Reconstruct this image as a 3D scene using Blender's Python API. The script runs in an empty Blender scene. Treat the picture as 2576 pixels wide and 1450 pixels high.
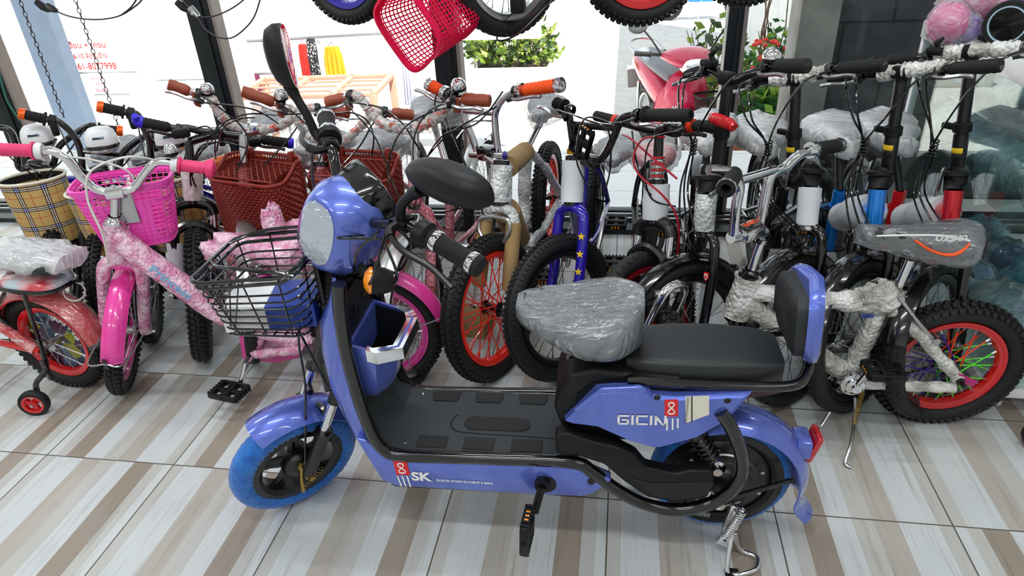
import bpy, bmesh, math, random
from mathutils import Vector, Matrix
random.seed(7)
sc = bpy.context.scene
# ---------------------------------------------------------------- camera
FPX, CAM = 1706.94, Vector((1.60412, -1.236166, 1.316911))
_p, _y, _r = 0.516074, -0.176009, -0.05517
FWD = Vector((math.sin(_y)*math.cos(_p), math.cos(_y)*math.cos(_p), -math.sin(_p)))
_r0 = Vector((math.cos(_y), -math.sin(_y), 0)); _u0 = _r0.cross(FWD)
RGT = _r0*math.cos(_r)+_u0*math.sin(_r); UPV = _u0*math.cos(_r)-_r0*math.sin(_r)
cd = bpy.data.cameras.new('camera'); cam = bpy.data.objects.new('camera', cd)
sc.collection.objects.link(cam)
cd.sensor_width = 36; cd.lens = FPX/2576*36; cd.clip_start = .02; cd.clip_end = 200
cam.matrix_world = Matrix(((RGT.x, UPV.x, -FWD.x, CAM.x), (RGT.y, UPV.y, -FWD.y, CAM.y), (RGT.z, UPV.z, -FWD.z, CAM.z), (0, 0, 0, 1)))
sc.camera = cam
# ---------------------------------------------------------------- light and exposure
vs = sc.view_settings
vs.view_transform = 'Standard'; vs.look = 'None'; vs.gamma = 1; vs.use_curve_mapping = False; vs.exposure = -.3
wd = bpy.data.worlds.new('daylight'); sc.world = wd; wd.use_nodes = True
wn = wd.node_tree.nodes; wl = wd.node_tree.links
bg = wn['Background']
sky = wn.new('ShaderNodeTexSky'); sky.sky_type = 'HOSEK_WILKIE'; sky.turbidity = 6; sky.sun_direction = Vector((.34, -.36, .87)).normalized()
mixw = wn.new('ShaderNodeMix'); mixw.data_type = 'RGBA'; mixw.inputs[0].default_value = .75
wl.new(sky.outputs[0], mixw.inputs[6]); mixw.inputs[7].default_value = (.92, .96, 1, 1)
wl.new(mixw.outputs[2], bg.inputs[0]); bg.inputs[1].default_value = 2.3
def light(name, kind, loc, energy, size=None, rot=(0, 0, 0), color=(1, 1, 1)):
    d = bpy.data.lights.new(name, kind); d.energy = energy; d.color = color
    if size:
        d.shape = 'RECTANGLE'; d.size, d.size_y = size
    o = bpy.data.objects.new(name, d); o.location = loc; o.rotation_euler = rot; sc.collection.objects.link(o); return o
sun = light('sun', 'SUN', (0, 0, 8), 15, color=(1, .97, .9)); sun.data.angle = .01
sun.rotation_euler = Vector((-.34, .36, -.87)).to_track_quat('-Z', 'Y').to_euler()
LAMPS = [(x, y) for y in (-2.6, -1.1, .5) for x in (-1.2, 1.2, 3.2)]
for i, (x, y) in enumerate(LAMPS):
    light('tube_light', 'AREA', (x, y, 2.74), 21 if x < 3 else 11, (1.2, .05), (0, 0, 0), (.95, .98, 1))
sc.cycles.use_denoising = True
sc.cycles.max_bounces = 8; sc.cycles.transparent_max_bounces = 24; sc.cycles.transmission_bounces = 4
sc.cycles.caustics_reflective = False; sc.cycles.caustics_refractive = False; sc.cycles.sample_clamp_indirect = 6
# ---------------------------------------------------------------- measuring helpers (a sight line met with a real plane of the place)
def ray(px, py):
    return (FWD+RGT*((px-1288)/FPX)-UPV*((py-725)/FPX)).normalized()
def hit(px, py, o, n):
    d = ray(px, py); o = Vector(o); n = Vector(n)
    return CAM+d*((o-CAM).dot(n)/d.dot(n))
def gz(px, py, z=0): return hit(px, py, (0, 0, z), (0, 0, 1))
def gy(px, py, y): return hit(px, py, (0, y, 0), (0, 1, 0))
def gx(px, py, x): return hit(px, py, (x, 0, 0), (1, 0, 0))
V = lambda *a: Vector(a)
Z = V(0, 0, 1)
# ---------------------------------------------------------------- mesh helpers
def perp(a):
    a = a.normalized(); t = Z if abs(a.z) < .9 else V(1, 0, 0)
    x = t.cross(a).normalized(); return x, a.cross(x)
def cr(pts, k=5, closed=False):
    p = [Vector(q) for q in pts]; n = len(p); out = []
    for i in range(n if closed else n-1):
        g = (lambda j: p[j % n]) if closed else (lambda j: p[max(0, min(n-1, j))])
        a, b, c, d = g(i-1), g(i), g(i+1), g(i+2)
        for j in range(k):
            t = j/k
            out.append(.5*((2*b)+(c-a)*t+(2*a-5*b+4*c-d)*t*t+(3*b-a-3*c+d)*t**3))
    if not closed: out.append(p[-1])
    return out
class MB:
    def __init__(s): s.v = []; s.f = []; s.uv = {}
    def add(s, vs, fs):
        b = len(s.v); s.v += [Vector(q) for q in vs]; s.f += [[i+b for i in f] for f in fs]; return b
    def tube(s, pts, r, n=8, closed=False, cap=True, jit=0):
        p = [Vector(q) for q in pts]; m = len(p)
        if m < 2: return s
        rs = r if isinstance(r, (list, tuple)) else [r]*m
        vs = []; nx = None
        for i in range(m):
            a = p[(i+1) % m]-p[i-1] if closed else p[min(i+1, m-1)]-p[max(i-1, 0)]
            if a.length < 1e-9: a = V(0, 0, 1)
            a.normalize()
            if nx is None: nx = perp(a)[0]
            nx = nx-a*nx.dot(a)
            nx = nx.normalized() if nx.length > 1e-6 else perp(a)[0]
            ny = a.cross(nx)
            for j in range(n):
                t = 2*math.pi*j/n; q = rs[i]*(1+(random.uniform(-jit, jit) if jit else 0))
                vs.append(p[i]+nx*(math.cos(t)*q)+ny*(math.sin(t)*q))
        fs = []
        for i in range(m if closed else m-1):
            for j in range(n):
                a, b = i*n+j, i*n+(j+1) % n; c = ((i+1) % m)*n
                fs.append([a, b, c+(j+1) % n, c+j])
        if cap and not closed: fs += [list(range(n))[::-1], list(range((m-1)*n, m*n))]
        s.add(vs, fs); return s
    def lathe(s, c, ax, prof, n=24, closed=False, cap=False, arc=None, e1=None):
        "prof: (radius, offset along axis)"
        c = Vector(c); ax = Vector(ax).normalized(); x, y = perp(ax)
        if e1 is not None: x = Vector(e1); x = (x-ax*x.dot(ax)).normalized(); y = ax.cross(x)
        m = len(prof); vs = []; a0, a1 = arc or (0, 2*math.pi); k = n+1 if arc else n
        for i in range(k):
            t = a0+(a1-a0)*i/n; e = x*math.cos(t)+y*math.sin(t)
            vs += [c+e*r+ax*h for r, h in prof]
        fs = []
        for i in range(n):
            q = ((i+1) % k)*m
            for j in range(m if closed else m-1): fs.append([i*m+j, q+j, q+(j+1) % m, i*m+(j+1) % m])
        if cap and not arc:
            fs += [[i*m for i in range(n)], [i*m+m-1 for i in range(n)][::-1]]
        if arc and closed: fs += [list(range(m)), list(range(n*m, n*m+m))[::-1]]
        s.add(vs, fs); return s
    def loft(s, rings, cap=True, closed=True, uv=False):
        m = len(rings[0]); fs = []
        for i in range(len(rings)-1):
            for j in range(m if closed else m-1):
                fs.append([i*m+j, i*m+(j+1) % m, (i+1)*m+(j+1) % m, (i+1)*m+j])
        if cap and closed: fs += [list(range(m))[::-1], [(len(rings)-1)*m+j for j in range(m)]]
        b = s.add([q for r in rings for q in r], fs)
        return s
    def bm(s, bm):
        bm.verts.index_update(); s.add([v.co for v in bm.verts], [[v.index for v in f.verts] for f in bm.faces]); bm.free(); return s
    def box(s, c, dims, ax=(V(1, 0, 0), V(0, 1, 0), V(0, 0, 1)), bev=0, seg=2):
        b = bmesh.new(); bmesh.ops.create_cube(b, size=1)
        for v in b.verts: v.co = V(v.co.x*dims[0], v.co.y*dims[1], v.co.z*dims[2])
        if bev: bmesh.ops.bevel(b, geom=b.edges[:], offset=bev, segments=seg, profile=.5, affect='EDGES', clamp_overlap=True)
        c = Vector(c)
        for v in b.verts: v.co = c+ax[0]*v.co.x+ax[1]*v.co.y+ax[2]*v.co.z
        return s.bm(b)
    def prism(s, poly, ext, bev=0, seg=2):
        b = bmesh.new(); vs = [b.verts.new(Vector(q)) for q in poly]; f = b.faces.new(vs)
        g = bmesh.ops.extrude_face_region(b, geom=[f]); ext = Vector(ext)
        for v in g['geom']:
            if isinstance(v, bmesh.types.BMVert): v.co += ext
        bmesh.ops.recalc_face_normals(b, faces=b.faces[:])
        if bev: bmesh.ops.bevel(b, geom=b.edges[:], offset=bev, segments=seg, profile=.5, affect='EDGES', clamp_overlap=True)
        return s.bm(b)
    def ell(s, c, rx, ax=(V(1, 0, 0), V(0, 1, 0), V(0, 0, 1)), n=14, m=8, jit=0, lo=-90):
        c = Vector(c); rings = []
        for i in range(m+1):
            a = math.radians(lo+(90-lo)*i/m); ring = []
            for j in range(n):
                t = 2*math.pi*j/n; k = 1+random.uniform(-jit, jit)
                ring.append(c+ax[0]*(rx[0]*math.cos(a)*math.cos(t)*k)+ax[1]*(rx[1]*math.cos(a)*math.sin(t)*k)+ax[2]*(rx[2]*math.sin(a)*k))
            rings.append(ring)
        return s.loft(rings)
    def build(s, name, mat, parent=None, smooth=40, label=None):
        off = Vector((0, 0, 0)); q = parent
        while q is not None: off += q.location; q = q.parent
        me = bpy.data.meshes.new(name); me.from_pydata([v-off for v in s.v], [], s.f); me.update()
        if s.uv:
            lay = me.uv_layers.new(name='uv')
            for l in me.loops: lay.data[l.index].uv = s.uv.get(l.vertex_index, (0, 0))
        b = bmesh.new(); b.from_mesh(me); bmesh.ops.recalc_face_normals(b, faces=b.faces[:]); b.to_mesh(me); b.free()
        if smooth:
            me.shade_smooth(); me.set_sharp_from_angle(angle=math.radians(smooth))
        for m in (mat if isinstance(mat, (list, tuple)) else [mat]): me.materials.append(m)
        o = bpy.data.objects.new(name, me); sc.collection.objects.link(o); o.parent = parent
        if label: o['label'] = label
        return o
def root(name, loc, label, cat, group=None):
    o = bpy.data.objects.new(name, None); o.empty_display_size = .1; sc.collection.objects.link(o); o.location = Vector(loc)
    o['label'] = label; o['category'] = cat
    if group: o['group'] = group
    return o
def sub(name, parent):
    o = bpy.data.objects.new(name, None); sc.collection.objects.link(o); o.parent = parent; return o
def tag(o, label, cat, group=None, kind=None):
    o['label'] = label; o['category'] = cat
    if group: o['group'] = group
    if kind: o['kind'] = kind
    return o
def struct(o, kind='structure'):
    o['kind'] = kind; return o
# ---------------------------------------------------------------- materials
MATS = {}
class NT:
    def __init__(s, name):
        s.m = bpy.data.materials.new(name); s.m.use_nodes = True; s.t = s.m.node_tree; s.b = s.t.nodes['Principled BSDF']; s.out = s.t.nodes['Material Output']
    def n(s, kind, **k):
        q = s.t.nodes.new('ShaderNode'+kind)
        for a, b in k.items():
            if a.startswith('i_'): q.inputs[int(a[2:]) if a[2:].isdigit() else a[2:]].default_value = b
            else: setattr(q, a, b)
        return q
    def l(s, a, b): s.t.links.new(a, b)
    def math(s, op, a, b=None, c=None):
        q = s.n('Math', operation=op)
        for i, x in enumerate((a, b, c)):
            if x is None: continue
            if isinstance(x, (int, float)): q.inputs[i].default_value = x
            else: s.l(x, q.inputs[i])
        return q.outputs[0]
    def ramp(s, fac, stops, interp='LINEAR'):
        q = s.n('ValToRGB'); r = q.color_ramp; r.interpolation = interp
        while len(r.elements) < len(stops): r.elements.new(.5)
        for e, (p, c) in zip(r.elements, stops): e.position = p; e.color = (*c, 1) if len(c) == 3 else c
        s.l(fac, q.inputs[0]); return q.outputs[0]
    def noise(s, scale, detail=3, vec=None, rough=.5):
        q = s.n('TexNoise', i_Scale=scale, i_Detail=detail, i_Roughness=rough)
        s.l(vec if vec is not None else s.obj(), q.inputs['Vector']); return q.outputs[0]
    def obj(s, scale=None):
        if not hasattr(s, '_tc'): s._tc = s.n('TexCoord')
        o = s._tc.outputs['Object']
        if scale:
            mp = s.n('Mapping', i_Scale=scale); s.l(o, mp.inputs[0]); return mp.outputs[0]
        return o
    def mix(s, f, a, b, mode='MIX'):
        q = s.n('Mix', data_type='RGBA', blend_type=mode)
        for i, x in ((0, f), (6, a), (7, b)):
            if isinstance(x, (int, float)): q.inputs[i].default_value = x
            elif isinstance(x, tuple): q.inputs[i].default_value = (*x, 1) if len(x) == 3 else x
            else: s.l(x, q.inputs[i])
        return q.outputs[2]
    def bump(s, h, dist=.002, st=.5, tgt=None):
        q = s.n('Bump', i_Strength=st, i_Distance=dist); s.l(h, q.inputs['Height']); s.l(q.outputs[0], (tgt or s.b).inputs['Normal']); return q
    def set(s, **k):
        for a, b in k.items():
            s.b.inputs[a.replace('_', ' ')].default_value = b if not isinstance(b, tuple) or len(b) == 4 else (*b, 1)
def srgb(r, g, b):
    f = lambda c: (c/255/12.92) if c/255 <= .04045 else ((c/255+.055)/1.055)**2.4
    return (f(r), f(g), f(b))
def mat(name, col, rough=.5, metal=0., coat=0., bump=None, spec=.5, var=.06, emit=0):
    if name in MATS: return MATS[name]
    t = NT(name); c = srgb(*col)
    n = t.noise(9, 3); d = tuple(max(0, x*(1-var)) for x in c); e = tuple(min(1, x*(1+var)) for x in c)
    t.l(t.ramp(n, [(.35, d), (.65, e)]), t.b.inputs['Base Color'])
    t.set(Roughness=rough, Metallic=metal, Coat_Weight=coat, Coat_Roughness=.06, Specular_IOR_Level=spec)
    if bump: t.bump(t.noise(bump[0], 2), bump[1], bump[2] if len(bump) > 2 else .5)
    if emit: t.set(Emission_Color=(*c, 1), Emission_Strength=emit)
    MATS[name] = t.m; return t.m
def mirrorless(name, col, rough, spots):
    pass
CHROME = mat('chrome', (232, 232, 235), .09, 1.0, var=.02)
STEEL = mat('brushed_steel', (190, 190, 192), .3, 1.0, var=.05)
BRASS = mat('zinc_brass', (190, 160, 90), .3, 1.0)
BLACK = mat('black_paint', (12, 12, 13), .16, coat=.6, var=.02)
MBLACK = mat('black_plastic', (13, 13, 15), .45, var=.1, bump=(900, .0003), spec=.32)
SATIN = mat('satin_black_metal', (14, 13, 14), .32, spec=.6)
RUBBER = mat('tire_rubber', (15, 15, 16), .62, var=.15, bump=(260, .0005))
FOAMB = mat('black_grip_rubber', (14, 13, 13), .75, bump=(700, .0006))
WHITEP = mat('white_plastic', (232, 234, 236), .3, var=.02)
FOAM = mat('white_packing_foam', (226, 229, 234), .75, bump=(300, .0008), var=.04)
CARD = mat('corrugated_cardboard', (168, 138, 92), .85, bump=(120, .0006), var=.14)
PINK = mat('pink_paint', (233, 62, 160), .25, coat=.7)
PINKP = mat('hot_pink_plastic', (255, 84, 196), .35)
GRIPPINK = mat('rose_grip_rubber', (235, 60, 120), .5)
RED = mat('red_paint', (214, 18, 28), .25, coat=.6)
ORANGERED = mat('orange_red_paint', (255, 40, 22), .3, coat=.5)
BLUEF = mat('royal_blue_paint', (40, 26, 168), .2, coat=.8)
CBLUE = mat('cyan_blue_paint', (16, 128, 226), .22, metal=.4, coat=.7)
BROWN = mat('brown_leatherette', (140, 62, 44), .45, bump=(300, .0006))
DBROWN = mat('dark_brown_vinyl', (66, 40, 36), .4, bump=(200, .0008))
ORANGE = mat('orange_rubber', (255, 84, 14), .5)
AMBER = mat('amber_reflector', (255, 150, 10), .2, coat=1)
REDLENS = mat('red_lens', (190, 16, 34), .15, coat=1)
DECKM = mat('reflection_greyed_deck_plastic', (44, 49, 52), .5, bump=(700, .0003), var=.05)  # black deck plastic, the grey of its reflections put into the colour
VINYL = mat('black_vinyl', (34, 37, 40), .45, bump=(500, .0004), var=.05)
WHITEC = mat('white_print', (238, 238, 238), .5, var=.01)
REDC = mat('red_print', (226, 30, 30), .45, var=.02)
YELLOWC = mat('yellow_print', (250, 205, 30), .5, var=.02)
BLACKC = mat('black_print', (15, 15, 15), .5, var=.01)
BLUEC = mat('blue_print', (24, 54, 160), .45, var=.02)
ORANGEC = mat('orange_print', (255, 90, 20), .5, var=.02)
WHITEM = mat('white_painted_metal', (240, 240, 242), .35, coat=.3, var=.02)
SILVER = mat('silver_rim', (205, 206, 208), .28, .9)
PURPLE = mat('purple_plastic', (130, 66, 200), .35)
def paint(name, col, flake=.0):
    t = NT(name); c = srgb(*col)
    v = t.n('TexVoronoi', i_Scale=900); t.l(t.obj(), v.inputs['Vector'])
    t.l(t.ramp(v.outputs['Color'], [(0, tuple(x*.82 for x in c)), (1, tuple(min(1, x*1.25) for x in c))]), t.b.inputs['Base Color'])
    t.set(Metallic=.45, Roughness=.32, Coat_Weight=1., Coat_Roughness=.04)
    return t.m
PERI = paint('periwinkle_metallic_paint', (92, 112, 204))
def film(name, alpha=.35, tint=(240, 244, 250), wr=28, thick=.5, trl=.15):
    "clear packing plastic: see-through with milky creases and gloss"
    t = NT(name)
    nn = t.n('TexNoise', i_Scale=wr*.5, i_Detail=2, i_Distortion=2.5); t.l(t.obj((1, 2.6, 1)), nn.inputs['Vector']); n = nn.outputs[0]
    n2 = t.noise(wr*1.3, 2, t.obj((1, 3.5, .6)), .4)
    h = t.math('ADD', n, t.math('MULTIPLY', n2, .4))
    bp = t.bump(h, .014, .7)
    tr = t.n('BsdfTransparent'); gl = t.n('BsdfGlossy', i_Roughness=.12); t.l(bp.outputs[0], gl.inputs['Normal'])
    t.set(Base_Color=srgb(*tint), Roughness=.25, Coat_Weight=.6, Subsurface_Weight=0.)
    crease = t.ramp(n, [(.30, (alpha*.7,)*3), (.52, (alpha,)*3), (.60, (alpha,)*3), (.66, (min(1, alpha+.3*thick),)*3), (.72, (alpha,)*3)])
    tl = t.n('BsdfTranslucent'); tl.inputs[0].default_value = (*srgb(*tint), 1); m0 = t.n('MixShader', i_0=trl); t.l(t.b.outputs[0], m0.inputs[1]); t.l(tl.outputs[0], m0.inputs[2])
    m1 = t.n('MixShader'); t.l(crease, m1.inputs[0]); t.l(tr.outputs[0], m1.inputs[1]); t.l(m0.outputs[0], m1.inputs[2])
    lw = t.n('LayerWeight', i_Blend=.5)
    m2 = t.n('MixShader'); t.l(t.math('ADD', t.math('MULTIPLY', t.math('POWER', lw.outputs['Facing'], 4.), .4), .06), m2.inputs[0]); t.l(m1.outputs[0], m2.inputs[1]); t.l(gl.outputs[0], m2.inputs[2])
    t.l(m2.outputs[0], t.out.inputs[0]); return t.m
FILM = film('clear_plastic_film', .36, thick=.9)
THIN = film('thin_clear_film', .05, thick=.35)
CLEARF = film('clear_saddle_bag', .2, wr=20, thick=1.)
MILKY = film('milky_plastic_film', .88, (246, 248, 250), 22, .8)
CLOUDY = film('cloudy_plastic_sleeve', .88, (246, 247, 250), 18, .5, .3)
def bubble(name, c1, c2, alpha=.85, sc_=95, nsc=20, r1=.62):
    t = NT(name); v = t.n('TexVoronoi', i_Scale=sc_, feature='F1'); t.l(t.obj(), v.inputs['Vector'])
    h = t.math('SUBTRACT', 1., v.outputs['Distance']); bp = t.bump(h, .006, 1.)
    n = t.noise(nsc, 3, rough=.5)
    t.l(t.ramp(n, [(.36, srgb(*c1)), (r1, srgb(*c2))]), t.b.inputs['Base Color'])
    t.set(Roughness=.22, Coat_Weight=.7, Coat_Roughness=.08)
    tr = t.n('BsdfTransparent'); m1 = t.n('MixShader')
    t.l(t.ramp(n, [(.42, (alpha-.12,)*3), (.6, (min(1, alpha+.12),)*3)]), m1.inputs[0]); t.l(tr.outputs[0], m1.inputs[1]); t.l(t.b.outputs[0], m1.inputs[2])
    t.l(m1.outputs[0], t.out.inputs[0]); return t.m
BUBW = bubble('white_bubble_wrap', (196, 200, 200), (248, 250, 250), .93)
BUBGREY = bubble('aged_bubble_wrap', (190, 188, 178), (240, 240, 236), .96)
BUBP = bubble('bubble_wrap_over_pink', (236, 142, 188), (248, 210, 228), .97, 95, 34)
BUBM = bubble('bubble_wrap_over_maroon', (176, 70, 92), (222, 150, 160), .97)
BUBR = bubble('bubble_wrap_over_red', (214, 60, 66), (240, 170, 170), .97)
BUBO = bubble('bubble_wrap_with_orange_tape', (240, 70, 20), (224, 220, 216), .72, 60, 36, .46)
def glassmat(name, tint=(1, 1, 1), refl=.6, bl=.05):
    t = NT(name); tr = t.n('BsdfTransparent'); tr.inputs[0].default_value = (*tint, 1); gl = t.n('BsdfGlossy', i_Roughness=.02)
    lw = t.n('LayerWeight', i_Blend=.5); m = t.n('MixShader'); t.l(t.math('MULTIPLY', t.math('ADD', t.math('MULTIPLY', t.math('POWER', lw.outputs['Facing'], 4.), 1-bl), bl), refl), m.inputs[0])
    t.l(tr.outputs[0], m.inputs[1]); t.l(gl.outputs[0], m.inputs[2]); t.l(m.outputs[0], t.out.inputs[0]); return t.m
GLASS = glassmat('window_glass', (.96, .98, .98), .5)
CASEGLASS = glassmat('showcase_glass', (.90, .98, .96), .8, .09)
LENS = glassmat('clear_lens', (.95, .97, 1), 1.)
MIRROR = mat('mirror_glass', (235, 238, 240), .02, 1.0, var=0)
REFLECTOR = mat('headlight_reflector', (246, 247, 250), .12, .6, bump=(45, .008, .3))
# ---------------------------------------------------------------- the shop: floor, ceiling, walls
def floor_mat():
    t = NT('striped_wood_look_tile'); sx = t.n('SeparateXYZ'); t.l(t.obj(), sx.inputs[0]); X, Y = sx.outputs[0], sx.outputs[1]
    tx = t.math('DIVIDE', X, .4); ty = t.math('DIVIDE', Y, .4); fx = t.math('FRACT', tx); fy = t.math('FRACT', ty)
    ix = t.math('FLOOR', tx); iy = t.math('FLOOR', ty)
    cb = t.n('CombineXYZ'); t.l(ix, cb.inputs[0]); t.l(iy, cb.inputs[1])
    wn_ = t.n('TexWhiteNoise', noise_dimensions='3D'); t.l(cb.outputs[0], wn_.inputs['Vector'])
    flip = t.math('GREATER_THAN', wn_.outputs[0], .5)
    s = t.math('ADD', t.math('MULTIPLY', fx, t.math('SUBTRACT', 1., t.math('MULTIPLY', flip, 2.))), flip)
    W, L, T, B, G = srgb(208, 213, 215), srgb(194, 194, 190), srgb(184, 179, 171), srgb(158, 147, 135), srgb(190, 182, 172)
    st = [(0, L), (.08, W), (.30, T), (.44, L), (.56, W), (.70, B), (.85, L), (.93, W)]
    base = t.ramp(s, st, 'CONSTANT')
    gv = t.n('CombineXYZ'); t.l(t.math('MULTIPLY', X, 26.), gv.inputs[0]); t.l(t.math('MULTIPLY', Y, 1.6), gv.inputs[1]); t.l(t.math('MULTIPLY', t.math('ADD', wn_.outputs[0], t.math('FLOOR', t.math('MULTIPLY', s, 9.))), 7.), gv.inputs[2])
    g = t.noise(1.5, 5, gv.outputs[0], .65)
    grain = t.ramp(g, [(.28, (.72, .70, .67)), (.42, (.97, .97, .97)), (.55, (1, 1, 1)), (.68, (.86, .85, .84)), (.8, (1.04, 1.04, 1.04))])
    wv = t.n('TexWave', wave_type='BANDS', i_Scale=1.2, i_Distortion=9, i_Detail=3); t.l(gv.outputs[0], wv.inputs[0])
    col = t.mix(1., base, grain, 'MULTIPLY')
    col = t.mix(.35, col, t.mix(1., col, t.ramp(wv.outputs[1], [(.0, (.88, .87, .85)), (.5, (1, 1, 1))]), 'MULTIPLY'))
    e = .0045
    def edge(f): return t.math('LESS_THAN', t.math('MINIMUM', f, t.math('SUBTRACT', 1., f)), e)
    gr = t.math('MAXIMUM', edge(fx), edge(fy))
    col = t.mix(gr, col, srgb(92, 84, 74))
    t.l(col, t.b.inputs['Base Color'])
    rg = t.math('ADD', t.math('MULTIPLY', t.noise(14, 3), .16), .13)
    t.l(t.math('ADD', rg, t.math('MULTIPLY', gr, .4)), t.b.inputs['Roughness'])
    t.bump(t.math('SUBTRACT', t.math('MULTIPLY', g, .12), gr), .0012, .5)
    return t.m
WY = 1.75
b = MB(); b.box((.4, -1.1, -.04), (8.8, 5.9, .08)); struct(b.build('floor', floor_mat(), smooth=0))
WHITEWALL = mat('white_wall_paint', (228, 228, 224), .8)
b = MB(); b.box((.4, -1.1, 2.86), (8.8, 5.9, .08)); struct(b.build('ceiling', WHITEWALL, smooth=0))
b = MB(); b.box((.4, -4.0, 1.4), (8.8, .08, 2.84)); struct(b.build('wall_back', WHITEWALL, smooth=0))
b = MB(); b.box((4.76, -1.2, 1.4), (.08, 5.5, 2.84)); struct(b.build('wall_right', WHITEWALL, smooth=0))
b = MB(); b.box((-3.96, -1.2, 1.4), (.08, 5.5, 2.84)); struct(b.build('wall_left', WHITEWALL, smooth=0))
DARKAL = mat('dark_grey_aluminium', (38, 42, 46), .35, .4, var=.05)
MIDAL = mat('pale_aluminium_edge', (150, 140, 136), .4, .5)
MULL = [(-3.4, .09), (-1.42, .12), (-.25, .11), (.845, .10), (2.035, .06), (2.735, .008)]
fr = MB()
fr.box((.4, WY-.06, .012), (8.64, .26, .024), bev=.004); fr.box((.4, WY-.01, .035), (8.64, .05, .03), bev=.003); fr.box((.4, WY, 2.76), (8.64, .07, .12), bev=.004)
fr.build('window_1', DARKAL)
WIN = bpy.data.objects['window_1']; struct(WIN)
for x, w in MULL[:5]:
    q = MB(); q.box((x, WY, 1.38), (w, .09, 2.66), bev=.003); q.box((x+w*.18, WY-.05, 1.38), (w*.16, .012, 2.66)); o = q.build('mullion', DARKAL, WIN)
    q = MB(); q.box((x+w/2+.008, WY-.005, 1.38), (.016, .07, 2.66)); q.build('glazing_bead', MIDAL, WIN)
q = MB(); q.box((.4, WY-.05, .034), (8.6, .012, .022), bev=.002); q.box((.4, WY-.09, .032), (8.6, .012, .018), bev=.002); q.build('sill_track', STEEL, WIN)
xs = [-3.9]+[m[0] for m in MULL]
for a, c in zip(xs[:-1], xs[1:]):
    q = MB(); q.box(((a+c)/2, WY+.01, 1.38), (c-a-.02, .006, 2.64)); q.build('pane', GLASS, WIN, smooth=0)
# lamp housings on the ceiling
for i, (x, y) in enumerate(LAMPS):
    q = MB(); q.box((x, y, 2.79), (1.24, .09, .06), bev=.01); o = q.build('ceiling_light', WHITEP)
    tag(o, 'white fluorescent batten on the ceiling', 'light', 'ceiling battens')
# outside
CONC = mat('light_grey_concrete', (206, 204, 200), .85, bump=(60, .003), var=.08)  # plain light grey concrete of street and planter
def terrace():
    t = NT('white_terrace_tile'); br = t.n('TexBrick', offset=0., i_Scale=1., i_Color1=(.8, .8, .8, 1), i_Color2=(.78, .79, .8, 1), i_Mortar=(.45, .45, .45, 1))
    br.inputs['Mortar Size'].default_value = .004; br.inputs['Brick Width'].default_value = .3; br.inputs['Row Height'].default_value = .3
    t.l(t.obj(), br.inputs[0]); t.l(br.outputs[0], t.b.inputs['Base Color']); t.set(Roughness=.25); return t.m
b = MB(); b.box((.6, 2.3, -.05), (9, .9, .09)); struct(b.build('terrace_floor', terrace(), smooth=0))
b = MB(); b.box((2, 20, -.16), (60, 33, .2)); struct(b.build('street', CONC, smooth=0))
def blocks():
    t = NT('shade_toned_concrete_block'); br = t.n('TexBrick', i_Scale=1., offset=.5, i_Color1=(*srgb(74, 76, 80), 1), i_Color2=(*srgb(62, 63, 68), 1), i_Mortar=(*srgb(44, 44, 46), 1))  # grey blocks, coloured dark for the shade the wall stands in
    br.inputs['Mortar Size'].default_value = .006; br.inputs['Brick Width'].default_value = .39; br.inputs['Row Height'].default_value = .2; br.inputs['Bias'].default_value = -.2
    mp = t.n('Mapping'); mp.inputs['Rotation'].default_value = (math.radians(90), 0, 0); t.l(t.obj(), mp.inputs[0]); t.l(mp.outputs[0], br.inputs[0])
    t.l(t.mix(.5, br.outputs[0], t.mix(1., br.outputs[0], t.ramp(t.noise(18, 5), [(.3, (.5, .5, .5)), (.7, (1.3, 1.3, 1.3))]), 'MULTIPLY')), t.b.inputs['Base Color'])
    t.set(Roughness=.9); t.bump(t.math('SUBTRACT', t.math('MULTIPLY', t.noise(120, 4), .3), br.outputs[1]), .006, .8); return t.m
BLK = blocks()
b = MB(); b.box((3.72, 2.1, 1.35), (2.5, .12, 2.9)); struct(b.build('block_wall', BLK, smooth=0))
b = MB(); b.box((2.41, 2.05, 1.35), (.16, .2, 2.9), bev=.006); struct(b.build('pillar', mat('raw_concrete', (150, 148, 142), .85, bump=(40, .004), var=.18)))

b = MB(); b.box((3.45, 6.2, 1.4), (.12, 8.0, 5.6)); struct(b.build('wall_sidestreet', WHITEWALL, smooth=0))
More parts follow.
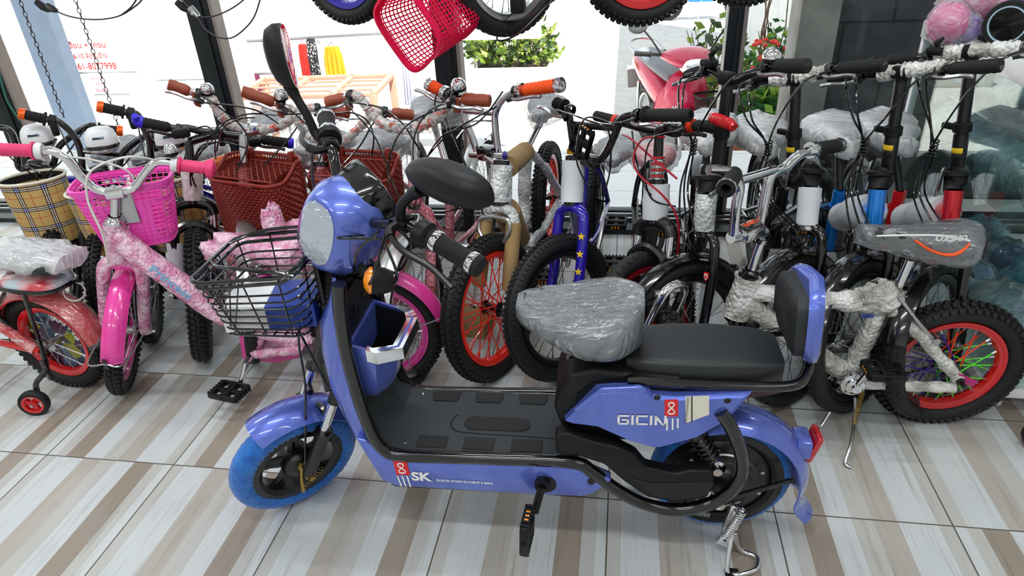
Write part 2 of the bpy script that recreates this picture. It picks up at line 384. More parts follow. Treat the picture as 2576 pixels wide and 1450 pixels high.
# ---------------------------------------------------------------- shared cycle pieces
def rotm(o, ax, t):
    return Matrix.Translation(o) @ Matrix.Rotation(t, 4, ax) @ Matrix.Translation(-o)
def wheel(parent, c, ax, r, tw, rim=SILVER, spoke=STEEL, tread='block', nsp=28, hubm=STEEL, sr=.0012, rimw=.6, side=None, tirem=None, colors=None):
    w = sub('wheel', parent); ax = ax.normalized(); c = Vector(c); x, y = perp(ax)
    R = r-tw/2; prof = [(R+tw/2*math.cos(a)*(1 if math.cos(a) > 0 else .8), tw/2*math.sin(a)) for a in [2*math.pi*i/12 for i in range(12)]]
    b = MB(); b.lathe(c, ax, prof, 56, closed=True)
    if tread != 'slick':
        pitch = {'knob': .021, 'block': .017, 'fine': .024}[tread]; n = int(2*math.pi*r/pitch); kh = {'knob': .006, 'block': .0035, 'fine': .002}[tread]
        rows = {'knob': (-1, -.38, .38, 1), 'block': (-.85, 0, .85), 'fine': (-.75, .75)}[tread]
        for i in range(n):
            for k, q in enumerate(rows):
                a = 2*math.pi*(i+(.5 if k % 2 else 0))/n; e = x*math.cos(a)+y*math.sin(a); tg = ax.cross(e)
                ph = q*.95; nr = e*math.cos(ph)+ax*math.sin(ph); la = ax*math.cos(ph)-e*math.sin(ph)
                p = c+e*R+nr*(tw/2+kh*.2)
                hx, hy, hz = pitch*.3, tw*.13, kh
                vs = [p+tg*(hx*s1)+la*(hy*s2)+nr*(hz*s3) for s1, s2, s3 in ((-1, -1, -1), (1, -1, -1), (1, 1, -1), (-1, 1, -1), (-.8, -.8, .8), (.8, -.8, .8), (.8, .8, .8), (-.8, .8, .8))]
                b.add(vs, [[4, 5, 6, 7], [0, 1, 5, 4], [1, 2, 6, 5], [2, 3, 7, 6], [3, 0, 4, 7]])
    b.build('tire', tirem or RUBBER, w)
    ri = r-tw*.88; hw = tw*rimw/2
    MB().lathe(c, ax, [(ri, hw), (ri-.004, hw*1.05), (ri-.018, hw*.72), (ri-.024, 0), (ri-.018, -hw*.72), (ri-.004, -hw*1.05), (ri, -hw)], 56, closed=True).build('rim', rim, w)
    h = .03
    MB().lathe(c, ax, [(.004, -h-.02), (.006, -h-.02), (.006, -h-.004), (.023, -h), (.023, -h+.004), (.014, -h+.01), (.013, 0), (.014, h-.01), (.023, h-.004), (.023, h), (.006, h+.004), (.006, h+.02), (.004, h+.02)], 16).build('hub', hubm, w)
    groups = [(spoke, range(nsp))] if not colors else [(m, [i for i in range(nsp) if (i*len(colors)//nsp) == k]) for k, m in enumerate(colors)]
    for m, ids in groups:
        b = MB(); nb = MB()
        for i in ids:
            s = 1 if i % 2 else -1; a = 2*math.pi*i/nsp; off = (1 if (i//2) % 2 else -1)*2*math.pi*.13
            e1 = x*math.cos(a+off)+y*math.sin(a+off); e2 = x*math.cos(a)+y*math.sin(a)
            p1, p2 = c+e1*.021+ax*(s*(h-.003)), c+e2*(ri-.02)+ax*(s*.003)
            b.tube([p1, p2], sr, 4, cap=False); (nb if colors else b).tube([p2+(p1-p2).normalized()*.014, p2], sr*1.6, 4)
        b.build('spokes', m, w)
        if colors: nb.build('spoke_nipples', STEEL, w)
    return w
def tobj(name, pts, r, m, parent, n=8, sm=0, jit=0, closed=False, label=None):
    if sm: pts = cr(pts, sm, closed)
    return MB().tube(pts, r, n, jit=jit, closed=closed).build(name, m, parent, label=label)
def wrap(name, pts, r, m, parent, seg=.018, amp=.16):
    "lumpy wrapped tube"
    P_ = [Vector(p) for p in pts]; out = []; rs = []
    for a, c in zip(P_[:-1], P_[1:]):
        k = max(2, int((c-a).length/seg))
        for i in range(k): out.append(a.lerp(c, i/k)); rs.append(r*(1+random.uniform(-amp, amp)))
    out.append(P_[-1]); rs.append(r)
    return MB().tube(out, rs, 12, jit=.05).build(name, m, parent)
def grip(parent, a, b_, r, m, ribs=7, endm=None, flange=True, collar=None, name='grip'):
    a, b_ = Vector(a), Vector(b_); ax = (b_-a); L = ax.length; ax.normalize(); pr = [(r*.7, 0)]
    if flange: pr += [(r*1.45, .001), (r*1.45, .006)]
    n = ribs*2
    for i in range(n+1): pr.append((r*(1.06 if i % 2 else .96), .008+(L-.014)*i/n))
    pr += [(r*1.02, L-.003), (r*.8, L), (.0005, L)]
    g = MB().lathe(a, ax, pr, 14).build(name, m, parent)
    if endm:
        MB().lathe(a, ax, [(r*.6, L-.016), (r*1.12, L-.016), (r*1.18, L-.008), (r*1.1, L+.003), (r*.5, L+.004), (.0005, L+.003)], 14).build('end_cap', endm, g)
    if collar: MB().lathe(a, ax, [(r*.7, -.018), (r*1.2, -.018), (r*1.28, -.01), (r*1.2, -.001), (r*.7, 0)], 14).build('grip_collar', collar, g)
    return g
def lever(parent, a, ax, f, m=STEEL, hm=MBLACK, L=.095, drop=.006, down=None):
    "brake lever: clamp around bar at a, bar direction ax (outward), f = direction the blade sits in front of the bar"
    ax = ax.normalized(); f = f.normalized(); a = Vector(a)
    h = MB().lathe(a, ax, [(.017, -.009), (.019, -.006), (.019, .006), (.017, .009)], 12).tube([a+f*.006, a+f*.026+ax*.004, a+f*.034-ax*.014], [.009, .010, .008], 8).build('brake_lever', hm, parent)
    pts = cr([a+f*.030, a+f*.040+ax*L*.3, a+f*.036+ax*L*.7, a+f*.042+ax*L], 4)
    MB().tube(pts, [.0055]*(len(pts)-2)+[.006, .005], 6).build('lever_blade', m, h)
    return h
def saddle(parent, c, f, L=.24, wd=.15, h=.06, m=VINYL, cover=None, name='saddle', tilt=0, cscale=1.07, crumple=.004):
    "c = centre of top surface, f = nose direction"
    f = Vector(f); f = (f-Z*f.z).normalized(); s = f.cross(Z); u = (Z*math.cos(tilt)+f*math.sin(-tilt)).normalized(); ff = s.cross(u)*-1
    if ff.dot(f) < 0: ff = -ff
    def shell(k, j, low=1.):
        rings = []
        for i in range(13):
            t = i/12; w = wd/2*(.30+.70*(1/(1+math.exp(-(t-.52)*11)))); w *= math.sin(min(1, (t+.03)/.12)*math.pi/2)*math.sin(min(1, (1.04-t)/.14)*math.pi/2)
            top = -.012*math.sin(t*math.pi)+.012*t; bot = top-h*(.55+.45*t)*low
            ring = []
            for q in range(16):
                a = 2*math.pi*q/16; ca, sa = math.cos(a), math.sin(a)
                yy = w*k*math.copysign(abs(ca)**.7, ca); zz = (top+bot)/2+(top-bot)/2*k*math.copysign(abs(sa)**.75, sa)
                ring.append(Vector(c)+ff*((.5-t)*L*k)+s*(yy+random.uniform(-j, j))+u*(zz+random.uniform(-j, j)))
            rings.append(ring)
        return MB().loft(rings)
    o = shell(1, 0).build(name, m, parent, 60)
    if cover: shell(cscale, crumple, 1.25).build('plastic_cover', cover, o, 80)
    return o
def pedal(parent, c, ax, f, m=MBLACK, wd=.085, ln=.09, refl=AMBER):
    "platform pedal centred c, spindle axis ax, tread direction f"
    ax = ax.normalized(); f = (f-ax*f.dot(ax)).normalized(); u = ax.cross(f); b = MB(); c = Vector(c); A = (ax, f, u)
    for s in (-1, 1):
        b.box(c+f*(s*ln*.44), (wd, ln*.12, .018), A, .003); b.box(c+ax*(s*wd*.44), (wd*.12, ln*.9, .02), A, .003)
        for k in range(6): b.box(c+f*(s*ln*.5)+ax*(wd*(k-2.5)/6.5), (.006, .006, .02), A)
    b.box(c, (wd, .022, .02), A, .004); b.box(c+f*ln*.0, (wd*.2, ln*.9, .014), A, .003)
    o = b.build('pedal', m, parent)
    if refl:
        for s in (-1, 1): MB().box(c+f*(s*ln*.505), (wd*.5, .004, .009), A).build('reflector', refl, o)
    return o
def fender(name, parent, c, ax, r, w, a0, a1, m, e1, n=24, th=.0025, crown=.35):
    "curved mudguard shell around wheel centre c"
    pr = []; k = 8
    for i in range(k+1):
        t = -1+2*i/k; pr.append((r-crown*w*.5*t*t, t*w/2))
    pr += [(q-th, h*.97) for q, h in pr[::-1]]
    return MB().lathe(c, ax, pr, n, closed=True, arc=(a0, a1), e1=e1).build(name, m, parent, 50)
def text(s, parent, org, xd, yd, size, m, name='lettering', ext=.0004, shear=0, bold=0, xs=1., align='LEFT'):
    cu = bpy.data.curves.new('t', 'FONT'); cu.body = s; cu.size = size; cu.extrude = 0; cu.shear = shear; cu.align_x = align; cu.offset = bold; cu.resolution_u = 3
    o = bpy.data.objects.new('t', cu); sc.collection.objects.link(o)
    dg = bpy.context.evaluated_depsgraph_get(); me = bpy.data.meshes.new_from_object(o.evaluated_get(dg))
    xd = xd.normalized(); yd = (yd-xd*yd.dot(xd)).normalized(); nn = xd.cross(yd)
    b = MB(); b.add([Vector(org)+xd*(v.co.x*xs)+yd*v.co.y+nn*ext for v in me.vertices], [list(p.vertices) for p in me.polygons])
    bpy.data.objects.remove(o); bpy.data.curves.remove(cu); bpy.data.meshes.remove(me)
    if not b.v: return None
    return b.build(name, m, parent, smooth=0)
def strokes(paths, parent, org, xd, yd, h, r, m, name='lettering'):
    "flat lettering drawn as thick strokes; paths in letter-height units"
    xd = xd.normalized(); yd = (yd-xd*yd.dot(xd)).normalized(); nn = xd.cross(yd); b = MB()
    for p in paths:
        q = [Vector(org)+xd*(a*h)+yd*(c*h)+nn*.0006 for a, c in p]
        for i in range(len(q)-1):
            d = (q[i+1]-q[i]).normalized(); s = nn.cross(d)
            b.add([q[i]-d*r-s*r, q[i+1]+d*r-s*r, q[i+1]+d*r+s*r, q[i]-d*r+s*r], [[0, 1, 2, 3]])
    return b.build(name, m, parent, smooth=0)
def coil(name, a, b_, r, turns, wr, m, parent):
    a, b_ = Vector(a), Vector(b_); ax = b_-a; x, y = perp(ax)
    n = int(turns*10); pts = [a+ax*(i/n)+x*(r*math.cos(i*.6283))+y*(r*math.sin(i*.6283)) for i in range(n+1)]
    return tobj(name, pts, wr, m, parent, 6)
def pedalplane(o, n): return lambda px, py, off=0: hit(px, py, Vector(o)+Vector(n)*off, n)
# ---------------------------------------------------------------- the blue electric scooter
EA = V(.829, -.075, 0); _a = math.atan2(.035, 1.028)
EU = V(math.cos(_a), math.sin(_a), 0); EV = Z.cross(EU)          # EU to the rear, EV away from the viewer's side
def L3(u, v, w): return EA+EU*u+EV*v+Z*w
def E(px, py, v=0.): return hit(px, py, EA+EV*v, EV)
S = root('electric_scooter', EA, 'blue electric scooter with black floorboard, wire front basket and blue covered tires', 'scooter')
RW = .158
HA = 1.229; ED = EU*math.cos(HA)+Z*math.sin(HA); SA = L3(.027, 0, RW); SM = rotm(SA, ED, .776)
SFW = (SM.to_3x3() @ -(EU-ED*EU.dot(ED))).normalized(); SLT = (SM.to_3x3() @ EV).normalized()   # front and far-side directions of the steered assembly
CL = SA+ED*.715
def ST(f, l, u): return CL+SFW*f+SLT*l+ED*u
# rear motor wheel
RC = L3(1.022, 0, RW)
def covered_wheel(c, ax, r, name, motor):
    w = sub('wheel', S); x, y = perp(ax); b = MB(); tw = .046 if motor else .060; R = r-tw/2
    rings = []; n = 150
    for i in range(n):
        a = 2*math.pi*i/n; e = x*math.cos(a)+y*math.sin(a); ring = []
        for j in range(14):
            t = 2*math.pi*j/14; inner = max(0, -math.cos(t)); k = 1+(.06*inner+.025)*math.sin(i*2.1+j*.5)+random.uniform(-.02, .02)
            ring.append(c+e*(R+tw/2*math.cos(t)*(1.02 if math.cos(t) > 0 else .95)*k)+ax*(tw/2*1.06*math.sin(t)*k))
        rings.append(ring)
    rings.append(rings[0])
    b.loft(rings, cap=False); b.build('tire_cover', COVER, w, 70)
    ri = r-tw*(.72 if motor else .92)
    MB().lathe(c, ax, [(ri+.012, .026), (ri-.004, .028), (ri-.014, .02), (ri-.014, -.02), (ri-.004, -.028), (ri+.012, -.026)], 48, closed=True).build('rim', SATIN, w)
    if motor:
        for s in (-1, 1):
            MB().lathe(c, ax*s, [(ri-.012, .012), (ri-.02, .022), (ri-.032, .026), (.068, .030), (.062, .036), (.045, .037), (.04, .044), (.018, .046), (.0005, .046)], 48).build('motor_cover', SATIN, w)
            MB().lathe(c, ax*s, [(.076, .0285), (.079, .031), (.082, .0275)], 48, arc=(.3, 2.2)).lathe(c, ax*s, [(.076, .0285), (.079, .031), (.082, .0275)], 48, arc=(3.3, 5.4)).build('motor_ring', STEEL, w)
            for k in range(9 if s < 0 else 0):
                a = 2*math.pi*k/9; p = c+(x*math.cos(a)+y*math.sin(a))*.092+ax*(s*.026); MB().lathe(p, ax*s, [(.0045, 0), (.0045, .004), (.0005, .004)], 6).build('motor_bolt', STEEL, w)
    else:
        b = MB(); b.lathe(c, ax, [(.02, -.04), (.034, -.032), (.040, -.018), (.040, .018), (.034, .032), (.02, .04)], 28, cap=True); b.build('brake_drum', SATIN, w)
        b = MB()
        for k in range(5):
            a = 2*math.pi*k/5+.35; e = x*math.cos(a)+y*math.sin(a); tg = ax.cross(e)
            for s in (-1, 1): b.tube([c+e*.035+tg*(.008*s), c+e*.065+tg*(.007*s), c+e*(ri-.01)+tg*(.012*s)], [.010, .007, .007], 8)
        b.build('cast_spokes', SATIN, w)
    return w
t = NT('blue_pleated_cover'); t.l(t.ramp(t.noise(30, 4), [(.3, srgb(0, 84, 176)), (.7, srgb(14, 122, 214))]), t.b.inputs['Base Color']); t.set(Roughness=.6, Sheen_Weight=.3); t.bump(t.noise(90, 3, t.obj((1, 1, 1))), .006, .8); COVER = t.m
covered_wheel(RC, EV, RW, 'wheel', True)
FC = SM @ L3(0, 0, RW)
covered_wheel(FC, SLT, RW, 'wheel', False)
# fork
for s in (-1, 1):
    top = SA+ED*.30+SLT*(.062*s)-SFW*.018; bot = FC+SLT*(.055*s)-SFW*.012
    mid = bot.lerp(top, .46)
    fk = MB().tube([bot-ED*.012, bot+ED*.01, mid-ED*.012, mid], [.014, .0175, .018, .021], 14).build('fork', SATIN, S)
    MB().tube([mid, mid.lerp(top, .62)], .0115, 12).build('fork_stanchion', CHROME, fk)
    MB().tube([mid.lerp(top, .55), top], .016, 12).build('fork_upper', SATIN, fk)
    MB().lathe(bot, SLT*s, [(.013, .0), (.013, .012), (.008, .013), (.008, .022), (.0005, .022)], 6).build('axle_nut', BRASS, fk)
b = MB(); b.tube(cr([SA+ED*.27+SLT*-.066, SA+ED*.31, SA+ED*.27+SLT*.066], 5), .02, 10); b.tube([SA+ED*.28, SA+ED*.47], .024, 14); b.build('fork_crown', SATIN, S)
bellow = [(.027+.006*(i % 2), .006*i) for i in range(18)]
MB().lathe(SA+ED*.46, ED, bellow, 20).build('steering_bellows', FOAMB, S)
# brake arm on the front drum
b = MB(); p0 = FC-SLT*.045; b.tube([p0+Z*.02-SFW*.0, p0-Z*.02+SFW*.01-SLT*.006, p0-Z*.055+SFW*.012-SLT*.006], [.005, .0045, .006], 6); b.lathe(p0+Z*.02, -SLT, [(.010, 0), (.010, .006), (.0005, .007)], 10); b.build('brake_arm', BRASS, S)
coil('brake_spring', p0-Z*.055+SFW*.012, p0-Z*.01-SFW*.05, .005, 8, .0012, BRASS, S)
# front fender
fender('front_fender', S, FC, SLT, RW+.036, .098, math.radians(-132), math.radians(-18), PERI, -SFW, 30, .003, .55)
b = MB()
for s in (-1, 1):
    b.tube(cr([FC+ED*(RW+.038)+SLT*(.02*s)-SFW*.02, FC+ED*(RW+.025)+SLT*(.056*s)-SFW*.03, FC+ED*.12+SLT*(.066*s)-SFW*.03, FC+ED*.045+SLT*(.064*s)-SFW*.016], 5), .008, 8)
b.build('fender_bracket', BLACK, S)
# leg shield (shell running from the near side round the nose to the far side)
edge = [(845, 700), (848, 760), (853, 830), (863, 905), (882, 990), (905, 1060), (921, 1108)]
nose = [(866, 700), (838, 762), (820, 850), (822, 920), (838, 985), (868, 1050), (895, 1104)]
rings = []
hw = [.085, .10, .105, .108, .108, .106, .10]
for (e, nz, h) in zip(edge, nose, hw):
    pe = E(*e, -h); pn = E(*nz, -h*.72); ring = []
    ue, ze = (pe-EA).dot(EU), pe.z; un = min((pn-EA).dot(EU), ue-.012)
    for k in range(17):
        a = math.pi*k/16; ring.append(L3(ue-(ue-un)*1.35*math.sin(a)**.6, -h*math.cos(a), ze))
    rings.append(ring)
MB().loft(rings, cap=False, closed=False).build('leg_shield', PERI, S, 60)
# black inner shield
rings = []
for (e, h) in zip(edge[1:], hw[1:]):
    pe = E(*e, -h); ue, ze = (pe-EA).dot(EU), pe.z
    rings.append([L3(ue+.004+.004*math.sin(math.pi*k/8), -h*math.cos(math.pi*k/8)*.99, ze) for k in range(9)])
MB().loft(rings, cap=False, closed=False).build('inner_shield', MBLACK, S, 60)
# black frame tube: both sides
tp = [(852, 715), (858, 800), (872, 890), (905, 1010), (940, 1098), (968, 1132), (1010, 1146), (1200, 1153), (1430, 1162), (1490, 1188), (1550, 1232), (1620, 1268), (1700, 1283), (1780, 1270), (1838, 1236), (1866, 1190), (1862, 1135), (1838, 1075), (1812, 1035)]
near = [E(*q, -.112) for q in tp]
for s in (0, 1):
    pts = cr([p if s == 0 else p+EV*.224 for p in near], 5)
    MB().tube(pts, .0145, 12).build('frame_tube', BLACK, S)
# floorboard
def dk(px, py, z=.287): return gz(px, py, z)
dz = .285; uL, uR = .305, .68
deck = MB()
prof = [(uR, dz), (.33, dz), (.29, dz+.006), (.262, dz+.03), (.245, dz+.075), (.235, dz+.14), (.22, dz+.2)]
rings = []
for (u, z) in prof:
    rings.append([L3(u, -.106+.212*k/10, z) for k in range(11)]+[L3(u-.004 if z > dz else u, .106-.212*k/10, z-.03 if z < dz+.02 else z-.01) for k in range(11)])
deck.loft(rings); DK = deck.build('floorboard', DECKM, S, 30)
t = NT('ribbed_rubber_pad'); ck = t.n('TexChecker', i_Scale=260.); t.l(t.obj(), ck.inputs[0]); t.set(Base_Color=srgb(26, 27, 29), Roughness=.7); t.bump(ck.outputs[1], .001, .9); PADM = t.m
for u0 in (.345, .45, .556):
    for v0, sk in ((-.098, 1), (.062, -1)):
        q = MB(); a, c = u0, u0+.068; y0, y1 = v0, v0+.038
        q.prism([L3(a+(.006 if sk < 0 else 0), y0, dz), L3(c-(.006 if sk < 0 else 0), y0, dz), L3(c, y0+.018, dz), L3(c, y1, dz), L3(a, y1, dz), L3(a, y0+.018, dz)], Z*.0022, .0008, 1).build('grip_pad', PADM, DK)
def stadium(u0, u1, v0, r, n=8): return [L3(u1-r+r*math.cos(a), v0+r*math.sin(a), dz) for a in [(-.5+i/n)*math.pi for i in range(n+1)]]+[L3(u0+r+r*math.cos(a), v0+r*math.sin(a), dz) for a in [(.5+i/n)*math.pi for i in range(n+1)]]
MB().prism(stadium(.44, .592, -.012, .022), Z*.0024, .0006, 1).build('grip_pad', PADM, DK)
q = MB(); q.tube(cr([L3(.665, -.10, dz), L3(.664, -.07, dz), L3(.655, -.055, dz), L3(.60, -.05, dz), L3(.45, -.045, dz), L3(.415, -.03, dz), L3(.41, -.005, dz), L3(.42, .015, dz)], 4), .0016, 6); q.build('raised_line', MBLACK, DK)
for u, v in ((.318, -.085), (.318, .085), (.662, -.088), (.69, .085)): MB().lathe(L3(u, v, dz), Z, [(.006, .0005), (.004, .002), (.0005, .0015)], 10).build('deck_screw', CHROME, DK)
# lower side panels
pp = [(893, 1104), (920, 1110), (972, 1150), (1010, 1162), (1280, 1166), (1436, 1172), (1466, 1180), (1540, 1211), (1490, 1246), (1462, 1252), (1346, 1247), (1000, 1226), (962, 1212), (940, 1180)]
for s in (0, 1):
    poly = [E(*q, -.122) for q in pp]
    if s: poly = [p+EV*.244 for p in poly]
    SP = MB().prism(poly, EV*(.03 if s == 0 else -.03), .006, 3).build('side_panel', PERI, S, 35)
    if s == 0: SPN = SP
MB().box(L3(.47, 0, .19), (.42, .18, .10), (EU, EV, Z), .02).build('battery_case', MBLACK, S)
MB().box(L3(.50, 0, .160), (.40, .17, .012), (EU, EV, Z), .004).build('underguard', SATIN, S)
def seven8(px, py, v, h, parent, shear, up=Z, right=EU):
    pass
def onpanel(px, py, v=-.1225): return E(px, py, v)
def badge(parent, tl, tr, bl, v, name='badge'):
    a, c, d = E(*tl, v), E(*tr, v), E(*bl, v); x, y = c-a, a-d
    MB().add([d, d+x, a+x, a], [[0, 1, 2, 3]])
    q = MB(); q.add([d, d+x, a+x, a], [[0, 1, 2, 3]]); bd = q.build(name, REDC, parent, smooth=0)
    pts = []
    for i in range(26):
        tt = 2*math.pi*i/25; pts.append((.5+.24*math.sin(tt*1.0)*(1 if math.cos(tt/1) else 1), .5))
    q = MB(); e8 = []
    for i in range(40):
        tt = 2*math.pi*i/40; yy = .5-.33*math.cos(tt); xx = .5+.25*math.sin(2*tt)*(1 if yy < .5 else .85); e8.append(d+x*xx+y*yy-EV*.001)
    q.tube(e8, .0014, 5, closed=True); q.build('lettering', WHITEC, bd, smooth=0)
    return a, x, y, bd
def bars(parent, px0, px1, v):
    q = MB()
    for (t0, b0) in zip(px0, px1):
        a, c = E(*t0, v), E(*b0, v); w = EU*.0035
        q.add([a-w*.5, a+w*.5, c+w*.5, c-w*.5], [[0, 1, 2, 3]])
    q.build('lettering', WHITEC, parent, smooth=0)
badge(SPN, (988, 1160), (1022, 1160), (998, 1196), -.1232)
bars(SPN, [(1000, 1198), (1012, 1198), (1024, 1198)], [(1010, 1224), (1021, 1225), (1033, 1226)], -.1232)
text('SK', SPN, E(1037, 1208, -.1228), E(1098, 1211, -.1228)-E(1037, 1208, -.1228), Z, .034, WHITEC, shear=.0, bold=.0014, xs=1.12)
text('ELEIOR SIODP SUOIEUP E-BIKE', SPN, E(1099, 1211, -.1228), E(1236, 1219, -.1228)-E(1099, 1211, -.1228), Z, .0088, WHITEC, xs=1.05, bold=.0002)
b = MB(); b.lathe(E(1372, 1218, -.1225), -EV, [(.022, .0005), (.024, .002), (.0005, .001)], 20); b.build('crank_opening', BLACKC, SPN)
b = MB(); b.lathe(E(1487, 1212, -.1225), -EV, [(.008, .0005), (.008, .002), (.0005, .001)], 12); b.build('panel_screw', BLACKC, SPN)
# crank and pedal
pc = E(1365, 1218, -.13); pe_ = E(1333, 1300, -.165); ce = E(1345, 1290, -.16)
CRK = MB().tube([pc+EV*.02, pc-EV*.01], .016, 14).tube([pc-EV*.005, pc.lerp(ce, .3), ce], [.013, .009, .009], 10).build('crank_arm', MBLACK, S)
pm = E(1326, 1335, -.2)
pedal(CRK, pm, (EV*.92+EU*.1).normalized(), Z+EU*.05, MBLACK, .07, .085)
# storage box behind the leg shield
bl_, br_ = (885, 878), (985, 905)
z1 = .545; z0 = .40
def sb(u, v, z): return L3(u, v, z)
ob = [(.232, -.095), (.290, -.095), (.332, -.055), (.335, .06), (.32, .085), (.232, .09)]
ib = [(.24, -.087), (.286, -.087), (.324, -.052), (.327, .056), (.315, .078), (.24, .082)]
lo = [(.236, -.08), (.268, -.08), (.284, -.05), (.286, .05), (.28, .07), (.236, .075)]
zt = lambda u: .552-(u-.23)*.30
rings = [[sb(u, v*.9, .404) for u, v in lo], [sb(u*.6+a*.4, v*.6+c*.4, .43) for (u, v), (a, c) in zip(lo, ob)], [sb(u, v, zt(u)) for u, v in ob], [sb(u, v, zt(u)) for u, v in ib], [sb(u, v*.95, .44) for u, v in lo]]
BX = MB().loft(rings, cap=False).build('storage_box', PERI, S, 30)
MB().loft([[sb(u*.995, v*.98, zt(u)-.006) for u, v in ib], [sb(u, v*.9, .425) for u, v in lo], [sb(.26, v*.1, .42) for u, v in lo]], cap=False).build('box_liner', BLACKC, BX, 30)
tr = [(.272, -.098), (.293, -.098), (.337, -.057), (.340, .063), (.324, .089), (.29, .092)]
rings = []
for (u, v), (a, c) in zip(tr, [(.272, -.082), (.281, -.081), (.314, -.049), (.317, .052), (.308, .073), (.29, .076)]):
    z = zt(u); rings.append([sb(u, v, z-.026), sb(u, v, z+.002), sb(a, c, z+.003), sb(a, c, z-.006)])
MB().loft(rings).build('chrome_trim', CHROME, BX, 25)
MB().box(L3(.312, .01, .455), (.004, .05, .02), ((EU*.8+Z*-.6), EV, (Z*.8+EU*.6)), .001).build('box_label', MBLACK, BX)
# body behind the floorboard: black base, blue panels
bb = [(1392, 1030), (1405, 985), (1430, 945), (1500, 930), (1640, 955), (1900, 972), (1650, 1115), (1560, 1112), (1420, 1095)]
poly = [E(*q, -.085) for q in bb]
MB().prism(poly, EV*.17, .012, 3).build('body_core', MBLACK, S, 35)
hump = [L3(.70, s, z) for s, z in ((-.085, .46), (-.04, .475), (.04, .475), (.085, .46))]
MB().loft([[L3(u, -.09+.18*k/8, z+.010*math.sin(math.pi*k/8)) for k in range(9)]+[L3(u, .09-.18*k/8, z-.05) for k in range(9)] for u, z in ((.69, .40), (.70, .44), (.73, .47), (.80, .485), (.9, .488))]).build('body_cover', MBLACK, S, 40)
# rear foot board
fb = [(1425, 1090), (1480, 1112), (1560, 1130), (1600, 1150), (1625, 1180), (1700, 1196), (1735, 1186), (1795, 1188), (1800, 1230), (1770, 1258), (1700, 1268), (1630, 1255), (1570, 1215), (1520, 1172), (1450, 1150), (1400, 1146), (1395, 1098)]
FB = MB().prism([E(*q, -.118) for q in fb], EV*.035, .008, 3).build('foot_board', MBLACK, S, 35)
MB().prism([E(*q, -.1195) for q in [(1590, 1205), (1640, 1218), (1795, 1216), (1780, 1250), (1700, 1258), (1640, 1248)]], EV*.003, .001, 1).build('grip_pad', PADM, FB)
# blue side panels of the body
bp_ = [(1420, 1046), (1500, 966), (1540, 962), (1612, 962), (1636, 974), (1640, 980), (1700, 984), (1890, 975), (1828, 1046), (1760, 1085), (1660, 1112), (1640, 1112), (1580, 1095), (1490, 1055)]
for s in (0, 1):
    ins = [E(*q, -.088) for q in bp_]; c = sum(ins, V(0, 0, 0))/len(ins)
    outr = [c+(p-c)*.90-EV*.026 for p in [E(*q, -.088) for q in bp_]]
    mid_ = [c+(p-c)*.985-EV*.016 for p in ins]
    rr = [ins, mid_, outr]
    if s: rr = [[p+EV*2*(-(p-EA).dot(EV)) for p in r_] for r_ in rr]
    o = MB().loft(rr).build('body_panel', PERI, S, 28)
    if s == 0: BP = o
MB().prism([E(*q, -.113) for q in [(1440, 1035), (1512, 978), (1610, 974), (1630, 984), (1622, 1000), (1520, 1004), (1462, 1044)]], EV*.012, .005, 3).build('panel_ridge', PERI, BP, 40)
vv = -.1152
# GICIN drawn as square techno strokes
G_ = [[(0, 0), (0, 1), (.9, 1)], [(0, 0), (.9, 0), (.9, .5), (.45, .5)]]
I_ = lambda x: [[(x, 0), (x, 1)]]
C_ = lambda x: [[(x+.9, 1), (x, 1), (x, 0), (x+.9, 0)]]
N_ = lambda x: [[(x, 0), (x, 1), (x+.6, .05), (x+.9, 0), (x+.9, 1)]]
gx0 = E(1556, 1066, vv); gxd = E(1662, 1068, vv)-gx0
strokes(G_+I_(1.35)+C_(1.8)+I_(3.15)+N_(3.6), BP, gx0, gxd, Z+EU*.1, .0205, .0024, WHITEC)
badge(BP, (1672, 1006), (1706, 1005), (1672, 1049), vv)
bars(BP, [(1678, 1053), (1692, 1053), (1705, 1053)], [(1678, 1084), (1692, 1082), (1705, 1078)], vv)
q = MB(); q.add([E(*p, vv) for p in [(1724, 998), (1784, 996), (1784, 1044), (1724, 1066)]], [[0, 1, 2, 3]]); STK = q.build('sticker', mat('cream_sticker', (226, 222, 206), .5, var=.02), BP, smooth=0)
q = MB(); q.add([E(*p, vv-.0008) for p in [(1739, 998), (1742, 998), (1742, 1062), (1739, 1063)]], [[0, 1, 2, 3]]); q.build('lettering', BLACKC, STK, smooth=0)
text('ELEIOR SIODP SUOIEUP E-BIKE', STK, E(1728, 1000, vv-.0006), -Z, EU, .0068, BLACKC, xs=.72)
for q_ in ((1653, 1000), (1830, 1008)): MB().lathe(E(*q_, -.1135), -EV, [(.007, .001), (.005, .003), (.0005, .002)], 10).build('panel_screw', BLACKC, BP)
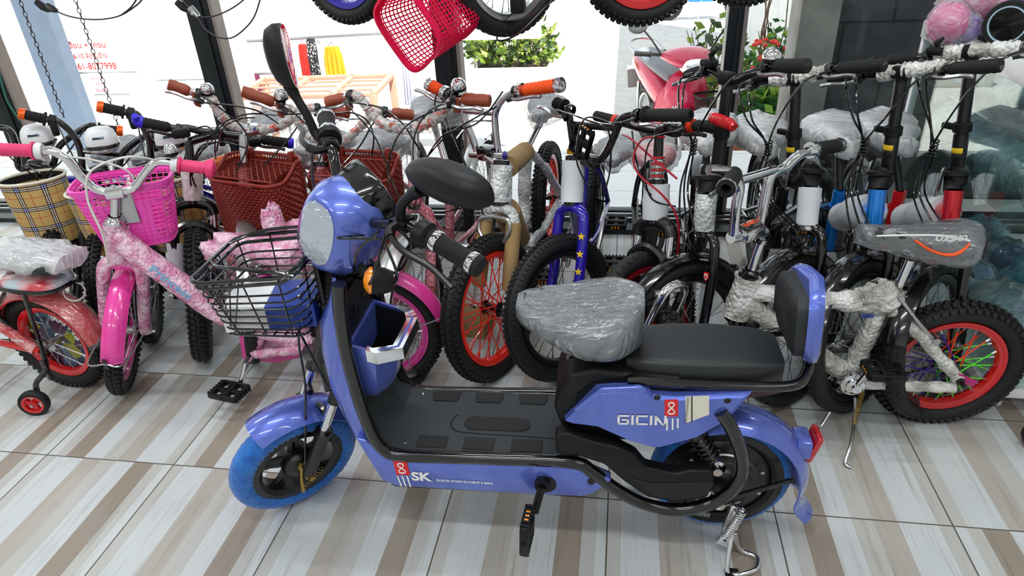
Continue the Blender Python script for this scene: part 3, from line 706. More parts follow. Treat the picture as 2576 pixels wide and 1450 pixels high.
# seat post and front saddle
SPB = L3(.718, 0, .468)
MB().lathe(SPB, Z, [(.046, 0), (.046, .012), (.038, .02), (.034, .03), (.030, .034), (.032, .046), (.022, .052), (.016, .06), (.014, .10), (.0005, .1)], 28).build('seat_post', BLACK, S)
SADC = E(1455, 790, -.02)
def bigsaddle():
    def shell(k, j):
        rings = []
        for i in range(19):
            t = i/18; un = .575; ur = .83
            w = .122*(.34+.66*math.sin(min(1, (t+.02)/.72)*math.pi/2))*math.sin(min(1, (t+.05)/.10)*math.pi/2)**.7*math.cos(max(0, (t-.70)/.34)*math.pi/2)**.6
            top = .612+.022*t-.012*math.sin(t*math.pi); bot = .585-.06*math.sin(min(1, t*1.5)*math.pi/2)-.005; bot += .02*max(0, t-.8)
            ring = []
            for q in range(20):
                a = 2*math.pi*q/20; ca, sa = math.cos(a), math.sin(a)
                z = (top+bot)/2+(top-bot)/2*math.copysign(abs(sa)**.6, sa)*k; bulge = 1-.10*max(0, -sa)
                ring.append(L3(un+(ur-un)*t, w*bulge*k*math.copysign(abs(ca)**.75, ca)+random.uniform(-j, j), z+random.uniform(-j, j)))
            rings.append(ring)
        return MB().loft(rings)
    o = shell(1, 0).build('saddle', VINYL, S, 60); shell(1.035, .0016).build('plastic_cover', MILKY2, o, 80)
MILKY2 = film('creased_saddle_wrap', .26, (226, 231, 238), 26, 1.)
bigsaddle()
# passenger seat
def rsup(cu, u0, u1, hv, z0, z1, n=15, ex=.32):
    rings = []
    for i in range(n):
        t = i/(n-1); e = min(1, math.sin(math.pi*min(max(t, .0), 1))**.13+.0) if 0 < t < 1 else .0
        e = max(e, .68); ring = []
        for q in range(24):
            a = 2*math.pi*q/24; ca, sa = math.cos(a), math.sin(a)
            ring.append(L3(u0+(u1-u0)*t, hv*e*math.copysign(abs(ca)**ex, ca), (z0+z1)/2+(z1-z0)/2*(.4+.6*e)*math.copysign(abs(sa)**ex, sa)+.012*(1-t)*t))
        rings.append(ring)
    return MB().loft(rings)
rsup(0, .798, 1.105, .080, .452, .516).build('passenger_seat', VINYL, S, 55)
# seat rail and backrest
rail = [L3(.80, -.086, .478), L3(1.0, -.088, .474), L3(1.115, -.082, .474), L3(1.15, -.05, .485), L3(1.158, -.02, .50), L3(1.155, -.012, .55)]
rb_ = MB().tube(cr(rail, 6), .011, 10)
rb_.tube(cr([L3(.80, .086, .478), L3(1.0, .088, .474), L3(1.10, .08, .49), L3(1.145, .045, .52), L3(1.15, .012, .56)], 6), .011, 10)
rb_.build('seat_rail', BLACK, S)
def padring(u, sy, z0, z1, ex=.5, cut=.62):
    o = []
    for q in range(24):
        a = 2*math.pi*q/24; ca, sa = math.cos(a), math.sin(a)
        yy = sy*math.copysign(abs(ca)**ex, ca); zz = math.copysign(abs(sa)**ex, sa)
        yy *= 1-.28*max(0, -zz)
        o.append(L3(u-.02*abs(yy/sy)+.04*(zz*.5+.5)*-.3, yy, (z0+z1)/2+(z1-z0)/2*zz))
    return o
BKU, Zb0, Zb1 = 1.150, .505, .665
BK = MB().loft([padring(BKU, .086, Zb0, Zb1), padring(BKU+.012, .092, Zb0-.008, Zb1+.008), padring(BKU+.026, .089, Zb0-.006, Zb1+.006), padring(BKU+.034, .072, Zb0+.012, Zb1-.012)]).build('backrest', PERI, S, 45)
MB().loft([padring(BKU+.002, .080, Zb0+.004, Zb1-.004), padring(BKU-.018, .078, Zb0+.006, Zb1-.006), padring(BKU-.028, .056, Zb0+.02, Zb1-.02)]).build('back_pad', VINYL, BK, 45)
# rear fender, tail light, plate tail
RFD = fender('rear_fender', S, RC, EV, RW+.035, .115, math.radians(-128), math.radians(12), PERI, EU, 40, .003, .5)
_th = math.radians(-12); e_ = EU*math.cos(_th)+Z*math.sin(_th)*-1*-1; t_ = (EU*math.sin(_th)-Z*math.cos(_th)); p_ = RC+e_*(RW+.035); rings = []
for i in range(7):
    s_ = i/6; q_ = p_+t_*(.058*s_)+EU*(.042*s_*s_)+t_*0; w_ = .115; ring = []
    for k in range(9): tt = -1+k/4; ring.append(q_-e_*(.5*w_*.5*tt*tt)+EV*(tt*w_/2))
    for k in range(9)[::-1]: tt = -1+k/4; ring.append(q_-e_*(.5*w_*.5*tt*tt+.003)+EV*(tt*w_/2*.97))
    rings.append(ring)
MB().loft(rings).build('fender_tail', PERI, RFD, 50)
tl = RC+(EU*math.cos(.50)+Z*math.sin(.50))*(RW+.046)
MB().box(tl-EU*.014, (.035, .06, .05), (EU, EV, Z), .008).build('light_mount', PERI, RFD)
MB().box(tl+EU*.008, (.014, .055, .07), (EU*.96-Z*.25, EV, Z*.96+EU*.25), .005).build('tail_light', REDLENS, RFD)
MB().tube([RC-EV*.075+EU*.02, RC+EU*.135-EV*.062+Z*.045], .006, 6).build('fender_stay', SATIN, RFD)
MB().lathe(RC+EU*.140-EV*.062+Z*.047, -EV, [(.007, 0), (.006, .006), (.0005, .006)], 10).build('fender_bolt', BLACKC, RFD)
MB().prism([L3(.98, -.06, .46), L3(1.10, -.06, .47), L3(1.105, -.06, .435), L3(.98, -.06, .405)], EV*.12, .004, 2).build('tail_box', mat('maroon_plastic', (66, 26, 28), .4), S)
# shock absorber
sa_, sb_ = E(1748, 1085, -.07), E(1802, 1172, -.075)
SHK = MB().tube([sa_, sb_], .008, 10).build('shock_absorber', STEEL, S)
coil('shock_spring', sa_.lerp(sb_, .05), sa_.lerp(sb_, .82), .017, 6, .0042, SATIN, SHK)
MB().lathe(sb_+EV*.012, -EV, [(.019, 0), (.019, .02), (.010, .021), (.010, .034), (.0005, .034)], 14).build('shock_bolt', CHROME, SHK)
MB().tube([sa_+EV*.0, sa_.lerp(sb_, .12)], .02, 14).build('shock_cap', SATIN, SHK)
# swing arm nut, kickstand
an = E(1808, 1258, -.085)
KS = MB().box(an+EV*.015, (.05, .012, .03), (EU, EV, Z), .003).lathe(an+EV*.01, -EV, [(.02, 0), (.02, .012), (.012, .013), (.012, .03), (.0005, .03)], 6).build('kickstand', CHROME, S)
k0 = E(1860, 1280, -.10); k1 = E(1815, 1365, -.12)
MB().prism([E(*q, -.10) for q in [(1840, 1275), (1872, 1285), (1840, 1385), (1800, 1368), (1812, 1355)]], EV*.014, .003, 2).build('stand_plate', CHROME, KS)
coil('stand_spring', E(1868, 1285, -.115), E(1825, 1352, -.12), .0085, 13, .002, CHROME, KS)
lg = [E(1850, 1285, -.10), E(1838, 1360, -.12), gz(1830, 1438, .006), gz(1860, 1446, .006), gz(1902, 1432, .006), gz(1903, 1402, .006), gz(1868, 1388, .008), gz(1856, 1372, .03), E(1848, 1340, -.11)]
MB().tube(cr(lg, 6), .0055, 10).build('stand_leg', CHROME, KS)
MB().box(gz(1842, 1448, .004), (.03, .035, .006), bev=.002).build('stand_foot', MBLACK, KS)
coil('return_spring', E(1712, 1282, -.06), E(1786, 1296, -.07), .006, 14, .0013, STEEL, S)
# headlight housing
hc = ST(0, 0, -.02)
_hm = Matrix.Rotation(.24, 3, ED); HF, HL = _hm @ SFW, _hm @ SLT; HO = ST(.012, -.004, .008)
def SH(f, l, u): return HO+HF*f+HL*l+ED*u
def hring(f, sx, sz, dz=0, ex=.8): return [SH(f, sx*math.copysign(abs(math.cos(a))**ex, math.cos(a)), dz+sz*math.copysign(abs(math.sin(a))**ex, math.sin(a))) for a in [2*math.pi*i/28 for i in range(28)]]
HD = MB().loft([hring(.068, .048, .064, -.068), hring(.062, .058, .075, -.068), hring(.030, .079, .094, -.066), hring(-.012, .079, .097, -.06), hring(-.05, .068, .090, -.065), hring(-.070, .045, .07, -.07)]).build('headlight_housing', PERI, S, 40)
MB().loft([hring(.069, .047, .063, -.068), hring(.045, .036, .048, -.068), hring(.034, .015, .02, -.068)]).build('light_reflector', REFLECTOR, HD, 50)
MB().loft([hring(.070, .049, .065, -.068), hring(.080, .042, .056, -.068), hring(.086, .02, .03, -.068)]).build('headlight_lens', LENS, HD, 50)
MB().ell(SH(.055, 0, -.068), (.012, .012, .012)).build('headlight_bulb', CHROME, HD)
# dash display on the rider's side of the housing
dn = (ED*.62-SFW*.78).normalized(); dc = ST(-.038, 0, .022)
dx, dy = SLT, dn.cross(SLT)
def ov(c, a, b_, n=24, k=.7): return [c+dx*(a*math.copysign(abs(math.cos(t))**k, math.cos(t)))+dy*(b_*math.copysign(abs(math.sin(t))**k, math.sin(t))) for t in [2*math.pi*i/n for i in range(n)]]
DSP = MB().loft([ov(dc-dn*.04, .062, .052), ov(dc, .068, .056), ov(dc+dn*.008, .064, .052), ov(dc+dn*.010, .05, .04)]).build('dash_display', BLACK, HD, 40)
MB().loft([ov(dc+dn*.011, .05, .04), ov(dc+dn*.013, .044, .034)]).build('display_glass', mat('display_glass', (120, 120, 118), .05, .7), DSP, 40)
# handlebar
BAR = MB()
hb0, sw0, rs0, be, gl = .194, .031, .036, .363, .119
ends = {}
for s in (-1, 1):
    g0 = ST(-sw0, s*hb0, rs0); gd = SLT*(s*math.cos(be))-SFW*math.sin(be); ends[s] = (g0, gd)
    BAR.tube(cr([ST(-.0, s*.03, -.02), ST(-.004, s*.075, -.01), ST(-.012, s*.12, .015), g0-gd*.05, g0, g0+gd*.06], 5), .011, 10)
BARO = BAR.build('handlebar', BLACK, S)
for s in (-1, 1):
    g0, gd = ends[s]
    b = MB().lathe(g0-gd*.012, gd, [(.012, 0), (.024, .001), (.026, .006), (.026, .022), (.022, .026), (.016, .03)], 20); b.build('throttle_collar', MBLACK, BARO)
    gr = MB().lathe(g0+gd*.016, gd, [(.014, 0), (.019, .001)]+[(.0185 if i % 2 else .0175, .006+.0155*i) for i in range(6)]+[(.0205, .105), (.019, .112), (.0005, .113)], 20).build('grip', FOAMB, BARO)
    for h in (.008, .088): MB().lathe(g0+gd*(.016+h), gd, [(.0192, 0), (.0206, .002), (.0206, .012), (.0192, .014)], 20).build('grip_band', CHROME, gr)
    lv = -SFW*-1
    lb = MB().lathe(g0-gd*.042, gd, [(.012, -.012), (.017, -.01), (.017, .01), (.012, .012)], 12).tube(cr([g0-gd*.045, g0-gd*.04+SFW*.03-ED*.01, g0-gd*.02+SFW*.045-ED*.014], 4), .009, 8).build('brake_lever', MBLACK, BARO)
    MB().tube(cr([g0-gd*.035+SFW*.038-ED*.012, g0+gd*.02+SFW*.058-ED*.016, g0+gd*.08+SFW*.052-ED*.02, g0+gd*.135+SFW*.058-ED*.03], 5), .0062, 8).build('lever_blade', SATIN, lb)
# mirrors
def mirror(s, stem, hc_, up, out, nrm, a, b_):
    "stem path, head centre, long axis out, short axis up, glass normal nrm"
    M_ = MB().tube(cr(stem, 5), [.0095]*(len(cr(stem, 5))-6)+[.011, .0125, .012, .0135, .012, .014], 12).build('mirror', MBLACK, S)
    def rg(k, d, sh=0):
        o = []
        for i in range(28):
            t_ = 2*math.pi*i/28; c_, s_ = math.cos(t_), math.sin(t_)
            taper = 1-.22*(-c_)*(1) if c_ < 0 else 1
            o.append(hc_+out*(a*k*math.copysign(abs(c_)**.8, c_))+up*(b_*k*taper*math.copysign(abs(s_)**.8, s_))-nrm*d)
        return o
    MB().loft([rg(.96, -.006), rg(1, 0), rg(.97, .016), rg(.80, .034), rg(.5, .043), rg(.2, .046)]).build('mirror_shell', MBLACK, M_, 50)
    MB().loft([rg(.955, -.0045), rg(.955, -.0065), rg(.86, -.0070)]).build('mirror_glass', MIRROR, M_, 30)

nf = -E(1135, 452, -.2)+E(1135, 452, -.2)
mirror(-1, [ends[-1][0]-ends[-1][1]*.04+ED*.01, E(1008, 545, -.115), E(1012, 515, -.13), E(1038, 488, -.15), E(1062, 474, -.17)], E(1138, 455, -.205), (Z*.93-EU*.1).normalized(), (EU*.78-EV*.62-Z*.02).normalized(), (EU*.62+EV*.74-Z*.1).normalized(), .092, .034)
mirror(1, [ends[1][0]-ends[1][1]*.045+ED*.01, E(800, 345, .16), E(772, 290, .165), E(742, 240, .17), E(722, 205, .17)], E(722, 142, .17), (-EV*.78+EU*.1).normalized(), (Z*.92-EU*.12+EV*.15).normalized(), (EU*.985-EV*.10-Z*.05).normalized(), .064, .030)
# cables between bars and head tube
cb = MB()
for pts_ in ([(ST(.03, -.15, .02), ST(.045, -.12, -.04), ST(.03, -.095, -.10), ST(.0, -.06, -.14), SA+ED*.5-SLT*.03), (ST(.03, .14, .03), ST(.03, .115, -.03), ST(.0, .10, -.09), ST(-.02, .06, -.14), SA+ED*.5+SLT*.03), (ST(-.0, -.13, .03), ST(.03, -.16, -.08), ST(.0, -.09, -.13), SA+ED*.55-SLT*.02), (ST(.03, -.16, .01), ST(.08, -.10, -.02), ST(.02, -.085, -.03), ST(-.0, -.06, -.04)), (SA+ED*.5+SFW*.03, SA+ED*.4+SFW*.07, SA+ED*.26+SFW*.05-SLT*.03, FC-SLT*.05+ED*.03), (SA+ED*.52+SFW*.03+SLT*.03, SA+ED*.44+SFW*.08+SLT*.02, SA+ED*.36+SFW*.05, L3(.16, -.07, .42)), (ST(-.01, -.10, .01), ST(-.05, -.14, -.02), ST(-.05, -.12, -.10), ST(-.02, -.06, -.12)), (ST(.02, -.16, .0), ST(.0, -.19, -.05), ST(-.02, -.15, -.10), ST(-.01, -.08, -.09))]):
    cb.tube(cr(pts_, 8), .0028, 6)
cb.build('cable_bundle', BLACK, S)
# turn signal
ta, tb = E(900, 660, -.05), E(930, 708, -.09)
TS = MB().lathe(ta, tb-ta, [(.008+.002*(i % 2), .006*i) for i in range(8)], 12).build('turn_signal', FOAMB, S)
tn = (SFW*.75+SLT*.42-Z*.12).normalized()
MB().lathe(E(945, 706, -.10), tn, [(.0005, -.035), (.02, -.032), (.026, -.015), (.027, .006), (.022, .008)], 20).build('signal_housing', MBLACK, TS)
MB().lathe(E(945, 706, -.10)+tn*.007, tn, [(.027, 0), (.026, .006), (.016, .014), (.0005, .017)], 20).build('signal_lens', AMBER, TS)
# wire basket carried ahead of the leg shield
bu0, bu1, bv0, bv1, bt, bbm = -.062, .165, -.112, .108, .70, .562
def brect(k, w, dip=0):
    t_ = (w-bbm)/(bt-bbm); iu = .030*(1-t_); iv = .028*(1-t_); r_ = .03
    a0, a1, c0, c1 = bu0+iu, bu1-iu*.6, bv0+iv, bv1-iv; o = []
    for (cu_, cv_, st_) in ((a1-r_, c1-r_, 0), (a0+r_, c1-r_, 90), (a0+r_, c0+r_, 180), (a1-r_, c0+r_, 270)):
        for q in range(5):
            a = math.radians(st_+22.5*q); uu, vv_ = cu_+r_*math.cos(a), cv_+r_*math.sin(a)
            lift = max(0, (uu-.10)/.065)*.03*t_
            o.append(L3(uu, vv_, w+lift))
    return o
BS = MB().tube(brect(0, bt), .0042, 8, closed=True).tube([p-Z*.014+(L3(.05, 0, p.z)-p)*.03 for p in brect(0, bt)], .0042, 8, closed=True).build('basket', BLACK, S)
b = MB()
for k in range(7): b.tube(brect(0, bbm+(bt-bbm-.02)*k/7.), .0024, 6, closed=True)
top, bot = brect(0, bt-.004), brect(0, bbm)
n_ = len(top)
def at(ring, t_):
    L_ = [0]
    for i in range(n_): L_.append(L_[-1]+(ring[(i+1) % n_]-ring[i]).length)
    q = (t_ % 1)*L_[-1]
    for i in range(n_):
        if L_[i+1] >= q: return ring[i].lerp(ring[(i+1) % n_], (q-L_[i])/max(1e-9, L_[i+1]-L_[i]))
for k in range(11):
    b.tube([at(top, k/11+.02), at(bot, k/11+.035)], .0018, 5)
for k in range(12): b.tube([at(top, .40+k/44), at(bot, .40+(k-4)/44)], .0016, 5)
for k in range(7):
    u_ = bu0+.04+k*.024; b.tube([L3(u_, bv0+.03, bbm), L3(u_, bv1-.03, bbm)], .0018, 5)
    v_ = bv0+.04+k*.023; b.tube([L3(bu0+.03, v_, bbm), L3(bu1-.03, v_, bbm)], .0018, 5)
b.build('basket_wires', BLACK, BS)
hp = [L3(.19, -.105, .735), L3(.15, -.1, .76), L3(.10, -.09, .765), L3(.03, -.085, .745), L3(-.03, -.08, .705)]
MB().tube(cr([L3(.16, bv0+.005, .715), L3(.12, bv0, .728), L3(.05, bv0+.02, .722), L3(-.02, bv0+.05, .712), L3(-.055, bv0+.09, .702)], 6), .004, 8).tube(cr([L3(.16, bv1, .722), L3(.09, bv1, .722), L3(0, bv1-.01, .715), L3(-.056, bv1-.05, .705)], 6), .004, 8).build('basket_hoop', BLACK, BS)
MB().box(L3(.17, 0, .66), (.012, .06, .16), (EU, EV, Z), .003).tube([L3(.17, -.03, .60), L3(.24, -.03, .60)], .008, 8).tube([L3(.17, .03, .60), L3(.24, .03, .60)], .008, 8).build('basket_bracket', SATIN, BS)
MB().box(L3(.06, 0, bbm-.004), (.08, .05, .003), (EU, EV, Z), .001).build('basket_plate', STEEL, BS)
# box lying in the basket
bxu = (EU*.985+EV*.17).normalized(); bxv = Z.cross(bxu); bxc = L3(.055, -.01, bbm+.031)
CT = root('carton', bxc-Z*.028, 'small white and blue box lying in the wire basket of the scooter', 'box')
MB().box(bxc-bxu*.05, (.09, .115, .055), (bxu, bxv, Z), .001).build('box_half', mat('glossy_white_card', (236, 236, 238), .3), CT, label='white half of the box')
MB().box(bxc+bxu*.045, (.10, .115, .055), (bxu, bxv, Z), .001).build('box_half', mat('glossy_blue_card', (22, 58, 150), .3), CT, label='blue half of the box')
# ---------------------------------------------------------------- bicycles
class Cyc:
    def __init__(s, name, label, F, R, r, tw, yaw, ha=71, off=.03, group=None, cat='bicycle', zc=.75):
        "F, R ground contact of the two wheels; yaw = direction of the front wheel plane in degrees"
        s.F, s.R, s.r, s.tw = V(F[0], F[1], 0), V(R[0], R[1], 0), r, tw
        s.eu = (s.R-s.F).normalized(); s.ev = Z.cross(s.eu); s.wb = (s.R-s.F).length
        s.root = root(name, s.F, label, cat, group)
        a = math.radians(ha); s.d = s.eu*math.cos(a)+Z*math.sin(a); s.A0 = s.F+s.eu*off+Z*r
        st = math.radians(yaw)-math.atan2(s.eu.y, s.eu.x)
        s.M = rotm(s.A0, s.d, st); m3 = s.M.to_3x3()
        s.f = (m3 @ -s.eu); s.f = (s.f-s.d*s.f.dot(s.d)).normalized(); s.lat = (m3 @ s.ev).normalized()
        s.fh = V(s.f.x, s.f.y, 0).normalized(); s.lh = V(s.lat.x, s.lat.y, 0).normalized()
        s.Cn = s.A0+s.d*((zc-r)/s.d.z)
        s.axle = s.M @ (s.F+Z*r)
    def ax(s, z): return s.A0+s.d*((z-s.r)/s.d.z)
    def P(s, u, v, w): return s.F+s.eu*u+s.ev*v+Z*w
    def b(s, px, py, back=0): return hit(px, py, s.Cn-s.fh*back, s.fh)
    def pu(s, px, py, u): return hit(px, py, s.F+s.eu*u, s.eu)
    def pv(s, px, py, v=0): return hit(px, py, s.F+s.ev*v, s.ev)
    def wheels(s, rim=SILVER, spoke=STEEL, tread='block', front=True, rear=True, hubm=STEEL, sr=.0012, nsp=28, rr=None, rcol=None):
        if front: wheel(s.root, s.axle, s.lat, s.r, s.tw, rim, spoke, tread, hubm=hubm, sr=sr, nsp=nsp)
        s.rr = rr or s.r
        if rear: wheel(s.root, s.R+Z*s.rr, s.ev, s.rr, s.tw, rim, spoke, tread, hubm=hubm, sr=sr, nsp=nsp, colors=rcol)
    def fork(s, m, r=.014, w=.05, z=None, name='fork', arch=False, sus=None, wrapm=None):
        zc = z or (2*s.r+.035); cr_ = s.ax(zc); b = MB()
        for k in (-1, 1):
            bot = s.axle+s.lat*(w*k); top = cr_+s.lat*(w*.92*k)-s.d*.02
            if sus:
                mid = bot.lerp(top, .55)
                b.tube([bot-s.d*.012, bot, mid], [r*.9, r*1.15, r*1.25], 10)
            else:
                b.tube(cr([bot, bot.lerp(top, .5)-s.f*.006, top, cr_+s.lat*(w*.55*k)+s.d*.012, cr_+s.d*.02], 4), r, 10)
        if sus:
            b.tube(cr([cr_+s.lat*w-s.d*.02, cr_+s.lat*w*.8+s.d*.01, cr_+s.d*.022, cr_-s.lat*w*.8+s.d*.01, cr_-s.lat*w-s.d*.02], 4), r*1.3, 10)
        o = b.build(name, m, s.root)
        if sus:
            q = None
            for k in (-1, 1):
                bot = s.axle+s.lat*(w*k); top = cr_+s.lat*(w*k)-s.d*.015; mid = bot.lerp(top, .5)
                MB().tube([mid, top], r*.85, 10).build('fork_stanchion', sus, o)
            a = s.axle.lerp(cr_, .60)
            MB().tube(cr([s.axle.lerp(cr_, .52)+s.lat*w+s.f*.01, a+s.lat*w*.95+s.d*.035+s.f*.016, a+s.d*.066+s.f*.018, a-s.lat*w*.95+s.d*.035+s.f*.016, s.axle.lerp(cr_, .52)-s.lat*w+s.f*.01], 5), r*.9, 8).build('fork_brace', m, o)
        for k in (-1, 1):
            MB().lathe(s.axle+s.lat*((w+.010)*k), s.lat*k, [(.011, 0), (.011, .008), (.006, .009), (.006, .018), (.0005, .018)], 6).build('axle_nut', STEEL, o)
        s.zcrown = zc; return o
    def head(s, z0, z1, m, r=.020, wr=None, wm=None, top=None):
        MB().tube([s.ax(z0), s.ax(z1)], r, 14).build('head_tube', m, s.root)
        if wr: wrap('head_wrap', [s.ax(z0+.005), s.ax((z0+z1)/2), s.ax(z1-.005)], wr, wm, s.root, .02, .08)
        for z in (z0, z1): MB().lathe(s.ax(z), s.d, [(r*.8, -.008), (r*1.15, -.006), (r*1.15, .008), (r*.8, .010)], 16).build('headset_ring', top or BLACK, s.root)
    def frame(s, us, zs, ub, zb, m, r=.016, zh0=None, zh1=None, wrapm=None, wr=None, stays=True, names=('top_tube', 'down_tube', 'seat_tube')):
        st = s.P(us, 0, zs); bb = s.P(ub, 0, zb); h0, h1 = s.ax(zh0), s.ax(zh1); s.st, s.bb = st, bb
        for nm, a, c in zip(names, (h1, h0, bb), (st, bb, st)):
            if a is None: continue
            if wrapm: wrap(nm, [a, c], (wr or r*1.35), wrapm, s.root)
            else: tobj(nm, [a, c], r, m, s.root, 10)
        if stays:
            rx = s.R+Z*s.rr
            for k in (-1, 1):
                for nm, a in (('chain_stay', bb), ('seat_stay', st)):
                    pts = [a+s.ev*(.012*k), a.lerp(rx, .3)+s.ev*(.045*k), rx+s.ev*(.058*k)]
                    if wrapm: wrap(nm, pts, r*.9, wrapm, s.root)
                    else: tobj(nm, cr(pts, 4), r*.6, m, s.root, 8)
    def seat(s, c, m=VINYL, cover=MILKY, L=.25, wd=.16, postm=CHROME, h=.06, f=None):
        s.sc = c
        o = saddle(s.root, c, f or -s.eu, L, wd, h, m, cover, cscale=1.2, crumple=.005)
        tobj('seat_post', [s.st, c-Z*.045], .0125, postm, s.root, 10)
        MB().box(c-Z*.055, (.035, .03, .02), (s.eu, s.ev, Z), .004).build('seat_clamp', STEEL, s.root)
    def crank(s, a=20, m=STEEL, pm=MBLACK, R=.07, L=.12, chain=True, w=.06):
        bb = s.bb; ca = math.radians(a); dirn = -s.eu*math.cos(ca)+Z*math.sin(ca)
        b = MB(); side = s.ev      # chain on the rider's right: facing forward (-eu) the right side is +ev
        for k in (-1, 1):
            b.tube([bb+s.ev*(w*.6*k), bb+s.ev*(w*k), bb+s.ev*((w+.012)*k)+dirn*(L*k)], .008, 8)
        b.tube([bb-s.ev*w*.7, bb+s.ev*w*.7], .012, 10); o = b.build('crankset', m, s.root)
        c = bb+side*(w*.72); x, y = s.eu, Z
        MB().lathe(c, side, [(R*.55, -.0015), (R, -.0015), (R, .0015), (R*.55, .0015)], 36, closed=True).build('chainring', m, o)
        if chain:
            rx = s.R+Z*s.rr+side*(w*.72); b = MB()
            for k in (-1, 1): b.tube([c+Z*(R*k), rx+Z*(.028*k)], .0035, 6)
            b.build('chain', SATIN, o)
        for k in (-1, 1): pedal(s.root, bb+s.ev*((w+.055)*k)+dirn*(L*k), s.ev, s.eu, pm, .075, .085)
    def bar(s, pts, r, m, gl=None, gr_=None, gm=FOAMB, gr=.0165, endm=None, collar=None, flange=True, lev=True, levm=STEEL, sm=5, ribs=7, wrapped=None, name='handlebar', extra=None):
        "pts: world points left to right; gl/gr_ = (inner, end) of the grips"
        P_ = cr(pts, sm); o = MB()
        if wrapped: pass
        o.tube(P_, r, 10)
        if extra: o.tube(extra, r*.8, 8)
        o = o.build(name, m, s.root)
        if wrapped:
            wm, t0, t1, wr = wrapped; n = len(P_); q = P_[int(n*t0):max(int(n*t0)+2, int(n*t1))]
            wrap('bar_wrap', q, wr, wm, o, .014, .22)
        for g in (gl, gr_):
            if not g: continue
            a, e = g; grip(o, a, e, gr, gm, ribs, endm, flange, collar)
            if lev:
                ax = (Vector(e)-Vector(a)).normalized()
                lever(o, Vector(a)-ax*.022, ax, s.fh*.85-Z*.35, levm, SATIN)
        s.bo = o; return o
    def stem(s, z0, C, m=CHROME, r=.0125, blk=None):
        a = s.ax(z0); t = s.ax(C.z-.01)
        tobj('stem', [a, t], r, m, s.root, 12)
        b = MB().tube([t, C], r*1.0, 10).box(C, (.05, .034, .036), (s.lh, s.fh, Z), .008); b.build('stem_clamp', blk or m, s.root)
    def cable(s, lst, r=.0026, m=BLACK, name='cable', sm=8):
        for p in lst: MB().tube(cr(p, sm), r, 6).build(name, m, s.root)
    def cables2(s, a, c, z=None, fwd=.10, drop=0, m=BLACK):
        "two cable loops from the levers, bowing ahead of the bar, down to the head"
        zz = z or s.zcrown+.02; e = s.ax(zz)
        C = (Vector(a)+Vector(c))/2
        for p, k in ((a, 1), (c, -1)):
            p = Vector(p); i = (C-p)
            MB().tube(cr([p, p+i*.35+s.fh*fwd-Z*(.01+drop), p+i*.8+s.fh*(fwd*.95)-Z*(.10+drop)+s.lh*(.02*k), e+s.fh*.05+s.lh*(.03*k)+Z*.06, e+s.fh*.02], 6), .0026, 6).build('cable', m, s.root)
    def fenders(s, m, front=True, rear=True, w=None, fa=(25, 150), ra=(-160, -10), gap=.02):
        w = w or s.tw+.02
        if front: fender('fender', s.root, s.axle, s.lat, s.r+gap, w, math.radians(fa[0]), math.radians(fa[1]), m, -s.fh*-1)
        if rear: fender('fender', s.root, s.R+Z*s.rr, s.ev, s.rr+gap, w, math.radians(ra[0]), math.radians(ra[1]), m, s.eu)
def bell(parent, c, up, m=CHROME, r=.022):
    o = MB().lathe(c, up, [(r*.7, -.006), (r, -.002), (r, .006)], 16, cap=True).build('bell', MBLACK, parent)
    MB().lathe(c, up, [(r*1.02, .006), (r*.98, .016), (r*.7, .026), (r*.25, .030), (.0005, .031)], 18).build('bell_dome', m, o); return o
def plaid():
    t = NT('tartan_fabric'); uv = t.n('TexCoord'); sp = t.n('SeparateXYZ'); t.l(uv.outputs['UV'], sp.inputs[0])
    B_, K, W_, R_ = srgb(214, 180, 110), srgb(74, 62, 50), srgb(232, 226, 206), srgb(200, 96, 60)
    one = (1, 1, 1)
    st = [(0, B_), (.12, K), (.165, W_), (.21, K), (.255, W_), (.30, K), (.345, B_), (.66, R_), (.685, B_)]
    cols = []
    for k in (0, 1): cols.append(t.ramp(t.math('FRACT', t.math('MULTIPLY', sp.outputs[k], 1.)), st, 'CONSTANT'))
    t.l(t.mix(1., t.mix(1., cols[0], cols[1], 'MULTIPLY'), B_, 'DIVIDE'), t.b.inputs['Base Color']); t.set(Roughness=.8)
    t.bump(t.noise(14, 3), .02, .5); return t.m
PLAID = plaid()
def fabric_basket(parent, c, rx, ry, h, ex, taper=.9):
    "soft tartan basket: c = centre of rim, ex = width direction"
    ey = Z.cross(ex); b = MB(); n = 40; m = 10; T = .075
    for i in range(m+1):
        t_ = i/m; k = 1-(1-taper)*t_
        for j in range(n+1):
            a = 2*math.pi*j/n; w = 1+.02*math.sin(a*5+i*.7)*t_+.015*math.sin(a*9+2)*t_
            p = c+ex*(rx*k*w*math.cos(a))+ey*(ry*k*w*math.sin(a))-Z*(h*t_)
            b.v.append(p); b.uv[len(b.v)-1] = ((a*(rx+ry)/2)/T, h*t_/T)
    for i in range(m):
        for j in range(n): b.f.append([i*(n+1)+j, i*(n+1)+j+1, (i+1)*(n+1)+j+1, (i+1)*(n+1)+j])
    o = b.build('basket', PLAID, parent, 70)
    ring = lambda k, z: [c+ex*(rx*k*math.cos(2*math.pi*j/n))+ey*(ry*k*math.sin(2*math.pi*j/n))+Z*z for j in range(n)]
    MB().tube(ring(1.0, .0), .0055, 8, closed=True).build('basket_binding', mat('cream_binding', (232, 226, 208), .8), o)
    MB().loft([ring(.985, -.002), ring(.975, -.035)], cap=False).build('basket_lining', mat('black_lining', (26, 24, 24), .85), o)
    b = MB(); b.loft([ring(.97, -.03), ring(taper*.97, -h*.97)], cap=False); b.v = b.v; ob = b.build('basket_inside', mat('tan_lining', (206, 176, 112), .85), o)
    MB().add([p for p in ring(taper, -h)], [list(range(n))]); q = MB(); q.add(ring(taper, -h), [list(range(n))]); q.build('basket_floor', mat('black_lining', (26, 24, 24), .85), o)
    return o
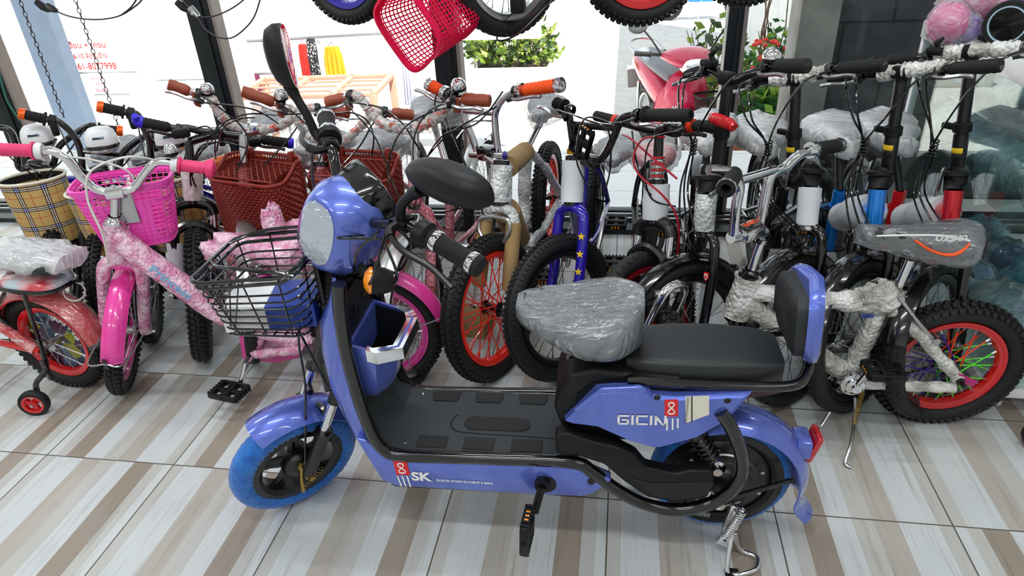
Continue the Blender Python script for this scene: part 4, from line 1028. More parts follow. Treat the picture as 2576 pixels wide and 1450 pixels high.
def wicker_basket(parent, c, ex, W0, D0, H, hb, W1, D1, m):
    "plastic wicker basket; c = rim centre at the front, ex width; back edge taller by hb"
    ey = Z.cross(ex); n = 84; rows = 22; rr = .05
    def ringpt(t_, wd, dp, r_):
        L_ = [wd-2*r_, dp-2*r_]; per = 2*(L_[0]+L_[1])+2*math.pi*r_; q = (t_ % 1)*per
        segs = [(L_[0], 0), (math.pi*r_/2, 1), (L_[1], 2), (math.pi*r_/2, 3), (L_[0], 4), (math.pi*r_/2, 5), (L_[1], 6), (math.pi*r_/2, 7)]
        hx, hy = wd/2, dp/2
        for L, k in segs:
            if q <= L: break
            q -= L
        a = q/r_
        if k == 0: return (-hx+r_+q, -hy)
        if k == 1: return (hx-r_+r_*math.sin(a), -hy+r_-r_*math.cos(a))
        if k == 2: return (hx, -hy+r_+q)
        if k == 3: return (hx-r_+r_*math.cos(a), hy-r_+r_*math.sin(a))
        if k == 4: return (hx-r_-q, hy)
        if k == 5: return (-hx+r_-r_*math.sin(a), hy-r_+r_*math.cos(a))
        if k == 6: return (-hx, hy-r_-q)
        return (-hx+r_-r_*math.cos(a), -hy+r_-r_*math.sin(a))
    def pt(t_, v, off):
        wd, dp = W0+(W1-W0)*v, D0+(D1-D0)*v; x, y = ringpt(t_, wd, dp, rr); l = math.hypot(x, y) or 1
        lift = hb*min(1, max(0, (y/(D0/2)+.55)/.9))**1.5*(1-v)
        return c+ex*(x*(1+off/l))+ey*(y*(1+off/l))-Z*(H*v)+Z*lift
    b = MB()
    for i in range(rows):
        v0 = .05+.95*i/rows; h = .95/rows*.44*H
        rg = []
        for j in range(n*2):
            o = .0035*math.cos(math.pi*j/2+math.pi*(i % 2)); p = pt(j/(2*n), v0, o); q = pt(j/(2*n), v0, o+.003)
            rg.append([p+Z*h, q+Z*(h*.6), q-Z*(h*.6), p-Z*h])
        rg.append(rg[0]); b.loft(rg, cap=False)
    o = b.build('basket', m, parent, 50)
    b = MB()
    for j in range(n):
        t_ = j/n; rg = [[pt(t_-.0022, v, .000), pt(t_-.0016, v, .004), pt(t_+.0016, v, .004), pt(t_+.0022, v, .000)] for v in [k/8 for k in range(9)]]
        b.loft(rg, cap=False)
    b.build('basket_uprights', m, o, 50)
    MB().tube([pt(j/n, .0, .002)+Z*.004 for j in range(n)], .0055, 8, closed=True).build('basket_rim', m, o)
    q = MB(); ins = [pt(j/n, .04, -.004) for j in range(n)]; q.loft([ins]+[[pt(j/n, v, -.004) for j in range(n)] for v in (.3, .6, 1.0)], cap=False); q.add([pt(j/n, 1.0, 0) for j in range(n)], [list(range(n))]); q.build('basket_inside', m, o, 50)
    # crossed lid grille
    b = MB(); zl = .012
    for k in range(-9, 10):
        for sg in (-1, 1):
            y0 = -D0*.40; y1 = D0*.40; x0 = W0*.42*k/5.; x1 = x0+sg*W0*.45
            P0 = []
            for i in range(13):
                t_ = i/12; x, y = x0+(x1-x0)*t_, y0+(y1-y0)*t_
                if abs(x) < W0*.43: P0.append(c+ex*x+ey*y+Z*(zl+hb*.35*(y/D0+.4)))
            if len(P0) > 1: b.tube([P0[0], P0[-1]], .0016, 5)
    f_ = [c+ex*(W0*.44*a)+ey*(D0*.41*e)+Z*(zl+hb*.35*(.41*e+.4)) for a, e in ((-1, -1), (1, -1), (1, 1), (-1, 1))]
    b.tube(f_, .003, 6, closed=True); b.build('basket_lid', m, o)
    for x in (-.3, .3): MB().box(c+ex*(W0*x)+ey*(D0*.5)+Z*(hb*.9), (.014, .02, .045), (ex, ey, Z), .003).build('lid_clip', m, o)
    MB().box(c-ey*(D0*.5)+ex*W0*.12+Z*.002, (.05, .016, .012), (ex, ey, Z), .003).build('lid_clip', m, o)
    return o
def plastic_basket(parent, c, ex, ey, up, W0, D0, H, W1, D1, m, name='basket', rows=13, cols=22, slot=None):
    "moulded lattice basket open at the top: c = rim centre"
    n = 4*cols
    def pt(t_, v):
        wd, dp = W0+(W1-W0)*v, D0+(D1-D0)*v; a = 2*math.pi*t_; e = .45
        return c+ex*(wd/2*math.copysign(abs(math.cos(a))**e, math.cos(a)))+ey*(dp/2*math.copysign(abs(math.sin(a))**e, math.sin(a)))-up*(H*v)
    T = []
    # evenly spaced parameters along the rim
    raw = [pt(i/720, 0) for i in range(721)]; L = [0]
    for i in range(720): L.append(L[-1]+(raw[i+1]-raw[i]).length)
    j = 0
    for k in range(n):
        while L[j+1] < L[-1]*k/n: j += 1
        T.append((j+(L[-1]*k/n-L[j])/max(1e-9, L[j+1]-L[j]))/720)
    b = MB(); th = .0016
    for i in range(rows):
        v = (i+.5)/rows; b.tube([pt(t_, v) for t_ in T], .0019, 5, closed=True)
    for t_ in T[::2] if slot else T: b.tube([pt(t_, v) for v in (0, .5, 1)], .0019, 5)
    for i in range(1, 8):
        for k in (0, 1):
            q = -1+2*i/8
            A_, B_ = (c-up*H+ex*(W1/2*q*.96)-ey*(D1/2*.9), c-up*H+ex*(W1/2*q*.96)+ey*(D1/2*.9)) if k else (c-up*H-ex*(W1/2*.9)+ey*(D1/2*q*.96), c-up*H+ex*(W1/2*.9)+ey*(D1/2*q*.96))
            b.tube([A_, B_], .0018, 5)
    o = b.build(name, m, parent)
    rim = MB(); rg = []
    for t_ in T+[T[0]]:
        p = pt(t_, 0); d_ = (p-c).normalized(); rg.append([p-d_*.001+up*.004, p+d_*.007+up*.002, p+d_*.007-up*.006, p+d_*.003-up*.016, p-d_*.002-up*.016])
    rim.loft(rg, cap=False).build('basket_rim', m, o, 50)
    rg = []
    for t_ in T+[T[0]]:
        p = pt(t_, 1); d_ = (p-(c-up*H)).normalized(); rg.append([p+up*.012, p+d_*.003, p-up*.003, p-d_*.012])
    MB().loft(rg, cap=False).build('basket_base', m, o, 50)
    if slot:      # plain bands and cross panel of a slotted basket
        q = MB()
        for v0, v1 in ((.26, .33), (.86, 1.0)):
            q.loft([[pt(t_, v0) for t_ in T], [pt(t_, v1) for t_ in T]], cap=False)
        for a0, a1 in ((.70, .80), (.20, .30)):
            tt = [a0+(a1-a0)*k/8 for k in range(9)]; q.loft([[pt(t_, .30) for t_ in tt], [pt(t_, .95) for t_ in tt]], cap=False, closed=False)
        q.build('basket_bands', m, o, 50)
    return o
# ---------------------------------------------------------------- orange-rimmed chrome BMX
B = Cyc('bmx_bicycle', 'chrome-barred bicycle with orange-red rims and orange grips, frame wrapped in cardboard', (1.235, .522), (1.305, 1.435), .228, .055, 65, zc=.76, ha=70)
B.wheels(ORANGERED, ORANGERED, 'knob', hubm=BLACK, sr=.0018, nsp=36)
B.fork(BUBW, .017, .058)
for k in (-1, 1):
    bot = B.axle+B.lat*(.058*k); top = B.ax(B.zcrown)+B.lat*(.052*k)
    MB().tube([bot.lerp(top, .22), bot.lerp(top, .26), bot.lerp(top, .92)], [.021, .023, .024], 12, jit=.03).build('fork_cardboard', CARD, B.root)
C0 = B.b(1222, 390)
B.head(B.zcrown+.03, .635, SILVER, .022, .034, BUBW)
B.stem(.62, C0, CHROME, .0125, CHROME)
MB().box(B.b(1226, 381)+Z*.006, (.05, .05, .018), (B.lh, B.fh, Z), .003).build('stem_cap', BLACK, B.root)
bp = lambda l: [B.b(*q) for q in l]
L_ = bp([(1078, 212), (1113, 231), (1140, 250), (1160, 270), (1170, 300), (1190, 350), (1200, 384)])
R_ = bp([(1412, 213), (1317, 228), (1290, 234), (1262, 252), (1246, 285), (1247, 330), (1254, 386)])
o = MB().tube(cr(L_, 5), .0112, 10).tube(cr(R_, 5), .0112, 10).tube([B.b(1168, 278), B.b(1246, 284)], .0105, 10).tube([B.b(1185, 387), B.b(1270, 392)], .0145, 12).build('handlebar', CHROME, B.root)
for g, e in ((L_[1], L_[0]), (R_[1], R_[0])):
    grip(o, g, e, .0185, ORANGE, 8, CHROME, False, CHROME); a_ = (e-g).normalized()
    lever(o, g-a_*.026, a_, B.fh*.8-Z*.4, STEEL, SATIN, .11)
B.frame(.52, .56, .40, .245, SILVER, .017, B.zcrown+.05, .61, BUBW, .022)
for nm, a, c, t0, t1, r_ in (('top_tube_cardboard', B.ax(.61), B.st, .22, .97, .036), ('down_tube_cardboard', B.ax(B.zcrown+.05), B.bb, .25, .8, .044)):
    MB().tube([a.lerp(c, t0), a.lerp(c, t0+.02), a.lerp(c, t1)], [r_, r_, r_*.94], 14, jit=.03).build(nm, CARD, B.root)
B.seat(B.pu(1366, 262, .66), VINYL, FILM, .25, .15, CHROME)
B.crank(35, STEEL, mat('maroon_pedal', (120, 40, 34), .5))
# caliper brake
c_ = B.ax(B.zcrown-.005)+B.f*.03
for k in (-1, 1): MB().tube(cr([c_, c_+B.lat*(.05*k)-B.d*.01, c_+B.lat*(.056*k)-B.d*.045, c_+B.lat*(.035*k)-B.d*.075], 5), .0065, 8).build('caliper_arm', STEEL, B.root)
B.cable([[L_[1]+B.fh*.03, L_[1]+B.fh*.06-Z*.05+B.lh*-.02, B.b(1165, 400, -.09), c_+B.lat*.04], [R_[1]+B.fh*.03-B.lh*-.05, B.b(1200, 310, -.10), B.b(1110, 345, -.10), B.b(1060, 440, -.08), B.b(1080, 530, -.06), B.b(1180, 520, -.03)]])
B.cable([[B.b(1250, 268, -.04), B.b(1190, 300, -.09), B.b(1120, 345, -.1), B.b(1052, 423, -.09)], [B.b(1090, 262, -.04), B.b(1120, 300, -.08), B.b(1140, 350, -.09), B.b(1166, 410, -.08), B.b(1210, 500, -.05), B.b(1245, 560, -.03)]])
# ---------------------------------------------------------------- blue-forked BMX
B = Cyc('bmx_bicycle', 'black bicycle with glossy blue fork bearing gold stars and a foam-wrapped head tube', (1.455, .535), (1.50, 1.40), .228, .055, 50.6, zc=.70, ha=70)
B.wheels(SATIN, SATIN, 'block', hubm=BLACK)
FK = B.fork(BLUEF, .0165, .056)
star = lambda c, x, y, r_: [c+x*(q*math.cos(a))+y*(q*math.sin(a)) for q, a in [((r_ if i % 2 == 0 else r_*.42), math.pi/2+i*math.pi/5) for i in range(10)]]
bot = B.axle-B.lat*.056; top = B.ax(B.zcrown)-B.lat*.052
for t_ in (.78, .60, .42, .24):
    cc = bot.lerp(top, t_)+(B.f*.86-B.lat*.5).normalized()*.0178-B.f*.004*(1-abs(t_-.5)*2); q = MB(); xx = (B.lat*-.86-B.f*.5).normalized(); q.add(star(cc, xx, B.d, .0125), [list(range(10))]); q.build('star', YELLOWC, FK, smooth=0)
z0 = B.zcrown+.028
B.head(z0, z0+.125, BLUEF, .021, .033, FOAM, BLACK)
tz = z0+.125
MB().lathe(B.ax(tz+.012), B.d, [(.019, 0), (.021, .001), (.021, .016), (.019, .017)], 16).build('spacer', mat('gold_anodised', (236, 170, 30), .2, .8), B.root)
C0 = B.b(1487, 405); B.stem(tz, C0, BLACK, .014, BLACK)
bp = lambda l: [B.b(*q) for q in l]
L_ = bp([(1396, 257), (1420, 270), (1430, 285), (1436, 320), (1442, 360), (1456, 398), (1487, 410)])
R_ = bp([(1738, 290), (1622, 290), (1590, 290), (1562, 300), (1550, 330), (1530, 375), (1510, 402), (1487, 410)])
o = MB().tube(cr(L_, 5), .0112, 10).tube(cr(R_, 5), .0112, 10).tube([B.b(1437, 313), B.b(1553, 322)], .0105, 10).build('handlebar', BLACK, B.root)
for g, e in ((L_[1], L_[0]), (R_[1], R_[0])):
    grip(o, g, e, .0165, FOAMB, 9); a_ = (e-g).normalized(); lever(o, g-a_*.024, a_, B.fh*.8-Z*.4, STEEL, BLACK, .10)
pdl = B.b(1463, 355, -.02); PB = pedal(B.root, pdl, B.lh*.9+Z*.3, Z, MBLACK, .07, .085); PB['label'] = 'spare pedal tied to the bar in clear plastic'
B.frame(.50, .54, .38, .245, BLUEF, .017, z0+.01, tz-.01)
B.seat(B.pu(1548, 372, .60), VINYL, FILM, .24, .15, BLACK); B.crank(-30)
B.cable([[L_[1]+B.fh*.03, B.b(1470, 300, -.10), B.b(1530, 330, -.10), B.b(1535, 420, -.07), B.b(1525, 470, -.03)], [R_[1]+B.fh*.04, B.b(1545, 310, -.10), B.b(1470, 300, -.10), B.b(1450, 400, -.08), B.b(1480, 470, -.05)]])
# ---------------------------------------------------------------- red and black mountain bicycle
B = Cyc('mountain_bicycle', 'black mountain bicycle with red cables, red stem spacers and red-lined rims behind the big saddle', (1.704, .455), (1.72, 1.36), .225, .05, 46.5, zc=.76, ha=71)
MRIM = mat('red_black_rim', (150, 16, 34), .3, coat=.5)
B.wheels(MRIM, SATIN, 'fine', hubm=BLACK)
B.fork(SATIN, .016, .060, sus=CHROME)
z0 = B.zcrown+.02; B.head(z0, z0+.105, MBLACK, .022, .036, FOAM, BLACK)
tz = z0+.11
for k in range(8): MB().lathe(B.ax(tz+.008*k), B.d, [(.014, 0), (.0195, .0008), (.0195, .0062), (.014, .007)], 16).build('spacer', RED if k % 2 else CHROME, B.root)
C0 = B.b(1693, 326); B.stem(tz+.05, C0, BLACK, .014, BLACK)
pts = [B.b(*q) for q in [(1498, 291), (1545, 303), (1590, 316), (1640, 330), (1693, 327), (1725, 318), (1746, 317), (1832, 319)]]
B.bar(pts, .0112, BLACK, (pts[1], pts[0]), (pts[6], pts[7]), FOAMB, .0155, None, mat('red_grip_ring', (226, 60, 30), .4), False, levm=SATIN)
MB().tube(cr([B.b(1846, 322), B.b(1834, 312, .0), B.b(1808, 302, -.02), B.b(1786, 293, -.04)], 5), [.013]*4+[.0155]*5+[.016]*3+[.014]*2+[.011, .009], 10).build('bar_end', RED, B.root)
B.frame(.50, .55, .40, .25, MBLACK, .017, z0+.02, z0+.09)
B.seat(B.pu(1648, 392, .62), RED, FILM, .25, .16, BLACK); B.crank(15, SATIN)
RC_ = mat('red_cable', (190, 22, 50), .35)
B.cable([[B.b(1566, 338), B.b(1590, 352, -.05), B.b(1650, 405, -.09), B.b(1703, 450, -.09)], [B.b(1672, 345, -.02), B.b(1618, 350, -.08), B.b(1594, 395, -.10), B.b(1608, 440, -.10), B.b(1665, 490, -.09), B.b(1700, 540, -.06), B.b(1708, 600, -.05), B.b(1700, 660, -.05)]], .003, RC_)
B.cable([[B.b(1590, 330, -.03), B.b(1600, 400, -.07), B.b(1622, 470, -.08), B.b(1650, 500, -.07)], [B.b(1720, 330, -.03), B.b(1640, 350, -.08), B.b(1622, 430, -.09), B.b(1640, 500, -.08), B.b(1700, 520, -.06)]])
# ---------------------------------------------------------------- folding bicycles
STICK = [YELLOWC, BLACKC]
def folding(label, F, yaw, post, C, pts, gi, headm, hy, hw, hwm, sadpx, wrapbar=None, hinge=.0, dx=.06, stick=None, framem=BLACK, sad=True, fend=True, ring=None, hname='folding_bicycle', sleeve=None, rearrim=SILVER, wb=.86, lcol=SATIN):
    B = Cyc(hname, label, F, (F[0]+dx, F[1]+wb), .222, .045, yaw, zc=.86, ha=72)
    B.wheels(SATIN if fend else SILVER, STEEL, 'fine', hubm=STEEL); B.fork(BLACK, .0135, .055)
    if fend: B.fenders(BLACK, gap=.022, fa=(20, 150), ra=(-170, -10))
    z0 = B.zcrown+.02
    hx0, hx1 = B.ax(z0), B.ax(z0+.10)
    MB().tube([hx0, hx1], .0225, 16).build('head_tube', headm, B.root)
    if hw: wrap('head_wrap', [B.ax(z0+.002), B.ax(z0+.05), B.ax(z0+.098)], hw, hwm, B.root, .02, .05)
    if ring: MB().lathe(B.ax(z0-.012), B.d, [(.02, 0), (.028, .002), (.028, .012), (.02, .014)], 18).build('headset_ring', ring, B.root)
    # hinge and collapsible handle post, placed on the line traced in the bar plane
    p0, p1 = B.b(*post[0]), B.b(*post[1])
    hb = B.ax(z0+.105); MB().tube([hb, hb+B.d*.03, hb.lerp(p1, .5), p1], [.024, .028, .026, .024], 14).lathe(hb+B.d*.03, B.d, [(.024, 0), (.033, .003), (.033, .012), (.026, .016)], 18).build('post_hinge', MBLACK, B.root)
    lv = hb.lerp(p1, .5)-B.lh*-.034
    MB().prism([lv-Z*.03-B.fh*.0, lv-Z*.03+B.fh*.014, lv+Z*.05+B.fh*.012, lv+Z*.055], B.lh*.006, .0015, 1).build('hinge_lever', STEEL, B.root)
    MB().tube([p1, p1.lerp(p0, .45)], .0185, 14).tube([p1.lerp(p0, .4), p0], .0155, 14).build('handle_post', SATIN, B.root)
    cl = p1.lerp(p0, .5)
    MB().lathe(cl, (p0-p1), [(.0185, -.012), (.0225, -.010), (.0225, .012), (.0185, .014)], 16).box(cl+B.lh*.03+B.fh*.005, (.035, .016, .016), (B.lh, B.fh, Z), .004).build('post_clamp', MBLACK, B.root)
    if stick is not None:
        c = p1.lerp(p0, .30)+B.fh*.0188; ax_ = (p0-p1).normalized()
        for m_, h0, h1 in ((YELLOWC, .004, .018), (BLACKC, -.014, .004)):
            MB().lathe(p1.lerp(p0, .30), ax_, [(.0187, h0), (.0190, h0+.0005), (.0190, h1-.0005), (.0187, h1)], 10, arc=(-.8, .8), e1=B.fh).build('warning_sticker', m_, B.root)
    C0 = B.b(*C)
    MB().tube([p0, C0], .0155, 12).box(C0, (.045, .034, .034), (B.lh, B.fh, Z), .008).build('stem_clamp', MBLACK, B.root)
    Q = [B.b(*q) for q in pts]
    B.bar(Q, .0118, BLACK, (Q[gi[0]], Q[0]), (Q[gi[1]], Q[-1]), FOAMB, .0165, None, None, False, levm=STEEL, wrapped=wrapbar)
    for g, e in ((Q[gi[0]], Q[0]), (Q[gi[1]], Q[-1])):
        a_ = (Vector(e)-Vector(g)).normalized(); c = Vector(g)-a_*.052
    c = Vector(Q[gi[0]])-(Vector(Q[0])-Vector(Q[gi[0]])).normalized()*.045
    MB().box(c+Z*.014+B.fh*.012, (.04, .03, .018), (B.lh, B.fh, Z), .005).tube([c+Z*.02, c+Z*.032+B.lh*.008, c+Z*.046-B.lh*.006], [.006, .009, .004], 8).build('shifter', MBLACK, B.bo)
    # frame, saddle
    zm = z0+.05; st = B.P(.50, 0, .46); bb = B.P(.50, 0, .25); B.st, B.bb = st, bb
    if sleeve:
        tobj('main_tube', [B.ax(zm), B.P(.42, 0, .40)], .026, framem, B.root, 14)
        a, c = B.ax(zm), B.P(.42, 0, .40)
        MB().tube([a.lerp(c, .12), a.lerp(c, .15), a.lerp(c, .55), a.lerp(c, .62)], [.040, .047, .052, .046], 16, jit=.02).build('foam_sleeve', FOAM, B.root)
        MB().tube([a.lerp(c, .60), a.lerp(c, .62), a.lerp(c, .95)], [.040, .043, .045], 16, jit=.03).build('foam_sleeve', FOAM, B.root)
    else: tobj('main_tube', [B.ax(zm), B.P(.42, 0, .38), B.P(.49, 0, .33)], .024, framem, B.root, 14)
    tobj('seat_tube', [bb, st], .02, framem, B.root, 14); rx = B.R+Z*.222
    for k in (-1, 1):
        tobj('chain_stay', [bb+B.ev*(.02*k), rx+B.ev*(.058*k)], .009, framem, B.root); tobj('seat_stay', [st-Z*.05+B.ev*(.018*k), rx+B.ev*(.058*k)], .008, framem, B.root)
    sc_ = B.pu(*sadpx, .56); B.seat(sc_, VINYL, MILKY, .25, .17, SATIN, .07)
    B.crank(60, SATIN)
    # cables bundled at mid height
    mid = p1.lerp(p0, .36)+B.fh*.055+B.lh*.04
    for i, (q, k) in enumerate(((Q[gi[0]], 1), (Q[gi[1]], -1), (Vector(Q[gi[0]]).lerp(C0, .3), .6))):
        q = Vector(q); t_ = (C0-q)
        up = q+t_*.25+B.fh*.09+Z*(-.01); 
        MB().tube(cr([q+B.fh*.03, up, q+t_*.62+B.fh*.11-Z*.09, mid+B.lh*(.004*i), mid-Z*.12+B.fh*.02+B.lh*(.015*(i-1)), B.ax(z0+.0)+B.fh*.05+B.lh*(.03*(i-1)), B.ax(z0-.05)+B.fh*.03], 6), .0028, 6).build('cable', BLACK, B.root)
    coil('cable_wrap', mid+Z*.02, mid-Z*.025, .0085, 5, .0022, BLACK, B.root)
    return B
B = folding('black folding bicycle', (1.826, .412), 35, [(1831, 205), (1800, 455)], (1829, 198), [(1728, 192), (1764, 180), (1793, 178), (1812, 190), (1829, 200), (1856, 201), (1884, 188), (1930, 174), (1948, 167), (2033, 166)], (1, 8), BLACK, 0, .030, BUBW, (1785, 318), None, dx=.075, stick=None, fend=True, ring=BLACK)
B.root['label'] = 'black folding bicycle with bare bars and chrome bell, head tube in bubble wrap'
bell(B.bo, B.b(1941, 152), Z)
B2 = B
text('MAXIMUS', B.root, B.axle.lerp(B.ax(B.zcrown), .25)-B.lat*.048+B.f*.0148, B.d, B.lat, .022, WHITEC, bold=.0006)
q = MB(); cc = B.axle.lerp(B.ax(B.zcrown), .66)-B.lat*.053+B.f*.0148; q.add([cc+B.lat*a+B.d*c for a, c in ((-.010, .012), (.010, .012), (.010, -.002), (0, -.015), (-.010, -.002))], [[0, 1, 2, 3, 4]]); q.build('fork_emblem', REDC, B.root, smooth=0)
q = MB()
for a, c in (((-.006, -.004), (-.004, .008)), ((-.004, .008), (0, .002)), ((0, .002), (.004, .008)), ((.004, .008), (.006, -.004)), ((-.003, -.006), (0, -.009)), ((.003, -.006), (0, -.009))): q.tube([cc+B.f*.001+B.lat*a[0]+B.d*a[1], cc+B.f*.001+B.lat*c[0]+B.d*c[1]], .0012, 4)
q.build('lettering', WHITEC, B.root, smooth=0)
B = folding('folding bicycle with white foam around its head tube and bubble-wrapped bar', (2.116, .466), 43.5, [(2001, 215), (1993, 452)], (2001, 200), [(1848, 214), (1885, 210), (1918, 205), (1960, 200), (2001, 196), (2050, 186), (2085, 179), (2108, 174), (2227, 163)], (1, 7), WHITEP, 0, .030, FOAM, (1920, 325), (BUBGREY, .34, .84, .0185), dx=.03, stick=0, ring=CHROME)
B = folding('folding bicycle with cyan blue head tube and white foam sleeves on its main tube', (2.283, .452), 45, [(2267, 205), (2228, 448)], (2270, 182), [(2085, 196), (2150, 190), (2215, 186), (2270, 178), (2330, 172), (2365, 170), (2388, 174), (2521, 164)], (1, 6), CBLUE, 0, None, None, (2118, 322), (BUBGREY, .28, .82, .0185), dx=.04, stick=0, framem=CBLUE, sleeve=1)
B = folding('folding bicycle with red head tube and white foam sleeves, nearest the glass showcase', (2.475, .451), 46.5, [(2444, 150), (2400, 480)], (2448, 130), [(2238, 152), (2311, 145), (2340, 140), (2380, 136), (2448, 128), (2520, 124), (2576, 122), (2610, 120), (2740, 112)], (1, 7), mat('anodised_red', (206, 16, 36), .25, .5, coat=.6), 0, None, None, (2255, 318), (BUBGREY, .30, .86, .0185), dx=.02, stick=0, framem=RED, sleeve=1)
# ---------------------------------------------------------------- silver bubble-wrapped BMX on the right
B = Cyc('bmx_bicycle', 'side-on bicycle wrapped in silvery bubble wrap, red rear rim with green and orange spokes', (1.66, .336), (2.481, .388), .19, .056, -45, zc=.58, ha=72, off=.02)
SPG, SPO, SPB = mat('green_spoke', (90, 240, 30), .4), mat('orange_spoke', (255, 70, 20), .4), mat('violet_spoke', (60, 30, 150), .4)
B.wheels(RED, STEEL, 'knob', hubm=BLACK, sr=.0022, nsp=32, rcol=[SPB, SPO, SPG, SPG, SPB])
B.fork(CHROME, .013, .05); cen = B.ax(B.zcrown)
for k in (-1, 1): MB().tube(cr([cen-B.f*.01+B.d*.01, cen+B.lat*(.045*k)+B.d*.0-B.f*.0, cen+B.lat*(.055*k)-B.d*.04], 4), .007, 8).lathe(cen+B.lat*(.05*k)-B.d*.01+B.f*.015, B.lat, [(.008, -.012), (.008, .012), (.0005, .012)], 8).build('caliper_arm', STEEL, B.root)
pv = B.pv
ht, hbm = pv(1884, 692), pv(1852, 790)
wrap('head_tube', [hbm-B.d*.004, hbm.lerp(ht, .4), ht-B.d*.004], .034, BUBGREY, B.root, .016, .09)
MB().lathe(ht, B.d, [(.02, -.012), (.026, -.01), (.026, .002), (.021, .004), (.024, .012), (.018, .016)], 18).build('headset_cup', BLACK, B.root)
MB().lathe(hbm-B.d*.012, B.d, [(.018, -.012), (.025, -.008), (.026, .012), (.02, .014)], 18).build('headset_cup', BLACK, B.root)
stt = pv(1914, 604); tobj('steerer', [ht, stt], .0125, CHROME, B.root, 14)
C0 = pv(1885, 583); B.Cn = C0
MB().tube([stt+B.d*.004, stt-B.d*.008], .014, 6).box(C0, (.075, .05, .03), (B.lh, B.fh, Z), .008).build('stem_clamp', CHROME, B.root)
pl = C0+Z*.017; MB().box(pl, (.06, .036, .006), (B.lh, B.fh, Z), .002).build('stem_plate', BLACK, B.root)
text('HARO', B.root, pl+Z*.0035-B.lh*.022+B.fh*-.004, B.lh, B.fh, .022, ORANGEC, bold=.0008, xs=.85)
bp = lambda l: [B.b(*q) for q in l]
Lp = bp([(1782, 428, -.02), (1815, 430, -.01), (1846, 440), (1860, 470), (1852, 520), (1846, 590)]); Rp = bp([(2112, 366), (2048, 377), (2008, 392), (1972, 424), (1940, 440), (1928, 480), (1908, 580)])
o = MB().tube(cr(Lp, 5), .0125, 12).tube(cr(Rp, 5), .0125, 12).tube(bp([(1858, 455), (1950, 428)]), .0115, 10).tube(bp([(1838, 598), (1922, 583)]), .0145, 12).build('handlebar', CHROME, B.root)
nv = (CAM-Lp[0]); nv = V(nv.x, nv.y, 0).normalized(); ga = Lp[2]; ge = Lp[2]+nv*.085-B.lh*.035
g = MB().lathe(ga, ge-ga, [(.012, 0), (.019, .002), (.019, .075), (.021, .08), (.021, .092), (.011, .093), (.009, .05)], 20).build('grip', FOAMB, o)
MB().lathe(ga, ge-ga, [(.0205, .08), (.0222, .081), (.0222, .088), (.0205, .089)], 20).build('end_cap', CHROME, g)
grip(o, Rp[1], Rp[0], .0175, FOAMB, 8, CHROME, False, CHROME)
lever(o, ga+nv*.0, B.lh*-1, B.fh*-.3-Z*.3+B.lh*-.6, STEEL, SATIN, .07)
tt0, tt1 = pv(1892, 735), pv(2235, 768); bb = pv(2135, 945); B.bb = bb; B.st = tt1
wrap('top_tube', [tt0, tt1], .0265, BUBGREY, B.root); wrap('down_tube', [pv(1872, 760), pv(1990, 845), bb], .0275, BUBGREY, B.root, .02, .08)
wrap('seat_tube', [pv(2218, 770), bb], .024, BUBGREY, B.root)
MB().ell(pv(2220, 745), (.06, .035, .04), (B.eu, B.ev, Z), 18, 10, .3).build('wrap_bunch', BUBGREY, B.root, 70)
rx = B.R+Z*.19
for k in (-1, 1):
    a = rx+B.ev*(.062*k)
    wrap('seat_stay', [tt1+B.ev*(.02*k)-Z*.005, tt1.lerp(rx, .4)+B.ev*(.045*k)+Z*.01, a], .017, BUBGREY, B.root); wrap('chain_stay', [bb+B.ev*(.03*k), bb.lerp(rx, .45)+B.ev*(.055*k)-Z*.01, a-Z*(.03 if k < 0 else 0)+B.eu*.0], .015, BUBGREY, B.root)
MB().box(rx-B.ev*.07+B.eu*.015, (.06, .006, .022), ((B.eu*.9-Z*.4).normalized(), B.ev, (Z*.9+B.eu*.4).normalized()), .002).build('dropout', mat('magenta_dropout', (190, 40, 120), .3), B.root)
MB().lathe(rx-B.ev*.07, -B.ev, [(.011, 0), (.011, .01), (.006, .012), (.006, .028), (.0005, .028)], 8).build('axle_nut', SATIN, B.root)
text('X-TREME', B.root, pv(1950, 822, -.0335), pv(2050, 893, -.0335)-pv(1950, 822, -.0335), Z, .034, WHITEC, bold=.0012)
text('BMX', B.root, pv(2165, 800, -.029), B.eu, Z, .016, BLUEC, bold=.0006)
SD = pv(2312, 572); tobj('seat_post', [tt1-Z*.02, pv(2288, 652)], .0135, CHROME, B.root, 14)
sd = saddle(B.root, SD-Z*.0, -B.eu, .255, .15, .07, VINYL, CLEARF, tilt=.06, cscale=1.10, crumple=.004)
MB().box(pv(2292, 640), (.04, .03, .02), (B.eu, B.ev, Z), .004).build('seat_clamp', BLACK, B.root)
q = MB(); q.tube(cr([pv(2300, 604, -.052), pv(2345, 632, -.064), pv(2390, 642, -.074), pv(2420, 632, -.076), pv(2440, 612, -.07)], 6), [.001]+[.0032]*10+[.004]*8+[.003]*5+[.001], 6); q.build('saddle_stripe', ORANGEC, sd)
q = MB(); q.tube(cr([pv(2205, 594, -.03), pv(2300, 592, -.045), pv(2380, 594, -.06), pv(2440, 606, -.07)], 6), .0022, 6); q.build('saddle_stripe', WHITEC, sd)
text('UMEKO', sd, pv(2436, 592, -.078), -B.eu, -Z, .020, WHITEC, bold=.0008)
cg = B.bb-B.ev*.045
B.crank(-72, CHROME, MBLACK, .092, .10, True, .05)
MB().lathe(bb-B.ev*.035, -B.ev, [(.034, 0), (.034, .008), (.024, .010), (.024, .018), (.012, .02), (.012, .03), (.0005, .03)], 24).build('bottom_bracket', CHROME, B.root)
ks = pv(2150, 1000, -.04); kf = gz(2126, 1168, .004); MB().tube(cr([ks, pv(2150, 1050, -.06), gz(2140, 1120, .03), kf+Z*.004, kf+B.eu*.012-B.ev*.012], 5), .0045, 8).build('kickstand', STEEL, B.root)
